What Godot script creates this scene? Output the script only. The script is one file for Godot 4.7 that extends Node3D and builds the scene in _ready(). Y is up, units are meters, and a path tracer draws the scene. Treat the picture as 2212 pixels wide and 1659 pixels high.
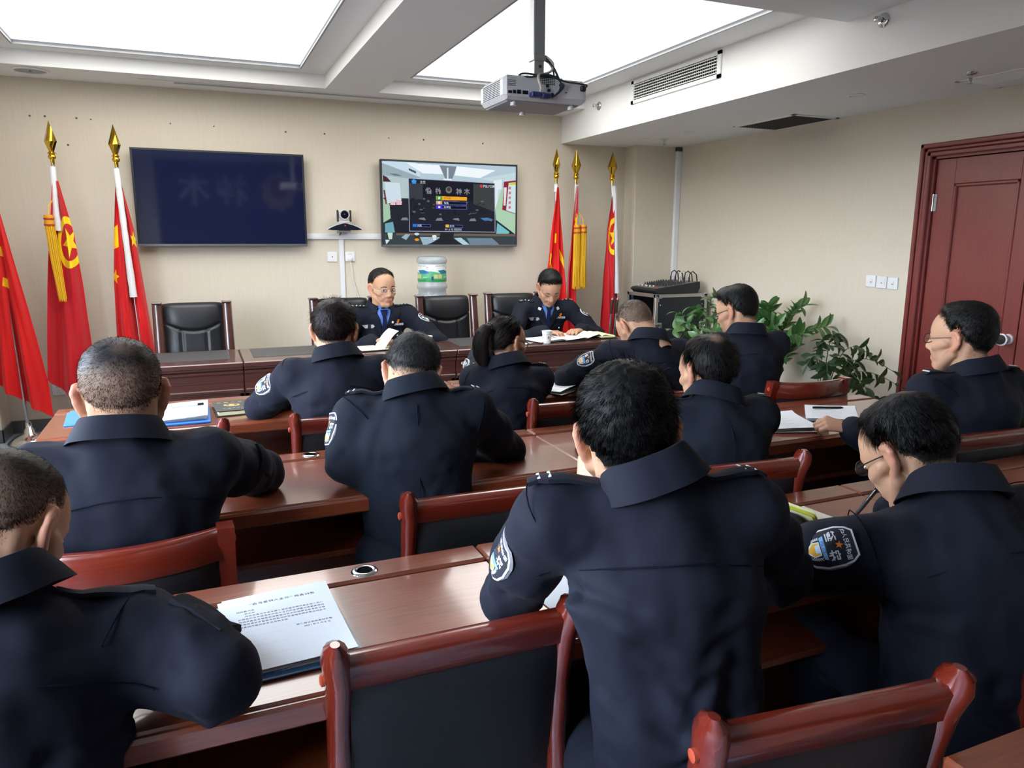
extends Node3D
# A meeting room: officers at desks face two speakers at a head table. y up, metres; the front wall is the plane z = 0.

const PI2 := PI * 2.0
var rng := RandomNumberGenerator.new()
var used := {}
var M := {}

# ---------------------------------------------------------------- naming
func numbered(called: String) -> String:
	if not used.has(called):
		used[called] = 0
		return called
	used[called] += 1
	return "%s_%03d" % [called, used[called]]

func tag(o: Node, label: String, category: String, group := "") -> Node:
	o.set_meta("label", label)
	o.set_meta("category", category)
	if group != "":
		o.set_meta("group", group)
	return o

func thing(called: String, label: String, category: String, at := Vector3.ZERO, turn := 0.0, group := "") -> Node3D:
	var o := Node3D.new()
	o.name = numbered(called)
	add_child(o, true)
	o.position = at
	o.rotation.y = turn
	tag(o, label, category, group)
	return o

func put(called: String, mesh: Mesh, m: Material, parent: Node = self, at := Vector3.ZERO) -> MeshInstance3D:
	var o := MeshInstance3D.new()
	o.name = numbered(called) if parent == self else called
	o.mesh = mesh
	o.material_override = m
	o.cast_shadow = GeometryInstance3D.SHADOW_CASTING_SETTING_ON
	parent.add_child(o, true)
	o.position = at
	return o

func struct(called: String, mesh: Mesh, m: Material, parent: Node = self, at := Vector3.ZERO) -> MeshInstance3D:
	var o := put(called, mesh, m, parent, at)
	if parent == self:
		o.name = called
		o.set_meta("kind", "structure")
	return o

func dup(src: Node3D, called: String, label: String, at: Vector3, turn := 0.0) -> Node3D:
	var r: Node3D = src.duplicate()
	r.name = numbered(called)
	add_child(r, true)
	r.position = at
	r.rotation.y = turn
	r.set_meta("label", label)
	return r

# ---------------------------------------------------------------- shape collectors
class Geo:
	var v := PackedVector3Array()
	var n := PackedVector3Array()
	var uv := PackedVector2Array()
	var c := PackedColorArray()
	var idx := PackedInt32Array()
	var col := Color.WHITE
	var use_col := false
	func vert(p: Vector3, nn: Vector3, t := Vector2.ZERO) -> int:
		v.append(p); n.append(nn); uv.append(t); c.append(col)
		return v.size() - 1
	func tri(a: int, b: int, cc: int) -> void:
		# keep the winding clockwise seen from the normal's side
		var f := (v[b] - v[a]).cross(v[cc] - v[a])
		if f.dot(n[a] + n[b] + n[cc]) > 0.0:
			idx.append(a); idx.append(cc); idx.append(b)
		else:
			idx.append(a); idx.append(b); idx.append(cc)
	func quad(p0: Vector3, p1: Vector3, p2: Vector3, p3: Vector3, t0 := Vector2(0, 1), t1 := Vector2(1, 1), t2 := Vector2(1, 0), t3 := Vector2(0, 0)) -> void:
		var nn := (p2 - p0).cross(p3 - p1).normalized()
		var a := vert(p0, nn, t0); var b := vert(p1, nn, t1); var d := vert(p2, nn, t2); var e := vert(p3, nn, t3)
		tri(a, b, d); tri(a, d, e)
	# set every triangle's winding by its normals again
	func rewind() -> Geo:
		for i in range(0, idx.size(), 3):
			var p := idx[i]; var q := idx[i + 1]; var r := idx[i + 2]
			if (v[q] - v[p]).cross(v[r] - v[p]).dot(n[p] + n[q] + n[r]) > 0.0:
				idx[i + 1] = r; idx[i + 2] = q
		return self
	func mesh() -> ArrayMesh:
		var m := ArrayMesh.new()
		if v.is_empty():
			return m
		var arr := []
		arr.resize(Mesh.ARRAY_MAX)
		arr[Mesh.ARRAY_VERTEX] = v
		arr[Mesh.ARRAY_NORMAL] = n
		arr[Mesh.ARRAY_TEX_UV] = uv
		if use_col:
			arr[Mesh.ARRAY_COLOR] = c
		arr[Mesh.ARRAY_INDEX] = idx
		m.add_surface_from_arrays(Mesh.PRIMITIVE_TRIANGLES, arr)
		return m
	# chamfered box given by centre, size and an optional basis
	func box(ce: Vector3, s: Vector3, b := 0.0, bs := Basis.IDENTITY) -> Geo:
		var hx := s.x * 0.5; var hy := s.y * 0.5; var hz := s.z * 0.5
		b = minf(b, minf(hx, minf(hy, hz)) * 0.95)
		var faces := [[Vector3(1, 0, 0), Vector3(0, 1, 0), Vector3(0, 0, 1), hx, hy, hz], [Vector3(0, 1, 0), Vector3(0, 0, 1), Vector3(1, 0, 0), hy, hz, hx], [Vector3(0, 0, 1), Vector3(1, 0, 0), Vector3(0, 1, 0), hz, hx, hy]]
		for f in faces:
			for sg: float in [1.0, -1.0]:
				var nn: Vector3 = bs * (f[0] * sg)
				var ids := []
				for q: Vector2 in [Vector2(-1, -1), Vector2(1, -1), Vector2(1, 1), Vector2(-1, 1)]:
					var p: Vector3 = f[0] * (f[3] * sg) + f[1] * (q.x * (f[4] - b)) + f[2] * (q.y * (f[5] - b))
					ids.append(vert(ce + bs * p, nn, (q + Vector2.ONE) * 0.5))
				tri(ids[0], ids[1], ids[2]); tri(ids[0], ids[2], ids[3])
		if b > 0.0:
			for f in faces: # edges along f[2]
				for sa: float in [1.0, -1.0]:
					for sb: float in [1.0, -1.0]:
						var nn: Vector3 = (bs * (f[0] * sa + f[1] * sb)).normalized()
						var ids := []
						for e: float in [-1.0, 1.0]:
							ids.append(vert(ce + bs * (f[0] * (f[3] * sa) + f[1] * ((f[4] - b) * sb) + f[2] * ((f[5] - b) * e)), nn))
							ids.append(vert(ce + bs * (f[0] * ((f[3] - b) * sa) + f[1] * (f[4] * sb) + f[2] * ((f[5] - b) * e)), nn))
						tri(ids[0], ids[1], ids[3]); tri(ids[0], ids[3], ids[2])
			for sx: float in [1.0, -1.0]:
				for sy: float in [1.0, -1.0]:
					for sz: float in [1.0, -1.0]:
						var nn: Vector3 = (bs * Vector3(sx, sy, sz)).normalized()
						var i0 := vert(ce + bs * Vector3(hx * sx, (hy - b) * sy, (hz - b) * sz), nn)
						var i1 := vert(ce + bs * Vector3((hx - b) * sx, hy * sy, (hz - b) * sz), nn)
						var i2 := vert(ce + bs * Vector3((hx - b) * sx, (hy - b) * sy, hz * sz), nn)
						tri(i0, i1, i2)
		return self
	func bx(lo: Vector3, hi: Vector3, b := 0.0) -> Geo:
		return box((lo + hi) * 0.5, (hi - lo).abs(), b)
	# swept tube with round or elliptic section; rad may be a number or an array
	func tube(pts: Array, rad, sides := 10, flat := 1.0, up := Vector3.ZERO) -> Geo:
		var cnt := pts.size()
		var side := Vector3.ZERO
		var first := v.size()
		for i in cnt:
			var d: Vector3 = (pts[mini(i + 1, cnt - 1)] - pts[maxi(i - 1, 0)]).normalized()
			if side == Vector3.ZERO:
				var ref := up if up != Vector3.ZERO else (Vector3.UP if absf(d.y) < 0.9 else Vector3.RIGHT)
				side = d.cross(ref).normalized()
			else:
				side = (side - d * side.dot(d)).normalized()
			var u2 := side.cross(d).normalized()
			var r: float = rad[i] if rad is Array else rad
			for k in sides:
				var a := PI2 * k / sides
				var off := side * cos(a) * r + u2 * sin(a) * r * flat
				var nn := (side * cos(a) + u2 * sin(a) / flat).normalized()
				vert(pts[i] + off, nn, Vector2(float(k) / sides, float(i) / maxi(cnt - 1, 1)))
		for i in cnt - 1:
			for k in sides:
				var a := first + i * sides + k
				var b := first + i * sides + (k + 1) % sides
				tri(a, b, b + sides); tri(a, b + sides, a + sides)
		for e in [0, cnt - 1]:
			var nn: Vector3 = (pts[0] - pts[1]).normalized() if e == 0 else (pts[cnt - 1] - pts[cnt - 2]).normalized()
			var ids := []
			for k in sides:
				ids.append(vert(v[first + e * sides + k], nn))
			for k in range(1, sides - 1):
				tri(ids[0], ids[k], ids[k + 1])
		return self
	# turned profile: array of Vector2(radius, height) about the y axis through ce
	func lathe(ce: Vector3, prof: Array, sides := 20, bs := Basis.IDENTITY, smooth := true) -> Geo:
		for i in prof.size() - 1:
			var p: Vector2 = prof[i]; var q: Vector2 = prof[i + 1]
			var d := q - p
			if d.length() < 1e-6:
				continue
			var first := v.size()
			for k in sides + 1:
				var a := PI2 * k / sides
				var dir := Vector3(cos(a), 0, sin(a))
				for e in 2:
					var t: Vector2 = (p if e == 0 else q)
					var sl := d
					if smooth:
						var o: Vector2 = (prof[maxi(i - 1, 0)] if e == 0 else prof[mini(i + 2, prof.size() - 1)])
						var d2 := (p - o) if e == 0 else (o - q)
						if d2.length() > 1e-6 and d2.normalized().dot(d.normalized()) > 0.5:
							sl = d.normalized() + d2.normalized()
					var nn := (dir * sl.y + Vector3(0, -sl.x, 0)).normalized()
					vert(ce + bs * (dir * t.x + Vector3(0, t.y, 0)), bs * nn, Vector2(float(k) / sides, 1.0 - float(i + e) / (prof.size() - 1)))
			for k in sides:
				var a := first + k * 2
				tri(a, a + 1, a + 3); tri(a, a + 3, a + 2)
		return self
	# polygon in the plane (ux, uy) at ce, extruded by depth along uz
	func prism(poly: PackedVector2Array, ce: Vector3, ux: Vector3, uy: Vector3, uz: Vector3, depth: float) -> Geo:
		var t := Geometry2D.triangulate_polygon(poly)
		for e in 2:
			var nn := uz * (1.0 if e == 1 else -1.0)
			var off := uz * (depth if e == 1 else 0.0)
			var first := v.size()
			for p in poly:
				vert(ce + ux * p.x + uy * p.y + off, nn, p)
			for i in range(0, t.size(), 3):
				tri(first + t[i], first + t[i + 1], first + t[i + 2])
		var sgn := -1.0 if Geometry2D.is_polygon_clockwise(poly) else 1.0
		for i in poly.size():
			var p := poly[i]; var q := poly[(i + 1) % poly.size()]
			var d := (q - p)
			var nn := ((ux * d.y - uy * d.x) * sgn).normalized()
			var P := ce + ux * p.x + uy * p.y; var Q := ce + ux * q.x + uy * q.y
			var a := vert(P, nn); var b := vert(Q, nn); var cc := vert(Q + uz * depth, nn); var dd := vert(P + uz * depth, nn)
			tri(a, b, cc); tri(a, cc, dd)
		return self
	func ball(ce: Vector3, r: Vector3, seg := 12, bs := Basis.IDENTITY) -> Geo:
		var first := v.size()
		var rows := seg / 2 + 1
		for i in rows + 1:
			var a := PI * i / rows
			for k in seg + 1:
				var b := PI2 * k / seg
				var d := Vector3(sin(a) * cos(b), cos(a), sin(a) * sin(b))
				vert(ce + bs * (d * r), (bs * (d / r)).normalized(), Vector2(float(k) / seg, float(i) / rows))
		for i in rows:
			for k in seg:
				var a := first + i * (seg + 1) + k
				tri(a, a + 1, a + seg + 2); tri(a, a + seg + 2, a + seg + 1)
		return self
	# smooth grid of points [rows][cols] with uvs
	func grid(rows: Array, closed := false, flip := false) -> Geo:
		var R := rows.size(); var C: int = rows[0].size()
		var first := v.size()
		for i in R:
			for j in C:
				var jl := (j - 1 + C) % C if closed else maxi(j - 1, 0)
				var jr := (j + 1) % C if closed else mini(j + 1, C - 1)
				var du: Vector3 = rows[i][jr] - rows[i][jl]
				var dv: Vector3 = rows[mini(i + 1, R - 1)][j] - rows[maxi(i - 1, 0)][j]
				var nn := du.cross(dv).normalized()
				if flip:
					nn = -nn
				vert(rows[i][j], nn, Vector2(float(j) / (C - 1), float(i) / (R - 1)))
		for i in R - 1:
			for j in (C if closed else C - 1):
				var a := first + i * C + j
				var b := first + i * C + (j + 1) % C
				tri(a, b, b + C); tri(a, b + C, a + C)
		return self

func geo() -> Geo:
	return Geo.new()

# ---------------------------------------------------------------- drawing into images
func line(im: Image, a: Vector2, b: Vector2, w: float, col: Color) -> void:
	var x0 := int(floor(minf(a.x, b.x) - w)); var x1 := int(ceil(maxf(a.x, b.x) + w))
	var y0 := int(floor(minf(a.y, b.y) - w)); var y1 := int(ceil(maxf(a.y, b.y) + w))
	var d := b - a
	var l2 := maxf(d.length_squared(), 1e-6)
	for y in range(maxi(y0, 0), mini(y1 + 1, im.get_height())):
		for x in range(maxi(x0, 0), mini(x1 + 1, im.get_width())):
			var p := Vector2(x + 0.5, y + 0.5)
			var t := clampf((p - a).dot(d) / l2, 0.0, 1.0)
			var e := (p - a - d * t).length() - w * 0.5
			if e < 0.5:
				var k := clampf(0.5 - e, 0.0, 1.0) * col.a
				im.set_pixel(x, y, im.get_pixel(x, y).lerp(Color(col.r, col.g, col.b), k))

func fillpoly(im: Image, pts: Array, col: Color) -> void:
	var poly := PackedVector2Array(pts)
	var lo := poly[0]; var hi := poly[0]
	for p in poly:
		lo = lo.min(p); hi = hi.max(p)
	for y in range(maxi(int(lo.y), 0), mini(int(hi.y) + 1, im.get_height())):
		var xs := []
		var yy := y + 0.5
		for i in poly.size():
			var p := poly[i]; var q := poly[(i + 1) % poly.size()]
			if (p.y <= yy) != (q.y <= yy):
				xs.append(p.x + (yy - p.y) / (q.y - p.y) * (q.x - p.x))
		xs.sort()
		for i in range(0, xs.size() - 1, 2):
			var x0 := clampi(int(round(xs[i])), 0, im.get_width()); var x1 := clampi(int(round(xs[i + 1])), 0, im.get_width())
			if x1 > x0:
				im.fill_rect(Rect2i(x0, y, x1 - x0, 1), col)

func disc(im: Image, ce: Vector2, r: float, col: Color, ry := 0.0) -> void:
	if ry == 0.0:
		ry = r
	var pts := []
	for i in 32:
		pts.append(ce + Vector2(cos(PI2 * i / 32.0) * r, sin(PI2 * i / 32.0) * ry))
	fillpoly(im, pts, col)

func star_pts(ce: Vector2, r: float, turn := 0.0, n := 5, inner := 0.4) -> Array:
	var pts := []
	for i in n * 2:
		var a := turn - PI / 2 + PI * i / n
		pts.append(ce + Vector2(cos(a), sin(a)) * (r if i % 2 == 0 else r * inner))
	return pts

# stroke letters on a 9 x 9 grid: groups of four digits x0 y0 x1 y1
const GLYPH := {
	"教": "0242 2027 0444 4107 1747 2629 0838 6040 5382 8259 5088 6489",
	"育": "1181 4041 2242 6374 2375 1828 2489 2474 2676 7479", "整": "0141 2025 0444 1343 5080 5284 8054 0585 4548 0888 4666 2628",
	"顿": "0242 2028 0305 4345 0545 2848 5080 7072 5285 8285 5282 5585 6488", "大": "0383 4045 4508 4588",
	"走": "2161 4044 0484 4448 4674 2409 1988", "访": "1021 0333 1317 1727 3181 6050 5448 5484 8478 6878",
	"调": "1021 0333 1317 1728 3108 3181 8189 4373 5155 4555 4565 4778", "查": "0181 4044 4107 4187 2353 2464 2474 2676 0888",
	"问": "1011 1219 3181 8189 3474 3437 7477 3777", "卷": "2011 6071 0383 1242 4005 3586 2565 6567 2629 2888",
	"中": "1282 1216 8286 1686 4009", "国": "1181 1119 8189 1989 3363 3565 3767 4347 5657", "和": "0141 2029 0444 2407 2446 5383 5358 8388 5888",
	"警": "0141 1002 5080 5284 0444 0545 1686 1888 2425 6366", "察": "4041 1181 1112 8182 2326 5383 2647 0686 4649 2528 6588 1333",
	"公": "3015 6085 4417 1787 6588", "安": "4041 1181 1113 8183 0585 4428 3389 6409", "主": "4041 1282 1585 0888 4248", "页": "0181 4143 1373 1317 7377 4448 4809 5889",
	"榆": "0242 2029 0305 5034 5084 4565 4549 6569 4767 7578 8489", "林": "0242 2029 2206 4284 6069 6245 6288", "神": "1021 0242 3207 2229 4282 4286 8286 4484 4686 6069", "木": "0282 4049 4207 4287",
	"本": "0282 4049 4207 4287 2666", "人": "4007 4488", "民": "1171 1119 7174 1474 1958 4488", "共": "0282 3036 6066 0686 3709 6789", "年": "2003 1181 0484 2426 0686 4149", "月": "2171 2118 7179 2373 2575", "日": "2171 2129 7179 2929 2575 2979"}

func glyph(im: Image, ch: String, at: Vector2, s: float, w: float, col: Color, ux := Vector2(1, 0), uy := Vector2(0, 1)) -> void:
	if not GLYPH.has(ch):
		return
	for st: String in GLYPH[ch].split(" "):
		var a := Vector2(float(st[0]), float(st[1])) / 9.0 * s
		var b := Vector2(float(st[2]), float(st[3])) / 9.0 * s
		line(im, at + ux * a.x + uy * a.y, at + ux * b.x + uy * b.y, w, col)

const SEG := {"0": "abcdef", "1": "bc", "2": "abged", "3": "abgcd", "4": "fgbc", "5": "afgcd", "6": "afgedc", "7": "abc", "8": "abcdefg", "9": "abcdfg"}
func digits(im: Image, txt: String, at: Vector2, s: float, w: float, col: Color) -> void:
	var P := {"a": [0, 0, 1, 0], "b": [1, 0, 1, 1], "c": [1, 1, 1, 2], "d": [0, 2, 1, 2], "e": [0, 1, 0, 2], "f": [0, 0, 0, 1], "g": [0, 1, 1, 1]}
	for i in txt.length():
		var x := at.x + i * s * 0.75
		for k in SEG.get(txt[i], ""):
			var q: Array = P[k]
			line(im, Vector2(x + q[0] * s * 0.5, at.y + q[1] * s * 0.5), Vector2(x + q[2] * s * 0.5, at.y + q[3] * s * 0.5), w, col)

const LATIN := {"P": "0009 0050 5054 0454", "O": "1040 1949 0118 5158", "L": "0009 0959", "Y": "0024 5024 2429", "C": "1050 0118 1959", "M": "0009 5059 0025 5025", "I": "2029", "E": "0009 0050 0444 0959"}
func latin(im: Image, txt: String, at: Vector2, s: float, w: float, col: Color) -> void:
	for i in txt.length():
		for st: String in LATIN.get(txt[i], "").split(" ", false):
			var a := Vector2(float(st[0]), float(st[1])) / 9.0 * s
			var b := Vector2(float(st[2]), float(st[3])) / 9.0 * s
			line(im, at + Vector2(i * s * 0.82, 0) + a, at + Vector2(i * s * 0.82, 0) + b, w, col)

# a run of small print too fine to read
func scribble(im: Image, at: Vector2, cnt: int, s: float, w: float, col: Color, step := 1.15, ux := Vector2(1, 0), uy := Vector2(0, 1)) -> void:
	var keys := GLYPH.keys()
	for i in cnt:
		glyph(im, keys[rng.randi() % keys.size()], at + ux * (i * s * step), s, w, col, ux, uy)

func tex(im: Image) -> ImageTexture:
	im.generate_mipmaps()
	return ImageTexture.create_from_image(im)

# ---------------------------------------------------------------- materials
func mat(c: Color, rough := 0.6, metal := 0.0, spec := 0.5) -> StandardMaterial3D:
	var m := StandardMaterial3D.new()
	m.albedo_color = c
	m.roughness = rough
	m.metallic = metal
	m.metallic_specular = spec
	return m

func rgb(r: float, g: float, b: float) -> Color:
	return Color(r / 255.0, g / 255.0, b / 255.0)

func noise_img(size: int, fx: float, fy: float, seed_: int, ca: Color, cb: Color, gain := 0.5, oct := 4, warp := 0.0) -> Image:
	var n := FastNoiseLite.new()
	n.seed = seed_
	n.noise_type = FastNoiseLite.TYPE_SIMPLEX_SMOOTH
	n.frequency = 1.0
	n.fractal_octaves = oct
	n.fractal_gain = gain
	var im := Image.create(size, size, true, Image.FORMAT_RGB8)
	var r1 := fx * size / PI2; var r2 := fy * size / PI2
	for y in size:
		var b := PI2 * y / size
		for x in size:
			# wrapped lookup so that the tile repeats without a joint
			var wx := x + warp * sin(b * 2.0)
			var a := PI2 * wx / size
			var q := n.get_noise_3d(r1 * cos(a) + r2 * cos(b) * 0.7, r1 * sin(a) - r2 * sin(b) * 0.7, r2 * sin(b + 1.3) + 7.0)
			im.set_pixel(x, y, ca.lerp(cb, clampf(q * 0.9 + 0.5, 0.0, 1.0)))
	return im

func wood(base: Color, dark: Color, rough: float, seed_: int, vertical := false, coat := 0.6) -> StandardMaterial3D:
	var im := noise_img(256, 0.012, 0.22, seed_, dark, base, 0.6, 4, 6.0)
	if vertical:
		im.rotate_90(CLOCKWISE)
	var m := mat(Color.WHITE, rough)
	m.albedo_texture = tex(im)
	m.uv1_triplanar = true
	m.uv1_scale = Vector3.ONE * 2.2
	m.clearcoat_enabled = coat > 0.0
	m.clearcoat = coat
	m.clearcoat_roughness = 0.1
	m.metallic_specular = 0.8
	return m

func cloth(c: Color, rough: float, bump := 0.18, tile := 45.0) -> StandardMaterial3D:
	var m := mat(c, rough, 0.0, 0.25)
	m.uv1_triplanar = true
	m.uv1_scale = Vector3.ONE * tile
	m.normal_enabled = true
	m.normal_texture = M.weave
	m.normal_scale = bump
	m.rim_enabled = true
	m.rim = 0.2
	m.rim_tint = 0.6
	return m

func make_materials() -> void:
	var wv := Image.create(64, 64, true, Image.FORMAT_RGB8)
	for y in 64:
		for x in 64:
			var q := 0.5 + 0.25 * sin((x + y) * PI2 / 8.0) + 0.25 * sin((x - y * 2) * PI2 / 16.0) * 0.5
			wv.set_pixel(x, y, Color(q, q, q))
	wv.bump_map_to_normal_map(2.0)
	M.weave = tex(wv)
	# wallpaper: cream with fine vertical threads
	var wp := noise_img(256, 0.35, 0.01, 3, rgb(208, 199, 182), rgb(213, 204, 187), 0.6, 3)
	M.wall = mat(Color.WHITE, 0.85, 0.0, 0.3)
	M.wall.albedo_texture = tex(wp)
	M.wall.uv1_triplanar = true
	M.wall.uv1_scale = Vector3.ONE * 1.6
	M.white = mat(rgb(233, 234, 233), 0.8, 0.0, 0.3)
	M.floor = mat(Color.WHITE, 0.35)
	M.floor.albedo_texture = tex(noise_img(128, 0.4, 0.4, 5, rgb(150, 166, 180), rgb(164, 178, 190), 0.6, 3))
	M.floor.uv1_triplanar = true
	M.floor.uv1_scale = Vector3.ONE * 3.0
	M.base = mat(rgb(88, 94, 98), 0.3)
	M.desk = wood(rgb(146, 74, 42), rgb(116, 52, 29), 0.3, 11, false, 1.0)
	M.head = wood(rgb(82, 42, 34), rgb(64, 31, 26), 0.32, 13)
	M.chair = wood(rgb(124, 42, 25), rgb(108, 33, 20), 0.25, 14, false, 1.0)
	M.chair_v = wood(rgb(120, 40, 24), rgb(104, 31, 19), 0.25, 15, true, 1.0)
	M.door = wood(rgb(124, 36, 29), rgb(108, 28, 23), 0.4, 16, true, 0.4)
	M.plug = mat(rgb(170, 72, 48), 0.3)
	var lg := noise_img(128, 0.5, 0.5, 21, Color(0.3, 0.3, 0.3), Color(0.7, 0.7, 0.7), 0.6, 3)
	lg.bump_map_to_normal_map(3.0)
	M.leather = mat(rgb(27, 29, 33), 0.38)
	M.leather.normal_enabled = true
	M.leather.normal_texture = tex(lg)
	M.leather.normal_scale = 0.35
	M.leather.uv1_triplanar = true
	M.leather.uv1_scale = Vector3.ONE * 9.0
	M.leather_rough = M.leather.duplicate()
	M.leather_rough.albedo_color = rgb(24, 25, 29)
	M.leather_rough.roughness = 0.55
	M.pad = mat(rgb(66, 66, 68), 0.45)
	M.chrome = mat(rgb(215, 217, 220), 0.12, 1.0)
	M.steel = mat(rgb(190, 192, 196), 0.28, 1.0)
	M.alu = mat(rgb(188, 188, 184), 0.42, 0.85)
	M.gold = mat(rgb(224, 180, 60), 0.12, 1.0)
	M.black = mat(rgb(18, 19, 22), 0.4)
	M.hole = mat(rgb(10, 10, 11), 0.9, 0.0, 0.1)
	M.dark = mat(rgb(44, 46, 50), 0.5)
	M.plastic = mat(rgb(226, 228, 230), 0.4)
	M.grey = mat(rgb(150, 153, 156), 0.5)
	M.paper = mat(rgb(236, 240, 244), 0.75, 0.0, 0.2)
	M.cream = mat(rgb(236, 232, 208), 0.75, 0.0, 0.2)
	M.yellowpaper = mat(rgb(228, 226, 178), 0.75, 0.0, 0.2)
	M.blue = mat(rgb(72, 140, 222), 0.35)
	M.bluedark = mat(rgb(42, 92, 160), 0.35)
	M.navy = cloth(rgb(26, 29, 40), 0.75)
	M.navy2 = cloth(rgb(25, 30, 40), 0.8)
	M.thread = mat(rgb(22, 25, 36), 0.9, 0.0, 0.1)
	M.trouser = cloth(rgb(31, 35, 46), 0.8)
	M.shirt = cloth(rgb(92, 130, 206), 0.7)
	M.tie = cloth(rgb(28, 36, 66), 0.6)
	M.silver = mat(rgb(222, 224, 228), 0.35, 0.2)
	M.skin = mat(Color.WHITE, 0.48, 0.0, 0.4)
	M.skin.vertex_color_use_as_albedo = true
	M.skin.subsurf_scatter_enabled = true
	M.skin.subsurf_scatter_strength = 0.12
	M.hair = mat(Color.WHITE, 0.5, 0.0, 0.3)
	M.hair.vertex_color_use_as_albedo = true
	M.shoe = mat(rgb(16, 16, 17), 0.3)
	M.tassel = mat(rgb(228, 176, 20), 0.6)
	M.glass = mat(Color(0.9, 0.95, 1.0, 0.04), 0.03)
	M.glass.transparency = BaseMaterial3D.TRANSPARENCY_ALPHA

# ---------------------------------------------------------------- camera, sky, light
func make_view() -> void:
	var yaw := 0.39931; var pitch := -0.19288; var roll := 0.0027
	var f := Vector3(sin(yaw) * cos(pitch), sin(pitch), -cos(yaw) * cos(pitch))
	var r := Vector3(cos(yaw), 0, sin(yaw))
	var u := r.cross(f)
	var r2 := r * cos(roll) + u * sin(roll)
	var u2 := u * cos(roll) - r * sin(roll)
	var cam := Camera3D.new()
	cam.name = "camera"
	cam.fov = rad_to_deg(2.0 * atan(829.5 / 1603.5))
	cam.near = 0.02
	cam.transform = Transform3D(Basis(r2, u2, -f), Vector3(0, 1.5, 6.677))
	add_child(cam)
	cam.current = true
	var env := Environment.new()
	env.tonemap_mode = Environment.TONE_MAPPER_LINEAR
	env.tonemap_exposure = EXPOSURE
	env.background_mode = Environment.BG_SKY
	var sky := Sky.new()
	var sm := ProceduralSkyMaterial.new()      # an overcast day outside the windows on the left
	sm.sky_top_color = Color(0.74, 0.80, 0.88)
	sm.sky_horizon_color = Color(0.86, 0.89, 0.93)
	sm.ground_horizon_color = Color(0.36, 0.36, 0.36)
	sm.ground_bottom_color = Color(0.22, 0.22, 0.22)
	sm.sky_energy_multiplier = SKY
	sm.ground_energy_multiplier = SKY
	sky.sky_material = sm
	env.sky = sky
	env.sdfgi_enabled = true
	env.ssao_enabled = true
	env.ssil_enabled = true
	var we := WorldEnvironment.new()
	we.environment = env
	add_child(we)

const EXPOSURE := 1.18
const SKY := 5.0
const PANEL := 4.8

const XL := -1.75
const XR := 4.55
const ZB := 8.6
const HC := 2.65

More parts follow.
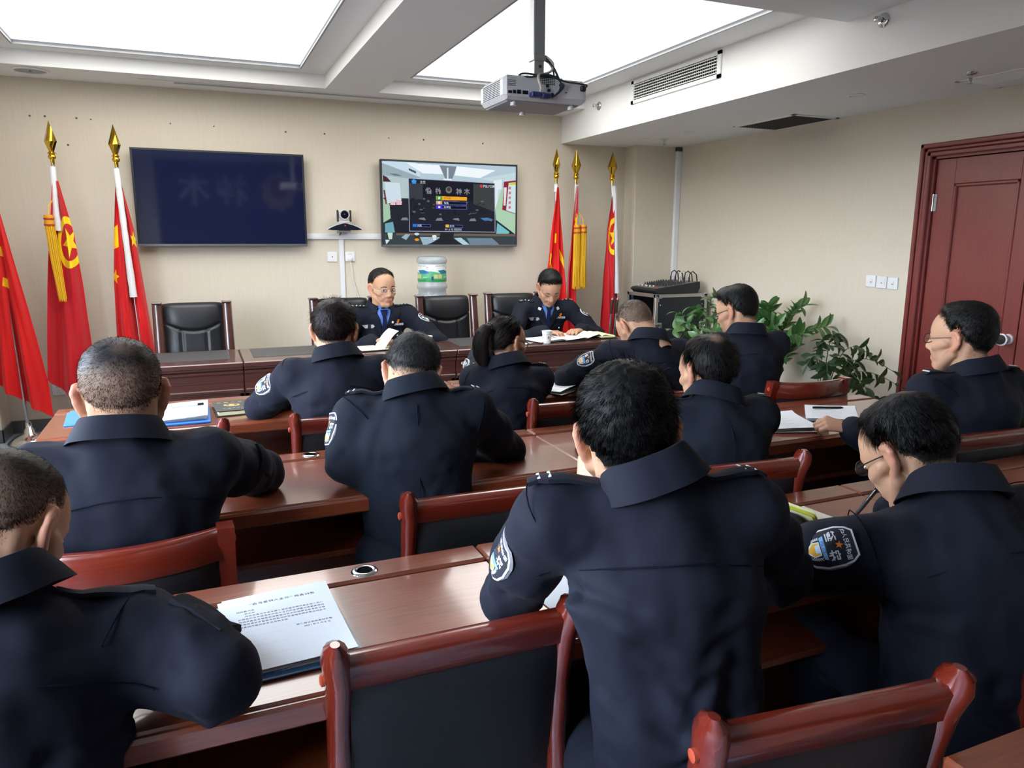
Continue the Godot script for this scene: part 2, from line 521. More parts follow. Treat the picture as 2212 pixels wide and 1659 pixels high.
func make_room() -> void:
	struct("floor", geo().bx(Vector3(XL - 0.15, -0.12, -0.15), Vector3(XR + 0.15, 0, ZB + 0.15)).mesh(), M.floor)
	struct("wall_front", geo().bx(Vector3(XL - 0.15, 0, -0.15), Vector3(XR + 0.15, 3.0, 0)).mesh(), M.wall)
	# right wall with the door opening z 3.06 .. 4.32, up to 2.04
	var g := geo()
	g.bx(Vector3(XR, 0, 0), Vector3(XR + 0.15, 3.0, 3.06))
	g.bx(Vector3(XR, 2.04, 3.06), Vector3(XR + 0.15, 3.0, 4.32))
	g.bx(Vector3(XR, 0, 4.32), Vector3(XR + 0.15, 3.0, ZB))
	struct("wall_right", g.mesh(), M.wall)
	g = geo()
	for s in [[0.0, 3.0], [4.6, 5.2], [6.8, ZB]]:
		g.bx(Vector3(XL - 0.15, 0, s[0]), Vector3(XL, 3.0, s[1]))
	for s in [[3.0, 4.6], [5.2, 6.8]]:
		g.bx(Vector3(XL - 0.15, 0, s[0]), Vector3(XL, 0.9, s[1]))
		g.bx(Vector3(XL - 0.15, 2.38, s[0]), Vector3(XL, 3.0, s[1]))
	struct("wall_left", g.mesh(), M.wall)
	struct("wall_back", geo().bx(Vector3(XL - 0.15, 0, ZB), Vector3(XR + 0.15, 3.0, ZB + 0.15)).mesh(), M.wall)
	# pilasters in the two front corners
	struct("trim_1", geo().bx(Vector3(4.04, 0, 0), Vector3(XR, 2.42, 0.21), 0.004).mesh(), M.wall)
	struct("trim_2", geo().bx(Vector3(XL, 0, 0), Vector3(-1.41, 2.66, 0.29), 0.004).mesh(), M.wall)
	# grey skirting
	struct("baseboard_front", geo().bx(Vector3(-1.40, 0, 0), Vector3(4.04, 0.1, 0.012), 0.003).mesh(), M.base)
	g = geo()
	g.bx(Vector3(-1.41, 0, 0.0), Vector3(-1.398, 0.1, 0.302), 0.003)
	g.bx(Vector3(XL, 0, 0.29), Vector3(-1.398, 0.1, 0.302), 0.003)
	g.bx(Vector3(XL, 0, 0.302), Vector3(XL + 0.012, 0.1, ZB), 0.003)
	struct("baseboard_left", g.mesh(), M.base)
	g = geo()
	g.bx(Vector3(XR - 0.012, 0, 0.21), Vector3(XR, 0.1, 2.97), 0.003)
	g.bx(Vector3(XR - 0.012, 0, 4.41), Vector3(XR, 0.1, ZB), 0.003)
	g.bx(Vector3(4.03, 0, 0.21), Vector3(XR, 0.1, 0.222), 0.003)
	struct("baseboard_right", g.mesh(), M.base)
	# ceiling: flat band, two coffers, beam between them, dropped bulkhead along the right
	g = geo()
	var T := 2.92
	var z0 := 0.46; var z1 := 3.42
	g.bx(Vector3(XL, HC, 0), Vector3(3.328, T, z0))
	g.bx(Vector3(XL, HC, z0), Vector3(-1.2, T, z1))
	g.bx(Vector3(1.036, HC, z0), Vector3(1.455, T, z1))
	g.bx(Vector3(XL, HC, z1), Vector3(3.328, T, ZB))
	for c in [[-1.2, 1.036, -1.007, 0.833], [1.455, 3.328, 1.68, 3.067]]:
		g.bx(Vector3(c[0], 2.75, z0), Vector3(c[1], T, 0.615))
		g.bx(Vector3(c[0], 2.75, 3.24), Vector3(c[1], T, z1))
		g.bx(Vector3(c[0], 2.75, 0.615), Vector3(c[2], T, 3.24))
		g.bx(Vector3(c[3], 2.75, 0.615), Vector3(c[1], T, 3.24))
	g.bx(Vector3(3.328, 2.40, 0), Vector3(XR, T, ZB))
	g.bx(Vector3(XL - 0.15, T, -0.15), Vector3(XR + 0.15, 3.05, ZB + 0.15))
	struct("ceiling", g.mesh(), M.white)
	var em := mat(rgb(244, 246, 250), 0.6)
	em.emission_enabled = true
	em.emission = Color(0.96, 0.98, 1.0)
	em.emission_energy_multiplier = 1.0
	var k := 0
	for c in [[-1.007, 0.833], [1.68, 3.067]]:
		var w: float = c[1] - c[0]
		var t := thing("ceiling_light", ["large glowing stretch ceiling panel in the left coffer", "large glowing stretch ceiling panel in the right coffer behind the projector"][k], "ceiling light", Vector3((c[0] + c[1]) * 0.5, 2.775, 1.9275), 0.0, "luminous ceiling panels")
		put("diffuser", geo().bx(Vector3(-w * 0.5, 0, -1.3125), Vector3(w * 0.5, 0.02, 1.3125)).mesh(), em, t)
		var fr := geo()
		for s: float in [-1.0, 1.0]:
			fr.bx(Vector3(s * w * 0.5 - 0.006, -0.027, -1.3125), Vector3(s * w * 0.5 + 0.006, -0.0, 1.3125))
			fr.bx(Vector3(-w * 0.5, -0.027, s * 1.3125 - 0.006), Vector3(w * 0.5, -0.0, s * 1.3125 + 0.006))
		put("edge_profile", fr.mesh(), M.grey, t)
		var al := AreaLight3D.new()
		al.name = "panel_light"
		al.area_size = Vector2(w - 0.03, 2.59)
		al.area_normalize_energy = true
		al.light_energy = PANEL * w / 1.84
		al.light_color = Color(1.0, 0.985, 0.955)
		al.shadow_enabled = true
		al.set("area_range", 14.0)
		t.add_child(al)
		al.rotation = Vector3(-PI / 2, 0, 0)
		al.position = Vector3(0, -0.012, 0)
		k += 1
	# windows on the left (beside the camera)
	for i in 2:
		var z := 3.8 + 2.2 * i
		var fr := geo()
		for s: float in [-0.8, 0.0, 0.8]:
			fr.box(Vector3(XL - 0.07, 1.64, z + s * 0.965), Vector3(0.06, 1.48, 0.055), 0.005)
		for y: float in [0.93, 1.85, 2.35]:
			fr.box(Vector3(XL - 0.07, y, z), Vector3(0.06, 0.055, 1.6), 0.005)
		var wo := struct("window_%d" % (i + 1), fr.mesh(), M.plastic)
		put("pane", geo().bx(Vector3(XL - 0.075, 0.93, z - 0.78), Vector3(XL - 0.069, 2.35, z + 0.78)).mesh(), M.glass, wo)
		put("window_sill", geo().bx(Vector3(XL - 0.14, 0.875, z - 0.83), Vector3(XL + 0.06, 0.9, z + 0.83), 0.004).mesh(), M.white, wo)
	make_door()
	make_back_wall()

func make_door() -> void:
	var X := XR
	# frame with stepped moulding: section given as (distance from opening, proud of the wall)
	var prof := [[0.0, 0.018], [0.03, 0.03], [0.055, 0.022], [0.085, 0.034]]
	var g := geo()
	for i in 3:
		var a: Array = prof[i]; var b: Array = prof[i + 1]
		var o0: float = a[0]; var o1: float = b[0]; var p: float = b[1]
		g.bx(Vector3(X - p, 0, 3.06 - o1), Vector3(X + 0.02, 2.04 + o1, 3.06 - o0), 0.006)
		g.bx(Vector3(X - p, 0, 4.32 + o0), Vector3(X + 0.02, 2.04 + o1, 4.32 + o1), 0.006)
		g.bx(Vector3(X - p, 2.04 + o0, 3.06 - o1), Vector3(X + 0.02, 2.04 + o1, 4.32 + o1), 0.006)
	g.bx(Vector3(X, 0, 3.06), Vector3(X + 0.12, 2.04, 3.075))
	g.bx(Vector3(X, 0, 4.305), Vector3(X + 0.12, 2.04, 4.32))
	g.bx(Vector3(X, 2.025, 3.06), Vector3(X + 0.12, 2.04, 4.32))
	g.bx(Vector3(X + 0.1, 0, 3.06), Vector3(X + 0.14, 2.04, 4.32))
	var fr := struct("door_1", g.mesh(), M.door)
	for leaf in [[3.078, 3.735, 3.21, 3.64], [3.741, 4.302, 3.86, 4.19]]:
		var z0: float = leaf[0]; var z1: float = leaf[1]; var a: float = leaf[2]; var b: float = leaf[3]
		g = geo()
		var xf := X + 0.02
		g.bx(Vector3(xf, 0.01, z0), Vector3(xf + 0.045, 2.02, a), 0.002)
		g.bx(Vector3(xf, 0.01, b), Vector3(xf + 0.045, 2.02, z1), 0.002)
		g.bx(Vector3(xf, 1.86, a), Vector3(xf + 0.045, 2.02, b), 0.002)
		g.bx(Vector3(xf, 0.01, a), Vector3(xf + 0.045, 0.2, b), 0.002)
		var d := put("door_leaf", g.mesh(), M.door, fr)
		g = geo()
		g.bx(Vector3(xf + 0.014, 0.2, a), Vector3(xf + 0.04, 1.86, b))
		for s in [[a, a + 0.022], [b - 0.022, b]]:
			g.bx(Vector3(xf - 0.004, 0.2, s[0]), Vector3(xf + 0.03, 1.86, s[1]), 0.006)
		for s in [[0.2, 0.222], [1.838, 1.86]]:
			g.bx(Vector3(xf - 0.004, s[0], a), Vector3(xf + 0.03, s[1], b), 0.006)
		put("panel", g.mesh(), M.door, d)
	g = geo()
	g.tube([Vector3(X + 0.012, 1.69, 3.075), Vector3(X + 0.012, 1.80, 3.075)], 0.008, 8)
	g.bx(Vector3(X + 0.014, 1.69, 3.066), Vector3(X + 0.021, 1.80, 3.10), 0.001)
	put("hinge", g.mesh(), M.steel, fr)
	var kb := put("door_knob", geo().lathe(Vector3.ZERO, [Vector2(0, 0), Vector2(0.032, 0.0), Vector2(0.032, 0.012), Vector2(0.022, 0.016), Vector2(0.022, 0.045), Vector2(0.036, 0.052), Vector2(0.038, 0.07), Vector2(0.0, 0.082)], 20, Basis(Vector3(0, 0, 1), PI / 2)).mesh(), M.plastic, fr)
	kb.position = Vector3(X + 0.02, 0.905, 3.69)
	put("knob_cap", geo().lathe(Vector3.ZERO, [Vector2(0.0, 0.072), Vector2(0.03, 0.072), Vector2(0.03, 0.084), Vector2(0.0, 0.088)], 16, Basis(Vector3(0, 0, 1), PI / 2)).mesh(), M.black, kb)

func make_back_wall() -> void:
	# dark feature panel with raised characters on the wall behind the camera; the dark television mirrors it
	var t := thing("feature_panel", "black panel with raised white characters on the rear wall, mirrored in the dark television", "wall panel", Vector3(1.55, 0, ZB))
	put("board", geo().bx(Vector3(-2.1, 0.1, -0.04), Vector3(1.75, 2.6, -0.001), 0.004).mesh(), mat(rgb(24, 24, 30), 0.5), t)
	var wm := mat(rgb(205, 200, 205), 0.5)
	var i := 0
	for ch in ["榆", "林", "神", "木"]:
		var x: float = [1.5, 0.85, -0.85, -1.5][i]
		var g := geo()
		for st: String in GLYPH[ch].split(" "):
			var a := Vector2(float(st[0]), float(st[1])) / 9.0 - Vector2(0.5, 0.5)
			var b := Vector2(float(st[2]), float(st[3])) / 9.0 - Vector2(0.5, 0.5)
			var d := (b - a)
			var ce := (a + b) * 0.5
			# seen from inside the room looking towards +z, right is -x
			g.box(Vector3(-ce.x * 0.5, -ce.y * 0.5, 0), Vector3(d.length() * 0.5 + 0.05, 0.055, 0.03), 0.0, Basis(Vector3(0, 0, 1), atan2(-d.y, -d.x)))
		put("character", g.mesh(), wm, t, Vector3(x, 2.1, -0.055))
		i += 1
	var e := geo()
	var poly := PackedVector2Array()
	for q in 28:
		var a := PI2 * q / 28.0
		var rr := 0.3 + 0.03 * cos(a * 9.0)
		poly.append(Vector2(cos(a) * rr, sin(a) * rr * 1.12))
	e.prism(poly, Vector3(0, 2.1, -0.075), Vector3(1, 0, 0), Vector3(0, 1, 0), Vector3(0, 0, 1), 0.03)
	var em := put("emblem", e.mesh(), mat(rgb(190, 165, 120), 0.4, 0.4), t)
	put("emblem_shield", geo().prism(PackedVector2Array([Vector2(-0.16, 0.14), Vector2(0, 0.2), Vector2(0.16, 0.14), Vector2(0.13, -0.1), Vector2(0, -0.2), Vector2(-0.13, -0.1)]), Vector3(0, 2.14, -0.095), Vector3(1, 0, 0), Vector3(0, 1, 0), Vector3(0, 0, 1), 0.02).mesh(), mat(rgb(150, 60, 50), 0.4), em)

# ---------------------------------------------------------------- ceiling fittings
func make_ceiling_fittings() -> void:
	var t := thing("slot_diffuser", "long narrow air slot in the white ceiling above the front wall", "air vent", Vector3(0, HC, 0.25))
	var g := geo()
	g.bx(Vector3(-0.3, -0.006, -0.05), Vector3(3.2, 0.0, -0.036), 0.002)
	g.bx(Vector3(-0.3, -0.006, 0.036), Vector3(3.2, 0.0, 0.05), 0.002)
	g.bx(Vector3(-0.3, -0.006, -0.036), Vector3(-0.05, 0.0, 0.036), 0.002)
	put("frame", g.mesh(), M.white, t)
	put("slot", geo().bx(Vector3(-0.05, -0.003, -0.036), Vector3(3.2, -0.0005, 0.036)).mesh(), M.grey, t)
	t = thing("ceiling_speaker", "round flush ceiling speaker above the flags on the left", "speaker", Vector3(-0.965, HC, 0.29))
	put("ring", geo().lathe(Vector3.ZERO, [Vector2(0.098, -0.001), Vector2(0.115, -0.001), Vector2(0.115, -0.008), Vector2(0.1, -0.01), Vector2(0.098, -0.001)], 32).mesh(), M.white, t)
	put("grille", geo().lathe(Vector3.ZERO, [Vector2(0.0, -0.006), Vector2(0.098, -0.004)], 32).mesh(), M.grey, t)
	put("badge", geo().box(Vector3(0, -0.007, 0.0), Vector3(0.016, 0.003, 0.01)).mesh(), M.dark, t)
	# air grille in the bulkhead face
	t = thing("air_grille", "rectangular white air grille with dark slats in the bulkhead face", "air vent", Vector3(3.328, 2.65, 1.812))
	g = geo()
	for s: float in [-1.0, 1.0]:
		g.bx(Vector3(-0.012, -0.088, s * 0.56 - s * 0.04), Vector3(0.0, 0.088, s * 0.56), 0.003)
		g.bx(Vector3(-0.012, s * 0.088 - s * 0.028, -0.56), Vector3(0.0, s * 0.088, 0.56), 0.003)
	put("frame", g.mesh(), M.white, t)
	put("recess", geo().bx(Vector3(-0.003, -0.06, -0.52), Vector3(-0.001, 0.06, 0.52)).mesh(), M.hole, t)
	for i in 6:
		put("slat", geo().box(Vector3(-0.008, -0.05 + 0.02 * i, 0), Vector3(0.008, 0.0055, 1.04), 0.0).mesh(), M.white, t)
	var fin := geo().box(Vector3.ZERO, Vector3(0.005, 0.118, 0.004)).mesh()
	for i in 43:
		put("fin", fin, M.grey, t, Vector3(-0.0045, 0, -0.507 + 0.0241 * i))
	# return grille in the soffit
	t = thing("return_grille", "dark rectangular return air grille in the lowered ceiling near the wall", "air vent", Vector3(4.315, 2.4, 1.9))
	g = geo()
	for s: float in [-1.0, 1.0]:
		g.bx(Vector3(s * 0.22, -0.008, -0.34), Vector3(s * 0.19, 0.0, 0.34), 0.002)
		g.bx(Vector3(-0.22, -0.008, s * 0.34), Vector3(0.22, 0.0, s * 0.31), 0.002)
	put("frame", g.mesh(), M.white, t)
	put("filter", geo().bx(Vector3(-0.19, -0.002, -0.31), Vector3(0.19, -0.0005, 0.31)).mesh(), M.dark, t)
	for i in 15:
		put("slat", geo().box(Vector3(-0.182 + 0.026 * i, -0.005, 0), Vector3(0.006, 0.006, 0.62), 0.0, Basis(Vector3(0, 0, 1), 0.5)).mesh(), M.dark, t)
	# unlit downlights
	var dl := [[3.966, 1.161, 0.05, "small unlit round downlight between the return grille and the flags"], [3.93, 2.954, 0.055, "unlit round downlight in the lowered ceiling above the switches"], [3.878, 0.633, 0.035, "tiny round ceiling cap nearest the flags on the right"]]
	for d in dl:
		t = thing("downlight", d[3], "downlight", Vector3(d[0], 2.4, d[1]), 0.0, "unlit downlights")
		put("ring", geo().lathe(Vector3.ZERO, [Vector2(d[2] * 0.78, -0.001), Vector2(d[2], -0.001), Vector2(d[2], -0.004), Vector2(d[2] * 0.8, -0.007), Vector2(d[2] * 0.78, -0.001)], 24).mesh(), M.white, t)
		put("lens", geo().lathe(Vector3.ZERO, [Vector2(0, -0.003), Vector2(d[2] * 0.78, -0.003)], 24).mesh(), M.plastic, t)
	# sprinklers: two from the bulkhead face, two hanging from the soffit
	var sp := [[Vector3(3.328, 2.635, 0.72), true, "small chrome sidewall sprinkler on the bulkhead beside the projector"], [Vector3(3.328, 2.60, 3.66), true, "large chrome sidewall sprinkler at the top right of the bulkhead"], [Vector3(4.013, 2.4, 0.72), false, "small hanging sprinkler above the flags in the corner"], [Vector3(3.983, 2.4, 3.68), false, "hanging chrome sprinkler beside the square ceiling diffuser"]]
	for s in sp:
		t = thing("sprinkler", s[2], "sprinkler", s[0], 0.0, "fire sprinklers")
		var bs := Basis(Vector3(0, 0, 1), PI / 2) if s[1] else Basis(Vector3(1, 0, 0), PI)
		put("escutcheon", geo().lathe(Vector3.ZERO, [Vector2(0.0, 0.001), Vector2(0.036, 0.001), Vector2(0.036, 0.006), Vector2(0.026, 0.012), Vector2(0.012, 0.014)], 24, bs).mesh(), M.chrome, t)
		g = geo()
		g.lathe(Vector3.ZERO, [Vector2(0.010, 0.010), Vector2(0.010, 0.03), Vector2(0.006, 0.032), Vector2(0.006, 0.05), Vector2(0.0, 0.05)], 12, bs)
		for a: float in [-1.0, 1.0]:
			g.tube([bs * Vector3(a * 0.009, 0.026, 0), bs * Vector3(a * 0.014, 0.038, 0), bs * Vector3(a * 0.003, 0.056, 0)], 0.0025, 6)
		put("head", g.mesh(), M.chrome, t)
		put("deflector", geo().lathe(Vector3.ZERO, [Vector2(0, 0.056), Vector2(0.015, 0.056), Vector2(0.013, 0.059), Vector2(0, 0.059)], 14, bs).mesh(), M.steel, t)
	# square diffuser at the right edge
	t = thing("ceiling_diffuser", "square pyramid shaped white air diffuser at the right edge of the ceiling", "air vent", Vector3(4.32, 2.4, 3.70))
	g = geo()
	for s: float in [-1.0, 1.0]:
		g.bx(Vector3(s * 0.2, -0.006, -0.22), Vector3(s * 0.17, 0.0, 0.22), 0.002)
		g.bx(Vector3(-0.2, -0.006, s * 0.22), Vector3(0.2, 0.0, s * 0.19), 0.002)
	put("frame", g.mesh(), M.white, t)
	g = geo()
	var ap := Vector3(0, -0.05, 0)
	var q := [Vector3(-0.17, -0.004, -0.19), Vector3(0.17, -0.004, -0.19), Vector3(0.17, -0.004, 0.19), Vector3(-0.17, -0.004, 0.19)]
	for i in 4:
		var a: Vector3 = q[i]; var b: Vector3 = q[(i + 1) % 4]
		g.quad(a, b, b.lerp(ap, 0.55), a.lerp(ap, 0.55))
	g.quad(q[0].lerp(ap, 0.55), q[1].lerp(ap, 0.55), q[2].lerp(ap, 0.55), q[3].lerp(ap, 0.55))
	put("cone", g.mesh(), M.white, t)
	make_projector()

func make_projector() -> void:
	var t := thing("projector", "white ceiling projector hanging on a grey pole with a tangle of cables", "projector", Vector3(1.26, 2.05, 3.89))
	var pw := mat(rgb(220, 222, 224), 0.45)
	# body: rounded box, slightly narrower below
	var g := geo()
	g.box(Vector3(0, 0.0, 0), Vector3(0.345, 0.085, 0.262), 0.016)
	var body := put("body", g.mesh(), pw, t)
	put("underside", geo().box(Vector3(0.0, -0.044, -0.01), Vector3(0.3, 0.008, 0.22), 0.003).mesh(), M.grey, body)
	var fo := geo()
	for s in [[-0.12, 0.09], [0.12, 0.09], [0.0, -0.1]]:
		fo.lathe(Vector3(s[0], -0.06, s[1]), [Vector2(0.0, 0), Vector2(0.012, 0.0), Vector2(0.01, 0.02)], 10)
	put("foot", fo.mesh(), pw, body)
	put("lens_barrel", geo().lathe(Vector3(0.06, 0.0, -0.13), [Vector2(0.042, 0.0), Vector2(0.04, 0.02), Vector2(0.032, 0.02), Vector2(0.03, 0.006), Vector2(0, 0.004)], 20, Basis(Vector3(1, 0, 0), -PI / 2)).mesh(), M.dark, t)
	# vent slots on the left side and the rear
	g = geo()
	for i in 12:
		for j in 9:
			g.bx(Vector3(-0.1735, -0.026 + j * 0.0062, -0.085 + i * 0.0145), Vector3(-0.172, -0.0225 + j * 0.0062, -0.075 + i * 0.0145))
	for i in 8:
		for j in 4:
			g.bx(Vector3(-0.03 + i * 0.008, 0.016 + j * 0.006, 0.1305), Vector3(-0.024 + i * 0.008, 0.0195 + j * 0.006, 0.1318))
			g.bx(Vector3(-0.158 + i * 0.004, 0.002 + j * 0.006, 0.1305), Vector3(-0.1555 + i * 0.004, 0.005 + j * 0.006, 0.1318))
	put("vent_slots", g.mesh(), M.dark, body)
	# ports on the rear face, facing the camera
	put("port_panel", geo().bx(Vector3(-0.163, -0.034, 0.1300), Vector3(0.045, 0.033, 0.1312)).mesh(), mat(rgb(208, 210, 213), 0.5), body)
	var ports := [[-0.158, 0.015, 0.009], [-0.138, 0.011, 0.012], [-0.122, 0.015, 0.014], [-0.1, 0.022, 0.013], [-0.03, 0.022, 0.012]]
	for p in ports:
		put("port", geo().bx(Vector3(p[0], -0.024, 0.131), Vector3(p[0] + p[1], -0.024 + p[2], 0.133)).mesh(), M.black, body)
	for p: Vector2 in [Vector2(0.0, 0.012), Vector2(0.006, -0.004), Vector2(0.02, -0.018), Vector2(0.055, 0.018)]:
		put("jack", geo().lathe(Vector3(p.x, p.y, 0.131), [Vector2(0, 0.003), Vector2(0.003, 0.003), Vector2(0.003, 0.006), Vector2(0.006, 0.006), Vector2(0.006, 0)], 10, Basis(Vector3(1, 0, 0), PI / 2)).mesh(), M.dark, body)
	put("lock_slot", geo().bx(Vector3(0.075, -0.008, 0.1312), Vector3(0.083, -0.005, 0.132)).mesh(), M.black, body)
	# pole and bracket
	g = geo()
	g.bx(Vector3(-0.024, 0.13, 0.02), Vector3(0.024, 0.60, 0.062), 0.003)
	put("pole", g.mesh(), mat(rgb(168, 171, 176), 0.4, 0.5), t)
	g = geo()
	g.bx(Vector3(-0.026, 0.115, 0.017), Vector3(0.026, 0.135, 0.066), 0.002)
	g.bx(Vector3(-0.021, 0.06, 0.022), Vector3(0.021, 0.118, 0.058), 0.002)
	g.bx(Vector3(-0.07, 0.044, -0.03), Vector3(0.07, 0.05, 0.09), 0.002)
	for s: float in [-1.0, 1.0]:
		g.bx(Vector3(s * 0.07 - 0.006, 0.042, -0.09), Vector3(s * 0.07 + 0.006, 0.048, 0.11), 0.002)
	var br := put("bracket", g.mesh(), M.alu, t)
	for p: Vector2 in [Vector2(-0.01, 0.125), Vector2(0.01, 0.125), Vector2(0.004, 0.095), Vector2(0.002, 0.07)]:
		put("bolt", geo().lathe(Vector3(p.x, p.y, 0.066 if p.y > 0.12 else 0.058), [Vector2(0.006, 0), Vector2(0.006, 0.003), Vector2(0.0, 0.004)], 8, Basis(Vector3(1, 0, 0), PI / 2)).mesh(), M.dark if p.y > 0.09 and p.y < 0.1 else M.steel, br)
	# cables
	var cb := func(pts: Array, r: float, m: Material, called: String) -> void:
		var c := Curve3D.new()
		for i in pts.size():
			var a: Vector3 = pts[maxi(i - 1, 0)]; var b: Vector3 = pts[mini(i + 1, pts.size() - 1)]
			c.add_point(pts[i], -(b - a) / 6.0, (b - a) / 6.0)
		c.bake_interval = 0.008
		put(called, geo().tube(Array(c.get_baked_points()), r, 7).mesh(), m, t)
	var blk := mat(rgb(48, 56, 62), 0.5)
	var bei := mat(rgb(196, 188, 176), 0.55)
	cb.call([Vector3(0.028, 0.13, 0.04), Vector3(0.05, 0.1, 0.06), Vector3(0.055, 0.06, 0.07), Vector3(0.0, 0.055, 0.09), Vector3(-0.07, 0.06, 0.08), Vector3(-0.1, 0.045, 0.1), Vector3(-0.06, 0.04, 0.13), Vector3(0.0, 0.05, 0.14), Vector3(0.05, 0.03, 0.14), Vector3(0.04, -0.01, 0.15), Vector3(0.015, -0.03, 0.14)], 0.0036, blk, "cable")
	cb.call([Vector3(0.028, 0.12, 0.05), Vector3(0.045, 0.09, 0.09), Vector3(0.06, 0.06, 0.09), Vector3(0.02, 0.05, 0.12), Vector3(0.07, 0.03, 0.145), Vector3(0.13, 0.028, 0.14), Vector3(0.165, 0.024, 0.138), Vector3(0.15, 0.012, 0.134)], 0.003, blk, "cable")
	cb.call([Vector3(0.028, 0.125, 0.06), Vector3(0.06, 0.085, 0.07), Vector3(0.065, 0.045, 0.1), Vector3(0.06, 0.01, 0.145), Vector3(0.03, -0.02, 0.145)], 0.0045, blk, "cable")
	cb.call([Vector3(0.026, 0.135, 0.055), Vector3(0.05, 0.11, 0.07), Vector3(0.04, 0.08, 0.09), Vector3(0.01, 0.062, 0.1), Vector3(-0.03, 0.05, 0.13), Vector3(-0.045, 0.03, 0.15), Vector3(-0.035, 0.0, 0.155), Vector3(-0.04, -0.022, 0.145)], 0.005, bei, "beige_cable")
	var bl := mat(rgb(40, 52, 104), 0.4)
	for q in [[Vector3(-0.055, -0.026, 0.148), Vector3(0.042, 0.018, 0.034), 0.0, bl], [Vector3(-0.015, -0.028, 0.148), Vector3(0.036, 0.018, 0.032), 0.0, bl], [Vector3(0.035, 0.045, 0.1), Vector3(0.045, 0.018, 0.02), -0.2, bl], [Vector3(0.148, 0.012, 0.138), Vector3(0.022, 0.02, 0.016), 0.0, blk], [Vector3(-0.01, 0.05, 0.11), Vector3(0.05, 0.012, 0.014), 0.0, blk], [Vector3(0.055, 0.01, 0.146), Vector3(0.014, 0.026, 0.012), -0.5, blk]]:
		put("plug", geo().box(q[0], q[1], 0.004, Basis(Vector3(0, 0, 1), q[2])).mesh(), q[3], t)

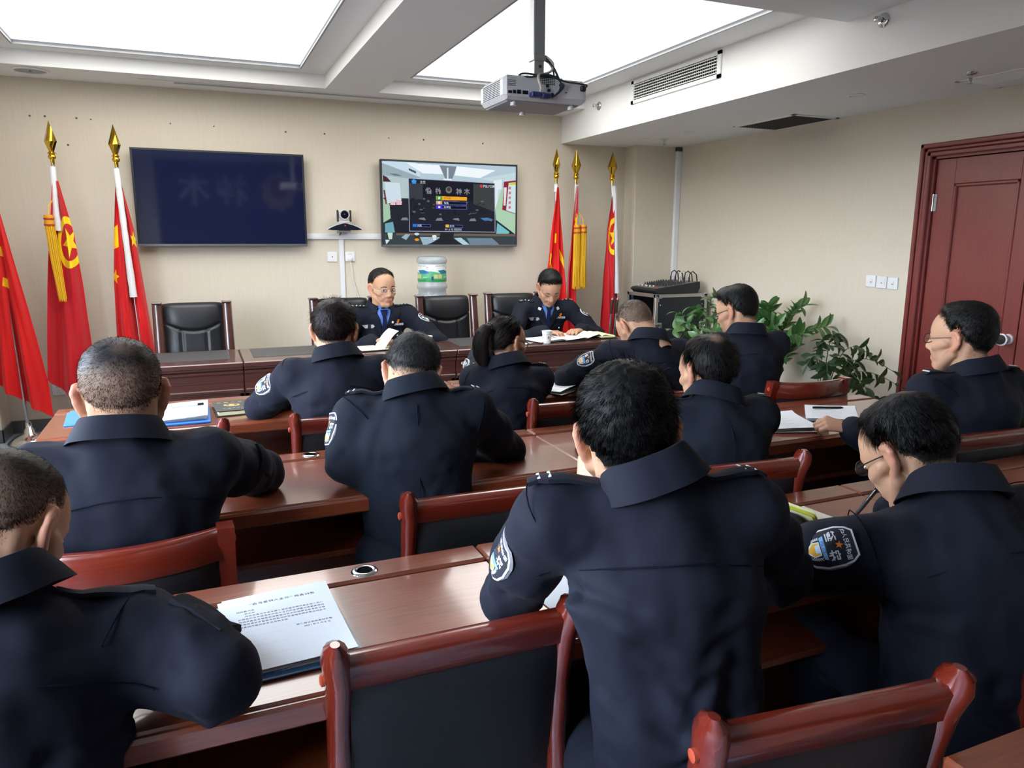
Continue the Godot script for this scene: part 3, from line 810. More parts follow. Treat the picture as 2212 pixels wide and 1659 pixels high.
# ---------------------------------------------------------------- things on and by the front wall
func screen_image() -> Image:
	# what the lit television shows: a view back over the room with a menu laid over it
	var im := Image.create(640, 368, false, Image.FORMAT_RGB8)
	var W := func(x: float, y: float) -> Vector2: return Vector2(x - 40.0, y - 75.0) * Vector2(640.0 / 2120.0, 368.0 / 1300.0)
	var P := func(pts: Array, c: Color) -> void:
		var o := []
		for i in range(0, pts.size(), 2):
			o.append(W.call(pts[i], pts[i + 1]))
		fillpoly(im, o, c)
	im.fill(rgb(40, 44, 52))
	P.call([40, 75, 2160, 75, 2160, 500, 40, 500], rgb(178, 200, 214))
	P.call([40, 75, 560, 75, 620, 300, 40, 105], rgb(196, 218, 232))
	P.call([40, 105, 620, 310, 430, 330, 40, 290], rgb(150, 170, 180))
	P.call([410, 90, 910, 105, 970, 245, 650, 240], rgb(236, 244, 250))
	P.call([1185, 110, 1820, 150, 1560, 285, 1150, 255], rgb(238, 246, 250))
	P.call([915, 105, 1185, 115, 1110, 330, 1010, 330], rgb(120, 132, 142))
	P.call([1030, 140, 1055, 140, 1055, 320, 1030, 320], rgb(214, 222, 230))
	P.call([975, 310, 1110, 310, 1110, 345, 975, 345], rgb(232, 238, 242))
	P.call([1590, 290, 2160, 170, 2160, 320, 1720, 330], rgb(196, 214, 222))
	P.call([440, 170, 550, 215, 550, 250, 440, 200], rgb(70, 84, 88))
	P.call([140, 262, 250, 262, 340, 292, 230, 296], rgb(110, 120, 124))
	P.call([40, 300, 430, 330, 430, 640, 40, 640], rgb(176, 196, 200))
	P.call([40, 640, 140, 740, 150, 960, 40, 1030], rgb(164, 196, 172))
	P.call([60, 1040, 190, 1010, 215, 1180, 60, 1180], rgb(110, 166, 178))
	P.call([70, 400, 300, 400, 320, 690, 100, 730], rgb(206, 220, 232))
	P.call([50, 290, 110, 320, 170, 390, 50, 390], rgb(70, 44, 50))
	P.call([50, 520, 75, 520, 100, 730, 80, 740], rgb(110, 58, 50))
	P.call([320, 400, 390, 400, 390, 640, 330, 640], rgb(182, 196, 196))
	P.call([140, 740, 430, 640, 1800, 640, 1810, 830, 1830, 1180, 210, 1180], rgb(36, 38, 48))
	P.call([150, 700, 230, 690, 230, 750, 150, 750], rgb(228, 190, 200))
	P.call([240, 655, 330, 690, 320, 745, 240, 745], rgb(224, 184, 196))
	P.call([1730, 330, 1940, 290, 1910, 800, 1730, 760], rgb(178, 196, 208))
	P.call([1780, 320, 1930, 290, 1910, 780, 1800, 760], rgb(222, 232, 238))
	P.call([1860, 460, 1920, 455, 1900, 720, 1850, 710], rgb(200, 214, 224))
	P.call([1920, 450, 2160, 560, 2160, 1200, 1830, 960, 1815, 780], rgb(172, 206, 176))
	P.call([1960, 330, 2160, 300, 2160, 860, 1935, 790], rgb(140, 40, 60))
	P.call([2040, 345, 2160, 330, 2160, 850, 2000, 800], rgb(206, 226, 230))
	P.call([2050, 350, 2160, 335, 2160, 370, 2050, 380], rgb(206, 206, 60))
	for i in 5:
		P.call([2045, 410 + i * 80, 2080, 408 + i * 80, 2078, 450 + i * 80, 2040, 450 + i * 80], rgb(206, 120, 120))
	P.call([1960, 420, 2010, 420, 1990, 720, 1955, 720], rgb(224, 220, 224))
	P.call([1850, 1010, 2060, 1160, 2050, 1190, 1835, 1190], rgb(120, 186, 196))
	P.call([40, 1190, 2160, 1200, 2160, 1375, 40, 1375], rgb(56, 66, 72))
	P.call([230, 1190, 2160, 1195, 2160, 1235, 230, 1225], rgb(108, 96, 84))
	P.call([590, 1250, 920, 1250, 860, 1310, 700, 1375, 640, 1375], rgb(150, 180, 196))
	P.call([1120, 1270, 1250, 1260, 1390, 1375, 1280, 1375], rgb(176, 206, 220))
	P.call([1340, 1265, 1760, 1265, 1900, 1375, 1400, 1375], rgb(110, 132, 148))
	P.call([920, 1165, 1140, 1165, 1120, 1260, 1270, 1375, 730, 1375, 900, 1270], rgb(36, 38, 44))
	P.call([1770, 1260, 1800, 1260, 1920, 1375, 1890, 1375], rgb(70, 58, 48))
	P.call([95, 1185, 175, 1185, 165, 1285, 115, 1285], rgb(196, 224, 206))
	P.call([305, 1260, 375, 1205, 445, 1210, 380, 1300], rgb(156, 176, 190))
	P.call([60, 1295, 130, 1300, 75, 1370], rgb(206, 226, 236))
	disc(im, W.call(545, 1235), 14, rgb(50, 50, 54), 14)
	disc(im, W.call(545, 1205), 12, rgb(190, 214, 228), 6)
	disc(im, W.call(545, 1295), 11, rgb(236, 156, 30), 6)
	disc(im, W.call(820, 1240), 11, rgb(232, 240, 240), 6)
	P.call([795, 1240, 850, 1240, 845, 1300, 800, 1300], rgb(214, 226, 226))
	# the menu
	P.call([432, 325, 1800, 365, 1812, 1160, 440, 1155], rgb(32, 34, 46))
	P.call([650, 350, 1450, 372, 1450, 660, 650, 640], rgb(24, 25, 36))
	P.call([440, 400, 650, 400, 650, 650, 440, 650], rgb(54, 58, 66))
	P.call([1450, 380, 1800, 390, 1810, 830, 1450, 700], rgb(60, 64, 66))
	for i in 6:
		P.call([300 + i * 270, 985 - (i % 2) * 20, 420 + i * 270, 985, 400 + i * 270, 940, 330 + i * 270, 945], rgb(124, 126, 134))
	P.call([1560, 935, 1690, 925, 1790, 960, 1640, 980], rgb(70, 120, 170))
	for i in 60:
		var p: Vector2 = W.call(380 + rng.randf() * 1250, 640 + rng.randf() * 250)
		disc(im, p, rng.randf_range(2.0, 9.0), rgb(22, 23, 30) if i % 3 else rgb(96, 98, 104), rng.randf_range(1.5, 5.0))
	var lx := [[700, "榆"], [850, "林"], [1180, "神"], [1310, "木"]]
	for q in lx:
		glyph(im, q[1], W.call(q[0], 465), 26.0, 4.0, rgb(132, 134, 142))
	disc(im, W.call(1058, 490), 15, rgb(120, 116, 112), 16)
	disc(im, W.call(1058, 480), 9, rgb(70, 60, 60), 10)
	var c0: Vector2 = W.call(432, 325); var c1: Vector2 = W.call(1805, 360); var c2: Vector2 = W.call(1815, 1165); var c3: Vector2 = W.call(435, 1158)
	for e in [[c0, c1], [c1, c2], [c2, c3], [c3, c0]]:
		line(im, e[0], e[1], 3.0, rgb(166, 178, 206))
	P.call([475, 365, 510, 335, 555, 360, 545, 405, 495, 410], rgb(60, 150, 236))
	glyph(im, "主", W.call(610, 358), 12.0, 1.6, rgb(214, 218, 226))
	glyph(im, "页", W.call(655, 358), 12.0, 1.6, rgb(214, 218, 226))
	disc(im, W.call(1583, 412), 7.5, rgb(206, 60, 60))
	latin(im, "POLYCOM", W.call(1620, 396), 10.0, 1.8, rgb(224, 226, 232))
	var rows := [[590, rgb(60, 164, 60), rgb(242, 166, 40)], [665, rgb(206, 156, 110), rgb(14, 16, 26)], [735, rgb(72, 40, 226), rgb(14, 16, 26)]]
	for q in rows:
		var y: float = q[0]
		P.call([852, y, 1348, y + 8, 1348, y + 66, 852, y + 62], rgb(84, 104, 176) if q[0] > 600 else q[2])
		P.call([860, y + 8, 1338, y + 16, 1338, y + 58, 860, y + 54], q[2])
		P.call([856, y + 4, 950, y + 5, 950, y + 60, 856, y + 58], q[1])
		disc(im, W.call(903, y + 32), 6, rgb(226, 226, 226), 5)
		scribble(im, W.call(980, y + 16), 3 if q[0] != 665 else 2, 10.0, 1.4, rgb(206, 214, 236) if q[0] > 600 else rgb(190, 130, 50))
	for q in [[485, 1042, rgb(30, 120, 226)], [1000, 1048, rgb(226, 190, 70)]]:
		P.call([q[0], q[1], q[0] + 280, q[1] + 4, q[0] + 280, q[1] + 50, q[0], q[1] + 46], rgb(84, 104, 176))
		P.call([q[0] + 60, q[1] + 8, q[0] + 272, q[1] + 12, q[0] + 272, q[1] + 42, q[0] + 60, q[1] + 40], rgb(14, 16, 26))
		P.call([q[0], q[1], q[0] + 58, q[1], q[0] + 58, q[1] + 46, q[0], q[1] + 46], q[2])
		scribble(im, W.call(q[0] + 70, q[1] + 8), 2, 10.0, 1.4, rgb(206, 214, 236))
	scribble(im, W.call(990, 1112), 3, 8.0, 1.2, rgb(206, 206, 226))
	digits(im, "10100", W.call(1085, 1112), 8.0, 1.4, rgb(206, 206, 226))
	digits(im, "10055", W.call(1165, 1112), 8.0, 1.4, rgb(206, 206, 226))
	return im

func make_tv(at: Vector3, lit: bool, label: String) -> void:
	var t := thing("television", label, "television", at, 0.0, "wall televisions")
	t.rotation.x = deg_to_rad(0.9)
	var w := 1.292; var h := 0.748
	put("housing", geo().box(Vector3(0, 0, -0.018), Vector3(w, h, 0.036), 0.004).mesh(), M.black, t)
	put("rear_cover", geo().box(Vector3(0, -0.05, -0.045), Vector3(w * 0.7, h * 0.6, 0.03), 0.01).mesh(), M.black, t)
	var g := geo()
	var b := 0.016
	g.bx(Vector3(-w / 2, h / 2 - b, 0), Vector3(w / 2, h / 2, 0.006), 0.002)
	g.bx(Vector3(-w / 2, -h / 2 + b, 0), Vector3(-w / 2 + b, h / 2 - b, 0.006), 0.002)
	g.bx(Vector3(w / 2 - b, -h / 2 + b, 0), Vector3(w / 2, h / 2 - b, 0.006), 0.002)
	put("bezel", g.mesh(), mat(rgb(40, 44, 50), 0.35), t)
	put("bottom_bar", geo().bx(Vector3(-w / 2, -h / 2, 0), Vector3(w / 2, -h / 2 + 0.02, 0.009), 0.003).mesh(), mat(rgb(120, 122, 126), 0.35, 0.6), t)
	var s: StandardMaterial3D
	if lit:
		s = mat(Color.BLACK, 0.25, 0.0, 0.3)
		s.emission_enabled = true
		s.emission = Color.BLACK
		s.emission_texture = tex(screen_image())
		s.emission_energy_multiplier = 0.86
	else:
		s = mat(rgb(22, 29, 58), 0.05, 0.0, 1.0)
	g = geo()
	g.quad(Vector3(-w / 2 + b, -h / 2 + 0.02, 0.003), Vector3(w / 2 - b, -h / 2 + 0.02, 0.003), Vector3(w / 2 - b, h / 2 - b, 0.003), Vector3(-w / 2 + b, h / 2 - b, 0.003))
	put("screen", g.mesh(), s, t)
	put("wall_bracket", geo().bx(Vector3(-0.25, -0.2, -0.078), Vector3(0.25, 0.2, -0.055)).mesh(), M.dark, t)

func make_wall_things() -> void:
	make_tv(Vector3(0.245, 1.808, 0.088), false, "dark switched off television on the left, mirroring the rear wall")
	make_tv(Vector3(2.18, 1.802, 0.088), true, "lit television showing a video meeting menu over a view of the room")
	# meeting camera on a bracket
	var t := thing("conference_camera", "round lens meeting camera on a dark bow shaped bar between the televisions", "camera", Vector3(1.205, 1.575, 0.1))
	var poly := PackedVector2Array()
	for i in 21:
		var x := -0.148 + 0.296 * i / 20.0
		poly.append(Vector2(x, 0.052 * (1.0 - pow(absf(x) / 0.148, 1.7))))
	poly.append(Vector2(0.1, -0.004)); poly.append(Vector2(-0.1, -0.004))
	put("bar", geo().prism(poly, Vector3(0, 0, -0.02), Vector3(1, 0, 0), Vector3(0, 1, 0), Vector3(0, 0, 1), 0.06).mesh(), mat(rgb(22, 26, 40), 0.25), t)
	poly = PackedVector2Array()
	for i in 21:
		var x := -0.155 + 0.31 * i / 20.0
		poly.append(Vector2(x, 0.058 * (1.0 - pow(absf(x) / 0.155, 1.7))))
	for i in 21:
		var x := 0.15 - 0.30 * i / 20.0
		poly.append(Vector2(x, 0.052 * (1.0 - pow(absf(x) / 0.15, 1.7)) - 0.001))
	put("bar_trim", geo().prism(poly, Vector3(0, 0.0, -0.02), Vector3(1, 0, 0), Vector3(0, 1, 0), Vector3(0, 0, 1), 0.062).mesh(), M.silver, t)
	put("logo", geo().box(Vector3(0, 0.035, 0.041), Vector3(0.012, 0.01, 0.002)).mesh(), mat(rgb(206, 70, 50), 0.4), t)
	put("turntable", geo().lathe(Vector3(0, 0.055, 0.005), [Vector2(0.05, 0), Vector2(0.052, 0.012), Vector2(0.04, 0.018), Vector2(0, 0.018)], 20).mesh(), M.silver, t)
	for s: float in [-1.0, 1.0]:
		put("arm", geo().box(Vector3(s * 0.054, 0.115, 0.005), Vector3(0.012, 0.1, 0.045), 0.005).mesh(), M.dark, t)
	put("head", geo().lathe(Vector3(0, 0.125, -0.03), [Vector2(0, 0), Vector2(0.04, 0.004), Vector2(0.047, 0.03), Vector2(0.046, 0.065), Vector2(0.038, 0.075), Vector2(0.034, 0.07)], 24, Basis(Vector3(1, 0, 0), PI / 2)).mesh(), M.silver, t)
	put("lens", geo().lathe(Vector3(0, 0.125, 0.03), [Vector2(0.036, 0.008), Vector2(0.03, 0.012), Vector2(0.016, 0.006), Vector2(0, 0.012)], 24, Basis(Vector3(1, 0, 0), PI / 2)).mesh(), mat(rgb(16, 18, 30), 0.1), t)
	put("bracket", geo().bx(Vector3(-0.05, -0.022, -0.1), Vector3(0.05, -0.004, 0.02), 0.003).mesh(), M.grey, t)
	put("cable", geo().tube([Vector3(-0.03, -0.004, 0.0), Vector3(-0.03, -0.035, -0.03), Vector3(-0.03, -0.045, -0.072)], 0.005, 7).mesh(), M.black, t)
	# white cable trunking
	t = thing("cable_trunking", "white plastic cable duct between the televisions running down behind the table", "cable duct", Vector3(1.19, 1.518, 0))
	put("run", geo().bx(Vector3(-0.32, -0.024, 0.0), Vector3(0.36, 0.024, 0.024), 0.004).mesh(), M.plastic, t)
	put("drop", geo().bx(Vector3(-0.021, -1.4, 0.0), Vector3(0.021, -0.024, 0.018), 0.004).mesh(), M.plastic, t)
	t = thing("corner_duct", "white cable duct with a dark top running down the front right corner", "cable duct", Vector3(4.52, 0, 0.222))
	put("duct", geo().bx(Vector3(-0.03, 1.0, -0.011), Vector3(0.028, 2.36, 0.022), 0.004).mesh(), M.plastic, t)
	put("top_fitting", geo().bx(Vector3(-0.034, 2.36, -0.011), Vector3(0.028, 2.398, 0.026), 0.003).mesh(), M.dark, t)
	# sockets and switches
	var plate := geo().box(Vector3(0, 0, 0.005), Vector3(0.086, 0.086, 0.01), 0.003).mesh()
	var hole := geo().box(Vector3.ZERO, Vector3(0.0025, 0.008, 0.002)).mesh()
	var sock := [[Vector3(1.108, 1.343, 0), 0, "blank white wall plate with a centre hole left of the duct", "wall plate"], [Vector3(1.262, 1.343, 0), 1, "white power socket with a plug right of the duct", "power socket"], [Vector3(-1.065, 0.325, 0), 2, "white power socket low on the wall behind the red flags", "power socket"]]
	for s in sock:
		t = thing("wall_socket", s[2], s[3], s[0], 0.0, "wall sockets")
		put("plate", plate, M.plastic, t)
		if s[1] == 0:
			put("centre_hole", geo().lathe(Vector3(0, 0, 0.01), [Vector2(0.005, 0.001), Vector2(0, 0.001)], 10, Basis(Vector3(1, 0, 0), PI / 2)).mesh(), M.dark, t)
			continue
		for e in [[-0.009, 0.022, 0.0], [0.009, 0.022, 0.0], [0.0, -0.004, 0.0], [-0.01, -0.02, -0.5], [0.01, -0.02, 0.5]]:
			if s[1] == 1 and e[1] < 0.0:
				continue
			var o := put("slot", hole, M.dark, t, Vector3(e[0], e[1], 0.0105))
			o.rotation.z = e[2]
			o.scale = Vector3(1.6, 1, 1) if e[1] > 0.01 else Vector3.ONE
		if s[1] == 1:
			var pl := geo()
			pl.box(Vector3(0, -0.018, 0.024), Vector3(0.032, 0.034, 0.028), 0.008)
			put("plug", pl.mesh(), M.plastic, t)
			put("cord", geo().tube([Vector3(0, -0.034, 0.024), Vector3(0.005, -0.07, 0.02), Vector3(0.02, -0.2, 0.012), Vector3(0.07, -0.38, 0.008), Vector3(0.1, -0.55, 0.008), Vector3(0.2, -0.95, 0.01)], 0.0032, 7).mesh(), M.plastic, t)
	var sw := ["leftmost white light switch by the red door", "middle white light switch by the red door, with a two part rocker", "light switch nearest the red door of the row of three"]
	for i in 3:
		t = thing("light_switch", sw[i], "light switch", Vector3(XR, 1.205 - 0.003 * i, 2.655 + 0.093 * i), -PI / 2, "light switches by the door")
		put("plate", plate, M.plastic, t)
		put("rocker", geo().box(Vector3(0.014 if i == 1 else 0.0, 0.0, 0.011), Vector3(0.03 if i != 1 else 0.034, 0.06 if i == 1 else 0.03, 0.004), 0.001, Basis(Vector3(1, 0, 0), 0.06)).mesh(), M.plastic, t)
		put("marker", geo().box(Vector3(0.004, -0.006, 0.0135), Vector3(0.012, 0.008, 0.002)).mesh(), M.grey, t)
	# old nail holes and plugs left in the front wall
	var nl := geo().lathe(Vector3.ZERO, [Vector2(0.008, 0), Vector2(0.007, 0.003), Vector2(0.0, 0.004)], 8, Basis(Vector3(1, 0, 0), PI / 2)).mesh()
	var pos := [[-1.046, 2.382], [-0.949, 2.385], [-0.745, 2.384], [-0.65, 2.38], [-0.819, 2.187], [-0.101, 2.383], [0.217, 2.38], [0.771, 2.368], [1.088, 2.37], [1.641, 2.365], [1.956, 2.366], [2.52, 2.362]]
	var nlab := ["first rusty nail head from the left on the front wall", "second rusty nail head from the left on the front wall", "third rusty nail head on the front wall, above the flags", "fourth nail head on the front wall, above the middle left flag", "lone nail head right of the left golden spear tip", "nail head above the left end of the dark television", "nail head above the middle of the dark television", "nail head above the right end of the dark television", "nail head above the gap between the televisions", "nail head above the left end of the lit television", "nail head above the middle of the lit television", "nail head above the right end of the lit television"]
	var nm := mat(rgb(96, 84, 72), 0.7)
	for i in pos.size():
		var o := put("nail", nl, nm, self, Vector3(pos[i][0], pos[i][1], 0.0))
		tag(o, nlab[i], "nail", "old nails in the front wall")
		if i in [3, 5, 6, 9]:
			o.scale = Vector3.ONE * 0.75
	make_flags()
	make_bottle()
	make_case()
	make_plants()

# flag painted in its own cloth coordinates: kind 0 youth ring and star, 1 national stars, 2 party fragments
func flag_tex(kind: int, place: int) -> ImageTexture:
	var im := Image.create(192, 768, false, Image.FORMAT_RGB8)
	var red := [rgb(196, 26, 36), rgb(214, 24, 30), rgb(220, 26, 26)][kind] as Color
	im.fill(red)
	var Y := rgb(250, 216, 20)
	if kind == 0:
		var ce := Vector2(150, 215) if place == 0 else Vector2(112, 235)
		var rx := 92.0 if place == 0 else 78.0
		disc(im, ce, rx, Y, 92)
		disc(im, ce, rx * 0.72, red, 66)
		fillpoly(im, star_pts(ce + Vector2(4, 0), 58, 0.0 if place else 0.9), Y)
	elif kind == 1:
		if place == 0:
			fillpoly(im, [Vector2(0, 190), Vector2(34, 178), Vector2(38, 260), Vector2(0, 270)], Y)
			fillpoly(im, star_pts(Vector2(6, 372), 30, 0.2), Y)
			fillpoly(im, star_pts(Vector2(176, 232), 34, 0.2), Y)
		else:
			fillpoly(im, star_pts(Vector2(126, 162), 48, 0.3), Y)
	else:
		if place == 0:
			fillpoly(im, [Vector2(90, 210), Vector2(112, 210), Vector2(112, 245), Vector2(90, 245)], Y)
			fillpoly(im, [Vector2(96, 320), Vector2(118, 322), Vector2(116, 356), Vector2(90, 352)], Y)
		else:
			fillpoly(im, [Vector2(78, 205), Vector2(96, 205), Vector2(94, 248), Vector2(76, 248)], Y)
			fillpoly(im, [Vector2(8, 300), Vector2(52, 330), Vector2(70, 372), Vector2(66, 406), Vector2(10, 352)], Y)
			fillpoly(im, [Vector2(150, 270), Vector2(190, 330), Vector2(190, 372), Vector2(160, 330)], Y)
	return tex(im)

func make_flag(label: String, base: Vector3, lean: float, top: float, left: Array, right: Array, bots: Vector3, folds: float, t_: ImageTexture, sleeve: Array, tassels: Array, seed_: float) -> void:
	var t := thing("flag", label, "flag", base, 0.0, "red flags on gold tipped poles")
	var H := 2.02
	var tipx := lean
	var P := func(y: float) -> Vector3: return Vector3(tipx * y / H, y, 0)
	put("base", geo().lathe(Vector3.ZERO, [Vector2(0, 0), Vector2(0.145, 0.0), Vector2(0.145, 0.012), Vector2(0.1, 0.05), Vector2(0.04, 0.075), Vector2(0.03, 0.11), Vector2(0.022, 0.115), Vector2(0.02, 0.16), Vector2(0, 0.16)], 28).mesh(), M.chrome, t)
	put("pole", geo().tube([P.call(0.1), P.call(1.0), P.call(H)], 0.0125, 12).mesh(), M.steel, t)
	var fin := put("finial", geo().lathe(P.call(H), [Vector2(0.013, -0.005), Vector2(0.014, 0.03), Vector2(0.022, 0.034), Vector2(0.028, 0.05), Vector2(0.018, 0.066), Vector2(0.03, 0.072), Vector2(0.02, 0.084), Vector2(0.012, 0.086)], 16).mesh(), M.gold, t)
	put("spear", geo().lathe(P.call(H), [Vector2(0.018, 0.085), Vector2(0.046, 0.155), Vector2(0.0, 0.30)], 4, Basis(Vector3(0, 1, 0), seed_), false).mesh(), M.gold, fin)
	# the cloth, gathered at the top and opening downwards in folds
	var rows := []
	var R := 40; var C := 29
	for i in R:
		var v := float(i) / (R - 1)
		var row := []
		for j in C:
			var u := float(j) / (C - 1)
			var bot := lerpf(bots.x, bots.z, u) if bots.y < 0 else (lerpf(bots.x, bots.y, u * 2.0) if u < 0.5 else lerpf(bots.y, bots.z, u * 2.0 - 1.0))
			var y := lerpf(top, bot, v)
			var k := clampf((top - y) / maxf(top - 0.4, 0.1), 0.0, 1.0)
			var fl := 0.0; var fr := 0.0
			var sg := left.size() - 1
			var q := k * sg
			var qi := mini(int(q), sg - 1)
			fl = lerpf(left[qi], left[qi + 1], q - qi)
			fr = lerpf(right[qi], right[qi + 1], q - qi)
			var amp := 0.012 + 0.032 * k
			var z := amp * sin(u * PI2 * folds + seed_ + v * 1.6) + 0.5 * amp * sin(u * PI2 * folds * 1.9 + seed_ * 2.0 - v * 2.5) + 0.004 * sin(v * 19.0 + u * 8.0)
			var p: Vector3 = P.call(y)
			row.append(p + Vector3(lerpf(fl, fr, u), 0, 0.035 + z))
		rows.append(row)
	var cm := mat(Color.WHITE, 0.55, 0.0, 0.35)
	cm.albedo_texture = t_
	cm.backlight_enabled = true
	cm.backlight = Color(0.25, 0.05, 0.04)
	cm.rim_enabled = true
	cm.rim = 0.3
	put("cloth", geo().grid(rows).mesh(), cm, t)
	if sleeve.size():
		var pts := []; var rad := []
		for i in 14:
			pts.append(P.call(lerpf(sleeve[0], sleeve[1], i / 13.0)) + Vector3(0, 0, sleeve[2]))
			rad.append(0.021 + 0.002 * (i % 2) + (0.004 if i > 9 else 0.0))
		put("sleeve", geo().tube(pts, rad, 10).mesh(), M.plastic, t)
	for ts in tassels:
		var o: Vector3 = P.call(ts[0]) + Vector3(ts[1], 0, 0.1)
		var L: float = ts[2]
		var tn := put("tassel", geo().lathe(o, [Vector2(0.0, 0.0), Vector2(0.03, 0.0), Vector2(0.033, -0.02), Vector2(0.03, -0.035), Vector2(0.034, -0.06), Vector2(0.031, -0.075), Vector2(0.0, -0.075)], 14).mesh(), mat(rgb(222, 150, 16), 0.5), t)
		var br := geo()
		br.lathe(o, [Vector2(0.0335, -0.022), Vector2(0.0345, -0.028), Vector2(0.0335, -0.034)], 14)
		br.lathe(o, [Vector2(0.0335, -0.064), Vector2(0.0345, -0.07), Vector2(0.0335, -0.076)], 14)
		put("band", br.mesh(), mat(rgb(170, 60, 20), 0.6), tn)
		var fg := geo()
		for i in 70:
			var a := PI2 * i * 0.618
			var r := 0.03 * sqrt((i % 23 + 1) / 23.0)
			var e := o + Vector3(cos(a) * r * ts[3] + ts[4], -L + rng.randf() * 0.035, sin(a) * r * 0.7)
			fg.tube([o + Vector3(cos(a) * r, -0.07, sin(a) * r), o + Vector3(cos(a) * r * 1.05, -L * 0.5, sin(a) * r) + Vector3(ts[4] * 0.4, 0, 0), e], 0.0034, 4)
		var fo := put("fringe", fg.mesh(), M.tassel, tn)
		fo.set_meta("kind", "stuff")
		put("cord", geo().tube([P.call(minf(ts[0] + 0.14, 1.98)) + Vector3(0, 0, 0.02), o + Vector3(0.004, 0.06, -0.02), o], 0.004, 6).mesh(), M.tassel, tn)

func make_flags() -> void:
	make_flag("red flag cut off by the left edge of the photo on a round chrome base", Vector3(-1.225, 0, 0.36), -0.06, 1.86, [-0.02, -0.05, -0.10, -0.16, -0.2], [0.02, 0.06, 0.10, 0.14, 0.17], Vector3(0.5, 0.34, 0.18), 2.6, flag_tex(2, 0), [1.98, 1.8, 0.0], [], 0.4)
	make_flag("dark red flag with yellow ring and star and one golden tassel at the left", Vector3(-0.94, 0, 0.3), 0.05, 1.90, [-0.005, -0.05, -0.09, -0.12, -0.15], [0.03, 0.10, 0.13, 0.15, 0.17], Vector3(0.46, 0.30, 0.40), 1.4, flag_tex(0, 0), [2.0, 1.55, 0.03], [[1.66, -0.04, 0.62, 0.8, 0.03]], 1.2)
	make_flag("red flag with yellow star pieces and long white sleeve beside the dark television", Vector3(-0.41, 0, 0.28), -0.075, 1.96, [-0.01, -0.07, -0.12, -0.15, -0.17], [0.01, 0.06, 0.075, 0.09, 0.1], Vector3(0.42, 0.38, 0.40), 2.2, flag_tex(1, 0), [2.0, 1.06, 0.065], [], 2.1)
	make_flag("bright red flag with yellow hammer pieces nearest the lit television", Vector3(3.12, 0, 0.28), 0.02, 1.97, [-0.01, -0.06, -0.10, -0.13, -0.15], [0.01, 0.05, 0.09, 0.12, 0.15], Vector3(0.45, 0.4, 0.42), 2.0, flag_tex(2, 1), [2.0, 1.93, 0.0], [], 0.2)
	make_flag("red flag with two thick golden tassels behind the reading officer", Vector3(3.35, 0, 0.27), 0.0, 1.99, [-0.02, -0.06, -0.09, -0.10, -0.12], [0.005, 0.01, 0.01, 0.03, 0.05], Vector3(0.5, 0.42, 0.42), 1.5, flag_tex(1, 1), [2.0, 1.2, 0.02], [[1.63, -0.03, 0.6, 1.3, 0.0], [1.635, 0.035, 0.6, 1.3, 0.0]], 1.0)
	make_flag("dark red flag with yellow ring and star standing nearest the right corner", Vector3(3.86, 0, 0.27), -0.12, 1.98, [-0.01, -0.08, -0.12, -0.16, -0.19], [0.005, 0.01, 0.01, 0.02, 0.04], Vector3(0.56, 0.5, 0.52), 1.3, flag_tex(0, 1), [2.0, 0.98, 0.045], [], 2.7)
	# telescopic poles propped behind the head table
	for i in 2:
		var t := thing("telescopic_pole", ["left one of the two thin telescopic rods with dark grip standing before the corner flag", "right one of the two thin telescopic rods with dark grip standing before the corner flag"][i], "pole", Vector3(3.28 + 0.045 * i, 0, 0.95), 0.0, "telescopic rods")
		var a := Vector3(0.02, 0.0, 0); var b := Vector3(0.09 + 0.005 * i, 0.86, 0)
		put("tube", geo().tube([a, a.lerp(b, 1.0)], 0.007, 10).mesh(), M.steel, t)
		var d := (b - a).normalized()
		put("grip", geo().tube([b - d * 0.01, b + d * 0.115], 0.0125, 10).mesh(), mat(rgb(52, 30, 28), 0.5), t)
		put("tip", geo().tube([b + d * 0.112, b + d * 0.128, b + d * 0.134], [0.011, 0.010, 0.003], 10).mesh(), mat(rgb(210, 160, 130), 0.3, 0.7), t)

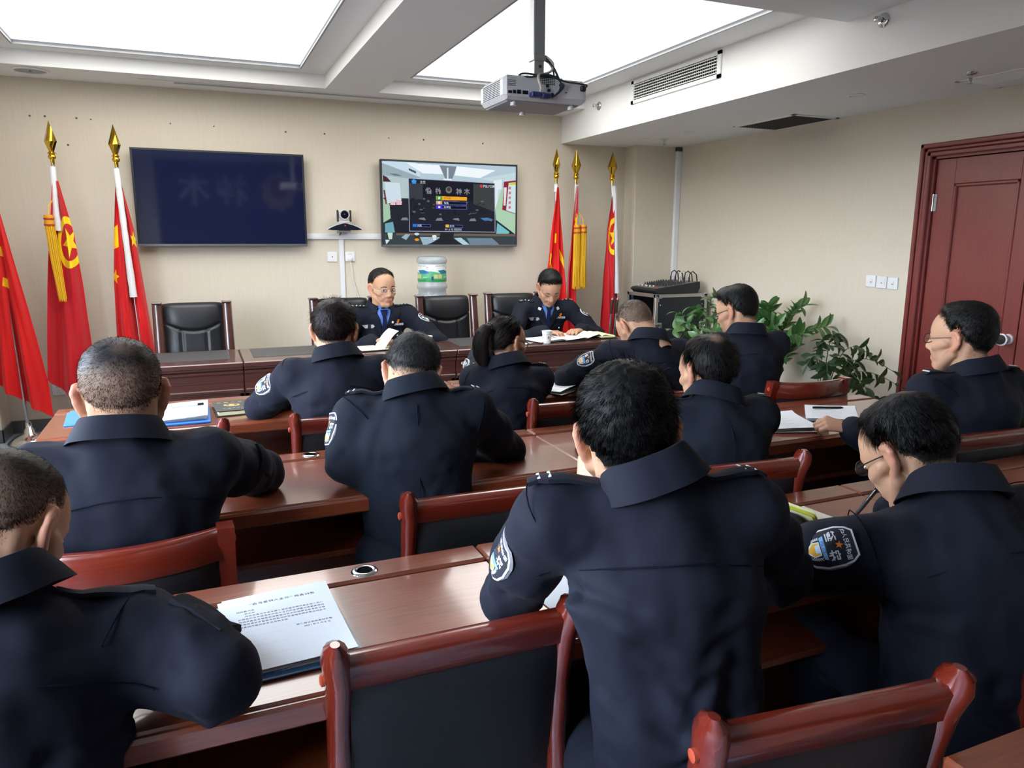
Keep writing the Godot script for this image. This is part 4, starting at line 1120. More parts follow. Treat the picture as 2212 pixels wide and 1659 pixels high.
func make_bottle() -> void:
	var t := thing("water_bottle", "large clear ribbed water bottle with green label standing behind the empty middle chair", "water bottle", Vector3(1.885, 0.97, 0.42))
	var pm := mat(Color(0.70, 0.75, 0.78, 0.55), 0.12)
	pm.transparency = BaseMaterial3D.TRANSPARENCY_ALPHA
	var r := 0.124
	var prof := [Vector2(0.05, -0.09), Vector2(0.05, -0.06), Vector2(r, -0.03), Vector2(r + 0.008, 0.0), Vector2(r + 0.008, 0.05), Vector2(r - 0.002, 0.062), Vector2(r - 0.002, 0.10), Vector2(r + 0.008, 0.112), Vector2(r + 0.008, 0.14), Vector2(r - 0.002, 0.152), Vector2(r - 0.002, 0.32), Vector2(r + 0.008, 0.334), Vector2(r + 0.008, 0.355), Vector2(r - 0.008, 0.378), Vector2(0.07, 0.384), Vector2(0, 0.376)]
	put("shell", geo().lathe(Vector3.ZERO, prof, 36).mesh(), pm, t)
	var wm := mat(Color(0.62, 0.68, 0.72, 0.35), 0.05)
	wm.transparency = BaseMaterial3D.TRANSPARENCY_ALPHA
	put("water", geo().lathe(Vector3.ZERO, [Vector2(0, -0.08), Vector2(0.045, -0.08), Vector2(r - 0.008, -0.02), Vector2(r - 0.008, 0.09), Vector2(0, 0.09)], 28).mesh(), wm, t)
	var im := Image.create(1024, 160, false, Image.FORMAT_RGB8)
	im.fill(rgb(226, 232, 230))
	for k in 4:
		var x := 256.0 * k
		fillpoly(im, [Vector2(x, 160), Vector2(x, 70), Vector2(x + 60, 62), Vector2(x + 130, 80), Vector2(x + 200, 66), Vector2(x + 256, 60), Vector2(x + 256, 160)], rgb(90, 178, 128))
		fillpoly(im, [Vector2(x, 160), Vector2(x, 118), Vector2(x + 90, 140), Vector2(x + 256, 128), Vector2(x + 256, 160)], rgb(40, 150, 84))
		fillpoly(im, [Vector2(x + 6, 66), Vector2(x + 70, 50), Vector2(x + 160, 56), Vector2(x + 120, 86), Vector2(x + 10, 84)], rgb(30, 120, 150))
		fillpoly(im, [Vector2(x + 4, 64), Vector2(x + 50, 58), Vector2(x + 60, 76), Vector2(x + 6, 78)], rgb(40, 96, 190))
		disc(im, Vector2(x + 24, 34), 13, rgb(90, 140, 196)); disc(im, Vector2(x + 24, 36), 9, rgb(226, 236, 240))
		scribble(im, Vector2(x + 44, 10), 14, 9.0, 1.2, rgb(110, 120, 126))
		scribble(im, Vector2(x + 30, 112), 5, 9.0, 1.2, rgb(226, 240, 230))
		im.fill_rect(Rect2i(int(x) + 108, 92, 46, 36), rgb(206, 196, 140))
		im.fill_rect(Rect2i(int(x) + 160, 92, 46, 36), rgb(210, 200, 146))
		im.fill_rect(Rect2i(int(x) + 212, 110, 20, 34), rgb(40, 70, 130))
	var lm := mat(Color.WHITE, 0.35)
	lm.albedo_texture = tex(im)
	put("label", geo().lathe(Vector3.ZERO, [Vector2(r + 0.0005, 0.168), Vector2(r + 0.0005, 0.316)], 40, Basis(Vector3(0, 1, 0), 1.1)).mesh(), lm, t)
	t = thing("water_dispenser", "white water dispenser under the bottle, hidden behind the middle chair", "water dispenser", Vector3(1.885, 0, 0.42))
	put("cabinet", geo().box(Vector3(0, 0.45, 0), Vector3(0.31, 0.9, 0.31), 0.015).mesh(), M.plastic, t)
	put("collar", geo().lathe(Vector3.ZERO, [Vector2(0.14, 0.9), Vector2(0.135, 0.935), Vector2(0.075, 0.938), Vector2(0.075, 0.9)], 28).mesh(), M.plastic, t)
	put("tap_recess", geo().box(Vector3(0, 0.66, 0.156), Vector3(0.22, 0.16, 0.004)).mesh(), M.grey, t)
	for s: float in [-0.05, 0.05]:
		put("tap", geo().box(Vector3(s, 0.7, 0.175), Vector3(0.025, 0.03, 0.04), 0.005).mesh(), M.blue if s < 0 else M.plug, t)

func make_case() -> void:
	# flight case: open rack front faces left (-x)
	var o := Vector3(3.89, 0, 0.37)
	var L := 0.58; var D := 0.49; var H := 1.0
	var t := thing("flight_case", "black flight case rack with aluminium edges and butterfly latches in the corner", "equipment case", o)
	var pm := mat(rgb(30, 34, 42), 0.5)
	pm.normal_enabled = true
	pm.normal_texture = M.leather.normal_texture
	pm.normal_scale = 0.3
	pm.uv1_triplanar = true
	pm.uv1_scale = Vector3.ONE * 6.0
	var y0 := 0.1
	var g := geo()
	g.bx(Vector3(0.02, y0, D - 0.02), Vector3(L - 0.01, H - 0.01, D - 0.006))
	g.bx(Vector3(0.02, y0, 0.006), Vector3(L - 0.01, H - 0.01, 0.02))
	g.bx(Vector3(0.01, H - 0.02, 0.01), Vector3(L - 0.01, H - 0.004, D - 0.01))
	g.bx(Vector3(0.01, y0, 0.01), Vector3(L - 0.01, y0 + 0.016, D - 0.01))
	g.bx(Vector3(L - 0.02, y0, 0.01), Vector3(L - 0.006, H - 0.01, D - 0.01))
	put("shell", g.mesh(), pm, t)
	put("inner_back", geo().bx(Vector3(L - 0.08, y0 + 0.02, 0.025), Vector3(L - 0.06, H - 0.025, D - 0.025)).mesh(), M.hole, t)
	g = geo()
	var w := 0.03
	for z: float in [0.0, D]:
		var zi := z - signf(z - 0.1) * 0.004
		for y: float in [y0, H]:
			g.box(Vector3(L / 2, y - signf(y - 0.5) * 0.002, zi), Vector3(L, 0.004, w * 1.6), 0.0)
			g.box(Vector3(L / 2, y - signf(y - 0.5) * w / 2, zi + signf(z - 0.1) * 0.004), Vector3(L, w, 0.004), 0.001)
		for x: float in [0.0, L]:
			g.box(Vector3(x - signf(x - 0.1) * w / 2, (y0 + H) / 2, zi + signf(z - 0.1) * 0.004), Vector3(w, H - y0, 0.004), 0.001)
			g.box(Vector3(x - signf(x - 0.1) * 0.001, (y0 + H) / 2, z - signf(z - 0.1) * w / 2), Vector3(0.004, H - y0, w), 0.001)
	for y: float in [y0, H]:
		for x: float in [0.0, L]:
			g.box(Vector3(x - signf(x - 0.1) * 0.001, y - signf(y - 0.5) * w / 2, D / 2), Vector3(0.004, w, D), 0.001)
			g.box(Vector3(x - signf(x - 0.1) * w / 2, y + signf(y - 0.5) * 0.0, D / 2), Vector3(w, 0.004, D), 0.001)
	put("edge_profile", g.mesh(), M.alu, t)
	g = geo()
	g.bx(Vector3(0.03, y0 + 0.02, D - 0.06), Vector3(0.034, H - 0.02, D - 0.025))
	g.bx(Vector3(0.03, y0 + 0.02, 0.025), Vector3(0.034, H - 0.02, 0.06))
	put("rack_rail", g.mesh(), mat(rgb(92, 104, 120), 0.4, 0.5), t)
	g = geo()
	for i in 30:
		for z: float in [D - 0.043, 0.043]:
			g.box(Vector3(0.0295, y0 + 0.05 + i * 0.027, z), Vector3(0.002, 0.008, 0.008))
	put("rail_holes", g.mesh(), M.hole, t)
	for c in [[0.0, H], [L, H], [0.0, y0], [L, y0]]:
		var sx := 1.0 if c[0] < 0.1 else -1.0
		var sy := 1.0 if c[1] < 0.5 else -1.0
		g = geo()
		g.box(Vector3(c[0] + sx * 0.035, c[1] + sy * 0.02, D + 0.003), Vector3(0.07, 0.036, 0.004), 0.001)
		g.box(Vector3(c[0] + sx * 0.02, c[1] + sy * 0.035, D + 0.003), Vector3(0.036, 0.07, 0.004), 0.001)
		var cp := put("corner", g.mesh(), M.steel, t)
		for k: float in [0.015, 0.035, 0.058]:
			put("rivet", geo().ball(Vector3(c[0] + sx * k, c[1] + sy * 0.02, D + 0.006), Vector3.ONE * 0.005, 8).mesh(), M.chrome, cp)
	for x: float in [0.035, L - 0.035]:
		for y: float in [0.90, 0.45]:
			put("rivet", geo().ball(Vector3(x + (0.02 if x < 0.1 else -0.02), y, D - 0.003), Vector3(0.007, 0.007, 0.004), 8).mesh(), M.chrome, t)
		g = geo()
		g.box(Vector3(x, 0.66, D), Vector3(0.085, 0.155, 0.008), 0.012)
		var la := put("latch", g.mesh(), M.alu, t)
		g = geo()
		g.box(Vector3(x, 0.66, D + 0.006), Vector3(0.06, 0.125, 0.004), 0.006)
		put("latch_dish", g.mesh(), mat(rgb(120, 122, 120), 0.3, 0.9), la)
		g = geo()
		g.box(Vector3(x - 0.008, 0.67, D + 0.012), Vector3(0.035, 0.05, 0.006), 0.002)
		g.box(Vector3(x - 0.012, 0.655, D + 0.014), Vector3(0.05, 0.018, 0.006), 0.002)
		g.tube([Vector3(x + 0.012, 0.70, D + 0.012), Vector3(x - 0.006, 0.665, D + 0.016), Vector3(x + 0.01, 0.62, D + 0.012)], 0.004, 7)
		put("latch_wing", g.mesh(), M.chrome, la)
	for p in [[0.07, 0.07], [L - 0.07, 0.07], [0.07, D - 0.07], [L - 0.07, D - 0.07]]:
		g = geo()
		g.box(Vector3(p[0], 0.085, p[1]), Vector3(0.05, 0.03, 0.05), 0.004)
		g.lathe(Vector3(p[0] - 0.015, 0.038, p[1]), [Vector2(0, 0), Vector2(0.038, 0.0), Vector2(0.038, 0.03), Vector2(0, 0.03)], 16, Basis(Vector3(0, 0, 1), -PI / 2))
		put("caster", g.mesh(), M.dark, t)
	# chipped paint specks on the side
	g = geo()
	var r2 := RandomNumberGenerator.new()
	r2.seed = 9
	for i in 16:
		g.box(Vector3(0.32 + r2.randfn(0, 0.03), 0.66 + r2.randfn(0, 0.05), D - 0.0058), Vector3(r2.randf_range(0.002, 0.007), r2.randf_range(0.002, 0.008), 0.001), 0.0, Basis(Vector3(0, 0, 1), r2.randf() * 3.0))
	put("paint_chips", g.mesh(), mat(rgb(200, 206, 214), 0.6), t)
	# mixing desk on top
	t = thing("audio_mixer", "black audio mixing desk with rows of knobs on top of the flight case", "audio mixer", o + Vector3(0.255, 1.003, 0.25), 0.0)
	var mw := 0.25; var md := 0.17
	var body := PackedVector2Array([Vector2(-0.25, 0.03), Vector2(-0.215, 0.0), Vector2(0.235, 0.0), Vector2(0.26, 0.05), Vector2(0.255, 0.105), Vector2(-0.23, 0.048)])
	put("body", geo().prism(body, Vector3(0, 0, -0.21), Vector3(1, 0, 0), Vector3(0, 1, 0), Vector3(0, 0, 1), 0.42).mesh(), mat(rgb(26, 30, 38), 0.45), t)
	var ax := Vector3(0.485, 0.057, 0).normalized()
	var up := Vector3(-ax.y, ax.x, 0)
	var bs := Basis(ax, up, Vector3(0, 0, 1))
	var c0 := Vector3(-0.23, 0.0485, 0)
	put("face_plate", geo().box(c0 + ax * 0.245, Vector3(0.47, 0.003, 0.41), 0.001, bs).mesh(), mat(rgb(92, 94, 96), 0.4), t)
	var kn := geo().lathe(Vector3.ZERO, [Vector2(0.008, 0), Vector2(0.007, 0.018), Vector2(0.004, 0.02), Vector2(0.003, 0.026), Vector2(0, 0.026)], 8).mesh()
	for i in 9:
		for j in 8:
			var k := put("knob", kn, M.black if (i + j) % 4 else M.dark, t, c0 + bs * Vector3(0.13 + i * 0.026, 0.0, -0.18 + j * 0.049))
			k.basis = bs
	var fd := geo().box(Vector3(0, 0.006, 0), Vector3(0.016, 0.012, 0.01), 0.002).mesh()
	for j in 8:
		var k := put("fader", fd, M.plastic if j < 6 else M.plug, t, c0 + bs * Vector3(0.05 + 0.01 * (j % 3), 0.002, -0.17 + j * 0.046))
		k.basis = bs
	for i in 5:
		var z := -0.17 + i * 0.075
		var pp := c0 + bs * Vector3(0.42, 0.0, z)
		put("jack_plug", geo().tube([pp, pp + Vector3(0.0, 0.045, 0)], 0.008, 8).mesh(), M.black if i != 2 else M.alu, t)
		put("cable", geo().tube([pp + Vector3(0, 0.04, 0), pp + Vector3(0.01, 0.085, 0.0), pp + Vector3(0.035, 0.1, 0.005), pp + Vector3(0.075, 0.07, 0.01), pp + Vector3(0.1, -0.03, 0.0), pp + Vector3(0.095, -0.085, 0.0)], 0.0055, 7).mesh(), M.black if i != 2 else M.plastic, t)

# ---------------------------------------------------------------- plants along the right wall
func leaf_mesh(L: float, w: float, curl: float) -> ArrayMesh:
	var rows := []
	for i in 7:
		var v := i / 6.0
		var hw := w * pow(sin(PI * clampf(v * 0.94 + 0.03, 0, 1)), 0.8) * (1.0 - 0.25 * v)
		var row := []
		for j in 5:
			var u := j / 2.0 - 1.0
			row.append(Vector3(u * hw, absf(u) * hw * 0.35 - curl * v * v * L, -v * L))
		rows.append(row)
	return geo().grid(rows, false, true).mesh()

func make_plants() -> void:
	var r := RandomNumberGenerator.new()
	r.seed = 77
	var gm := []
	for c in [rgb(70, 112, 62), rgb(46, 92, 50), rgb(92, 126, 78), rgb(40, 66, 42), rgb(58, 78, 56)]:
		var m := mat(c, 0.3)
		m.backlight_enabled = true
		m.backlight = Color(0.2, 0.3, 0.08)
		gm.append(m)
	var meshes := [leaf_mesh(0.10, 0.028, 0.25), leaf_mesh(0.125, 0.034, 0.1), leaf_mesh(0.095, 0.032, 0.4)]
	var stem_m := mat(rgb(74, 98, 56), 0.5)
	var soil := mat(rgb(58, 44, 34), 0.95)
	# pot position, leaf tones, stems: [foot offset, control, tip]
	var plants := [
		["money_plant", "bushy green potted plant behind the man with black glasses beside the flight case", Vector3(4.12, 0, 1.25), [0, 2, 1], 0, [[-0.3, 0.8, 0.15], [-0.2, 0.86, -0.1], [-0.38, 0.74, 0.1], [0.1, 0.95, 0.2], [0.0, 0.9, 0.35], [0.12, 0.88, -0.2], [-0.1, 0.75, 0.35], [-0.25, 0.68, 0.3], [0.05, 1.02, 0.1]]],
		["zz_plant", "tall glossy green potted plant with feathered stems by the right wall", Vector3(4.2, 0, 2.0), [1, 0, 2], 1, [[-0.02, 0.98, 0.05], [0.1, 1.0, 0.25], [-0.12, 0.92, -0.15], [-0.1, 0.85, 0.2], [0.08, 0.9, -0.25], [-0.2, 0.78, 0.1], [-0.05, 0.8, 0.4], [0.12, 0.86, 0.5], [-0.16, 0.66, 0.35], [0.02, 0.95, -0.05]]],
		["trailing_plant", "dark leaved trailing potted plant against the right wall near the door", Vector3(4.25, 0, 2.55), [3, 4, 3], 2, [[0.08, 0.70, 0.35], [0.02, 0.78, 0.1], [0.1, 0.62, 0.52], [0.0, 0.6, 0.3], [-0.1, 0.55, 0.15], [0.1, 0.52, 0.6], [-0.05, 0.5, 0.45], [0.05, 0.38, 0.55], [0.02, 0.72, -0.05], [-0.15, 0.6, 0.0]]]]
	for p in plants:
		var t := thing("potted_plant", p[1], "plant", p[2], 0.0, "potted plants by the right wall")
		put("pot", geo().lathe(Vector3.ZERO, [Vector2(0, 0), Vector2(0.1, 0.0), Vector2(0.15, 0.26), Vector2(0.16, 0.27), Vector2(0.16, 0.3), Vector2(0.145, 0.3), Vector2(0.14, 0.26), Vector2(0, 0.26)], 24).mesh(), mat(rgb(212, 206, 196), 0.3), t)
		put("soil", geo().lathe(Vector3.ZERO, [Vector2(0.142, 0.265), Vector2(0.0, 0.275)], 20).mesh(), soil, t)
		var kind: int = p[4]
		for s in p[5]:
			var tip := Vector3(s[0], s[1], s[2])
			var foot := Vector3(tip.x * 0.15, 0.26, tip.z * 0.12)
			var pts := []
			for i in 15:
				var v := i / 14.0
				var q := foot.lerp(tip, v)
				var bow := sin(v * PI * 0.5)
				q.x = lerpf(foot.x, tip.x, v * v if kind != 1 else v)
				q.z = lerpf(foot.z, tip.z, v * v * 0.6 + 0.4 * v)
				q.y = lerpf(foot.y, tip.y, bow) + (0.12 * sin(v * PI) if kind == 2 else 0.0)
				pts.append(q)
			var rad := []
			for i in 15:
				rad.append(lerpf(0.008 if kind == 1 else 0.0045, 0.002, i / 14.0))
			var st := put("stem", geo().tube(pts, rad, 6).mesh(), stem_m, t)
			var nl := 26 if kind == 1 else (13 if kind == 2 else 16)
			for i in nl:
				var v := lerpf(0.3 if kind == 1 else 0.42, 1.0, float(i) / (nl - 1))
				var a := v * 13.99
				var i0 := mini(int(a), 13)
				var pos: Vector3 = pts[i0].lerp(pts[i0 + 1], a - i0)
				var dir: Vector3 = (pts[i0 + 1] - pts[i0]).normalized()
				var side := dir.cross(Vector3(0.3, 0.2, 1)).normalized()
				var ang := (PI * (i % 2) + r.randf_range(-0.5, 0.5)) if kind == 1 else r.randf() * PI2
				side = side.rotated(dir, ang)
				var out := (side + dir * (0.7 if kind == 1 else 0.35) + Vector3(0, -0.25 if kind == 2 else 0.05, 0)).normalized()
				if i == nl - 1:
					out = dir
				var nrm := (dir - out * dir.dot(out) + Vector3(0, 0.4, 0)).normalized()
				var xx := nrm.cross(-out).normalized()
				var b := Basis(xx, (-out).cross(xx).normalized(), -out)
				var lf := put("leaf", meshes[[2, 1, 0][kind] if r.randf() < 0.8 else r.randi() % 3], gm[p[3][r.randi() % 3]], st, pos)
				lf.basis = b.scaled(Vector3.ONE * r.randf_range(0.75, 1.15))

# ---------------------------------------------------------------- head table
func make_head_table() -> void:
	var units := [[-0.55, 0.23, "short dark wooden head table unit in front of the empty chair on the left"], [0.23, 1.625, "dark wooden head table unit in front of the officer with glasses"], [1.625, 3.02, "dark wooden head table unit with round stickers in front of the reading officer"]]
	for u in units:
		var x0: float = u[0] + 0.001; var x1: float = u[1] - 0.001
		var w := x1 - x0
		var t := thing("head_table", u[2], "table", Vector3(x0, 0, 0), 0.0, "head table units")
		put("top", geo().bx(Vector3(0, 0.718, 1.27), Vector3(w, 0.75, 1.865), 0.006).mesh(), M.head, t)
		put("writing_pad", geo().bx(Vector3(0.07, 0.7495, 1.31), Vector3(w - 0.07, 0.7525, 1.70), 0.001).mesh(), M.pad, t)
		var g := geo()
		for m in [[0.718, 0.704, 1.852], [0.704, 0.694, 1.832], [0.694, 0.676, 1.846], [0.676, 0.668, 1.826]]:
			g.bx(Vector3(0.002, m[1], 1.3), Vector3(w - 0.002, m[0], m[2]), 0.004)
		put("moulding", g.mesh(), M.head, t)
		g = geo()
		g.bx(Vector3(0.003, 0.575, 1.78), Vector3(w - 0.003, 0.668, 1.815))
		g.bx(Vector3(0.003, 0.0, 1.77), Vector3(w - 0.003, 0.56, 1.80))
		put("front_panel", g.mesh(), M.head, t)
		put("bead", geo().bx(Vector3(0.002, 0.618, 1.80), Vector3(w - 0.002, 0.63, 1.82), 0.003).mesh(), M.head, t)
		put("plinth", geo().bx(Vector3(0.0, 0.0, 1.785), Vector3(w, 0.09, 1.815), 0.004).mesh(), M.head, t)
		g = geo()
		g.bx(Vector3(0.002, 0.558, 1.79), Vector3(w - 0.002, 0.578, 1.835), 0.006)
		g.bx(Vector3(0.002, 0.545, 1.79), Vector3(w - 0.002, 0.558, 1.818), 0.003)
		put("ledge", g.mesh(), M.head, t)
		var n := 1 if w < 1.0 else 2
		for i in n:
			var a := 0.08 + (w - 0.08) * i / n
			var b := (w - 0.08) * (i + 1) / n
			g = geo()
			g.bx(Vector3(a, 0.14, 1.80), Vector3(b, 0.5, 1.806), 0.004)
			g.bx(Vector3(a + 0.04, 0.18, 1.80), Vector3(b - 0.04, 0.46, 1.814), 0.006)
			put("raised_panel", g.mesh(), M.head, t)
		for x: float in [0.0, w - 0.025]:
			put("side_panel", geo().bx(Vector3(x, 0, 1.32), Vector3(x + 0.025, 0.7, 1.80)).mesh(), M.head, t)
	var st := [[1.68, 0.646, 0.017, 0.011, rgb(214, 214, 210), "oval silver sticker on the head table front"], [1.722, 0.646, 0.011, 0.011, rgb(226, 120, 90), "round red and white sticker on the head table front"], [1.745, 0.648, 0.012, 0.012, rgb(140, 190, 50), "round green sticker on the head table front"]]
	for s in st:
		var poly := PackedVector2Array()
		var inn := PackedVector2Array()
		for i in 20:
			poly.append(Vector2(cos(PI2 * i / 20.0) * s[2], sin(PI2 * i / 20.0) * s[3]))
			inn.append(poly[i] * 0.62)
		var t := thing("sticker", s[5], "sticker", Vector3(s[0], s[1], 1.8152), 0.0, "stickers on the head table")
		put("disc", geo().prism(poly, Vector3.ZERO, Vector3(1, 0, 0), Vector3(0, 1, 0), Vector3(0, 0, 1), 0.001).mesh(), mat(s[4], 0.4), t)
		put("centre", geo().prism(inn, Vector3(0, 0, 0.001), Vector3(1, 0, 0), Vector3(0, 1, 0), Vector3(0, 0, 1), 0.0004).mesh(), M.plastic if s[0] > 1.7 and s[0] < 1.73 else mat(s[4].darkened(0.2), 0.4), t)

# executive chair facing +z, origin on the floor under the backrest
func make_head_chair() -> Node3D:
	var t := thing("executive_chair", "", "chair", Vector3.ZERO, 0.0, "black leather chairs at the head table")
	var H := 1.035
	var W := 0.205
	var bulge := func(x: float, y: float) -> float:
		# x -1..1, y 0 bottom .. 1 top; upper cushion bounded by a sagging curve, three panels below
		var cy := 0.60 + 0.13 * x * x
		var z := 0.03 * (1.0 - pow(absf(x), 4.0))
		z += 0.018 * exp(-pow((y - (cy + 1.0) * 0.5) / 0.2, 2.0))
		z -= 0.014 * exp(-pow((y - cy) / 0.022, 2.0))
		if y < cy:
			z -= 0.010 * exp(-pow((absf(x) - 0.42) / 0.045, 2.0))
		return z
	var rows := []
	for i in 61:
		var v := i / 60.0
		var row := []
		for j in 41:
			var u := j / 20.0 - 1.0
			var y := lerpf(H, 0.52, v)
			var edge := pow(absf(u), 8.0) * 0.02 + pow(maxf(0.0, 0.06 - v) / 0.06, 2.0) * 0.03
			row.append(Vector3(u * W, y - 0.012 * pow(absf(u), 6.0) * (1.0 if v < 0.3 else 0.0), bulge.call(u, 1.0 - v) - edge - (y - 0.52) * 0.16))
		rows.append(row)
	put("backrest", geo().grid(rows).mesh(), M.leather, t)
	var g := geo()
	g.box(Vector3(0, 0.775, -0.075), Vector3(W * 2.0, 0.5, 0.03), 0.012, Basis(Vector3(1, 0, 0), -0.16))
	put("back_shell", g.mesh(), M.leather_rough, t)
	for s: float in [-1.0, 1.0]:
		g = geo()
		g.tube([Vector3(s * 0.236, 0.0, 0.02), Vector3(s * 0.236, 0.45, 0.03), Vector3(s * 0.236, 0.75, -0.015), Vector3(s * 0.236, 1.03, -0.06)], [0.026, 0.03, 0.028, 0.026], 8, 1.3)
		var p := put("post", g.mesh(), M.head, t)
		put("post_cap", geo().box(Vector3(s * 0.236, 1.036, -0.06), Vector3(0.066, 0.016, 0.082), 0.005).mesh(), M.head, p)
		g = geo()
		g.tube([Vector3(s * 0.236, 0.66, 0.0), Vector3(s * 0.245, 0.68, 0.2), Vector3(s * 0.245, 0.67, 0.42), Vector3(s * 0.245, 0.62, 0.46), Vector3(s * 0.24, 0.4, 0.45), Vector3(s * 0.236, 0.0, 0.46)], 0.024, 8)
		put("arm", g.mesh(), M.head, t)
	put("seat", geo().box(Vector3(0, 0.455, 0.24), Vector3(0.42, 0.1, 0.46), 0.035).mesh(), M.leather, t)
	put("seat_frame", geo().box(Vector3(0, 0.39, 0.24), Vector3(0.45, 0.05, 0.46), 0.008).mesh(), M.head, t)
	return t

# meeting chair facing -z, origin on the floor under the backrest; kind 0 round post tops, 1 curved rail and square tops
func make_chair(kind: int) -> Node3D:
	var t := thing("meeting_chair", "", "chair", Vector3.ZERO, 0.0, "wooden meeting chairs with black backs")
	var hw := 0.205
	var curve := 0.0 if kind == 0 else 0.045
	var g := geo()
	for s: float in [-1.0, 1.0]:
		# side post: curved plate with a rounded or square top
		var pr := []
		var ys := [0.0, 0.23, 0.42, 0.57, 0.70, 0.795, 0.838, 0.857, 0.866]
		var zs := [0.05, 0.02, -0.02, -0.035, -0.025, -0.005, 0.008, 0.012, 0.012]
		var ds := [0.034, 0.038, 0.045, 0.042, 0.042, 0.046, 0.048, 0.040, 0.018]
		var outer := PackedVector2Array()
		for i in ys.size():
			if kind == 1 and i > 6:
				continue
			outer.append(Vector2(zs[i] - ds[i] * 0.55, ys[i]))
		for i in range(ys.size() - 1, -1, -1):
			if kind == 1 and i > 6:
				continue
			outer.append(Vector2(zs[i] + ds[i] * 0.55, ys[i]))
		g = geo()
		if kind == 0:
			# round top: swept tube of flattened section
			var pts := []; var rad := []
			for i in ys.size():
				pts.append(Vector3(s * (hw + (0.006 if i > 5 else 0.0)), ys[i], zs[i]))
				rad.append([0.019, 0.020, 0.022, 0.021, 0.021, 0.023, 0.024, 0.0195, 0.008][i])
			g.tube(pts, rad, 12, 1.35, Vector3(0, 0, 1))
		else:
			g.prism(outer, Vector3(s * hw - 0.019, 0, 0), Vector3(0, 0, 1), Vector3(0, 1, 0), Vector3(1, 0, 0), 0.038)
		var p := put("post", g.mesh(), M.chair_v, t)
		put("plug", geo().lathe(Vector3(s * (hw + (0.027 if kind == 0 else 0.019)), 0.80, -0.002), [Vector2(0.010, -0.004), Vector2(0.010, 0.002), Vector2(0.006, 0.004), Vector2(0, 0.0045)], 12, Basis(Vector3(0, 0, 1), -s * PI / 2)).mesh(), M.plug, p)
		g = geo()
		g.tube([Vector3(s * hw, 0.0, -0.44), Vector3(s * hw, 0.43, -0.42)], [0.017, 0.022], 10)
		put("front_leg", g.mesh(), M.chair_v, t)
		g = geo()
		g.tube([Vector3(s * hw, 0.41, -0.02), Vector3(s * hw, 0.41, -0.42)], 0.02, 8, 1.4)
		put("side_rail", g.mesh(), M.chair, t)
	# top rail
	var rows := []
	var rh := 0.058 if kind == 0 else 0.078
	var th := 0.024
	for i in 17:
		var u := i / 8.0 - 1.0
		var x := u * (hw - 0.012)
		var zc := 0.004 - curve * (1.0 - u * u) * -1.0
		var row := []
		var yt := 0.838 if kind == 0 else 0.834 + 0.012 * (1.0 - u * u) * 0.0
		var sec := [Vector2(-th * 0.5, -rh), Vector2(th * 0.5, -rh), Vector2(th * 0.62, -0.012), Vector2(th * 0.5, -0.003), Vector2(th * 0.3, 0.0), Vector2(-th * 0.3, 0.0), Vector2(-th * 0.5, -0.003), Vector2(-th * 0.62, -0.012)]
		if kind == 0:
			sec = [Vector2(-th * 0.4, -rh), Vector2(th * 0.4, -rh), Vector2(th * 0.75, -0.018), Vector2(th * 0.85, -0.008), Vector2(th * 0.5, 0.002), Vector2(-th * 0.5, 0.002), Vector2(-th * 0.85, -0.008), Vector2(-th * 0.75, -0.018)]
		for q: Vector2 in sec:
			row.append(Vector3(x, yt + q.y, zc + q.x))
		rows.append(row)
	g = geo()
	g.grid(rows, true, false)
	put("top_rail", g.mesh(), M.chair, t)
	# padded back
	for side: float in [1.0, -1.0]:
		rows = []
		for i in 15:
			var v := i / 14.0
			var row := []
			for j in 15:
				var u := j / 7.0 - 1.0
				var y := lerpf(0.838 - rh + 0.004, 0.48, v)
				var zc := lerpf(0.002, -0.032, clampf((0.78 - y) / 0.25, 0.0, 1.0)) + curve * (1.0 - u * u)
				row.append(Vector3(u * (hw - 0.016), y, zc + side * (0.006 + 0.012 * (1.0 - pow(absf(u), 6.0)) * (1.0 - pow(absf(v * 2.0 - 1.0), 8.0)))))
			rows.append(row)
		put("back_pad", geo().grid(rows, false, side < 0).mesh(), M.leather_rough if side > 0 else M.leather, t)
	put("lower_rail", geo().box(Vector3(0, 0.47, -0.03), Vector3(hw * 2.0, 0.035, 0.026), 0.005).mesh(), M.chair, t)
	put("seat", geo().box(Vector3(0, 0.445, -0.23), Vector3(0.40, 0.06, 0.42), 0.022).mesh(), M.leather, t)
	put("front_rail", geo().box(Vector3(0, 0.4, -0.425), Vector3(hw * 2.0, 0.045, 0.024), 0.004).mesh(), M.chair, t)
	return t

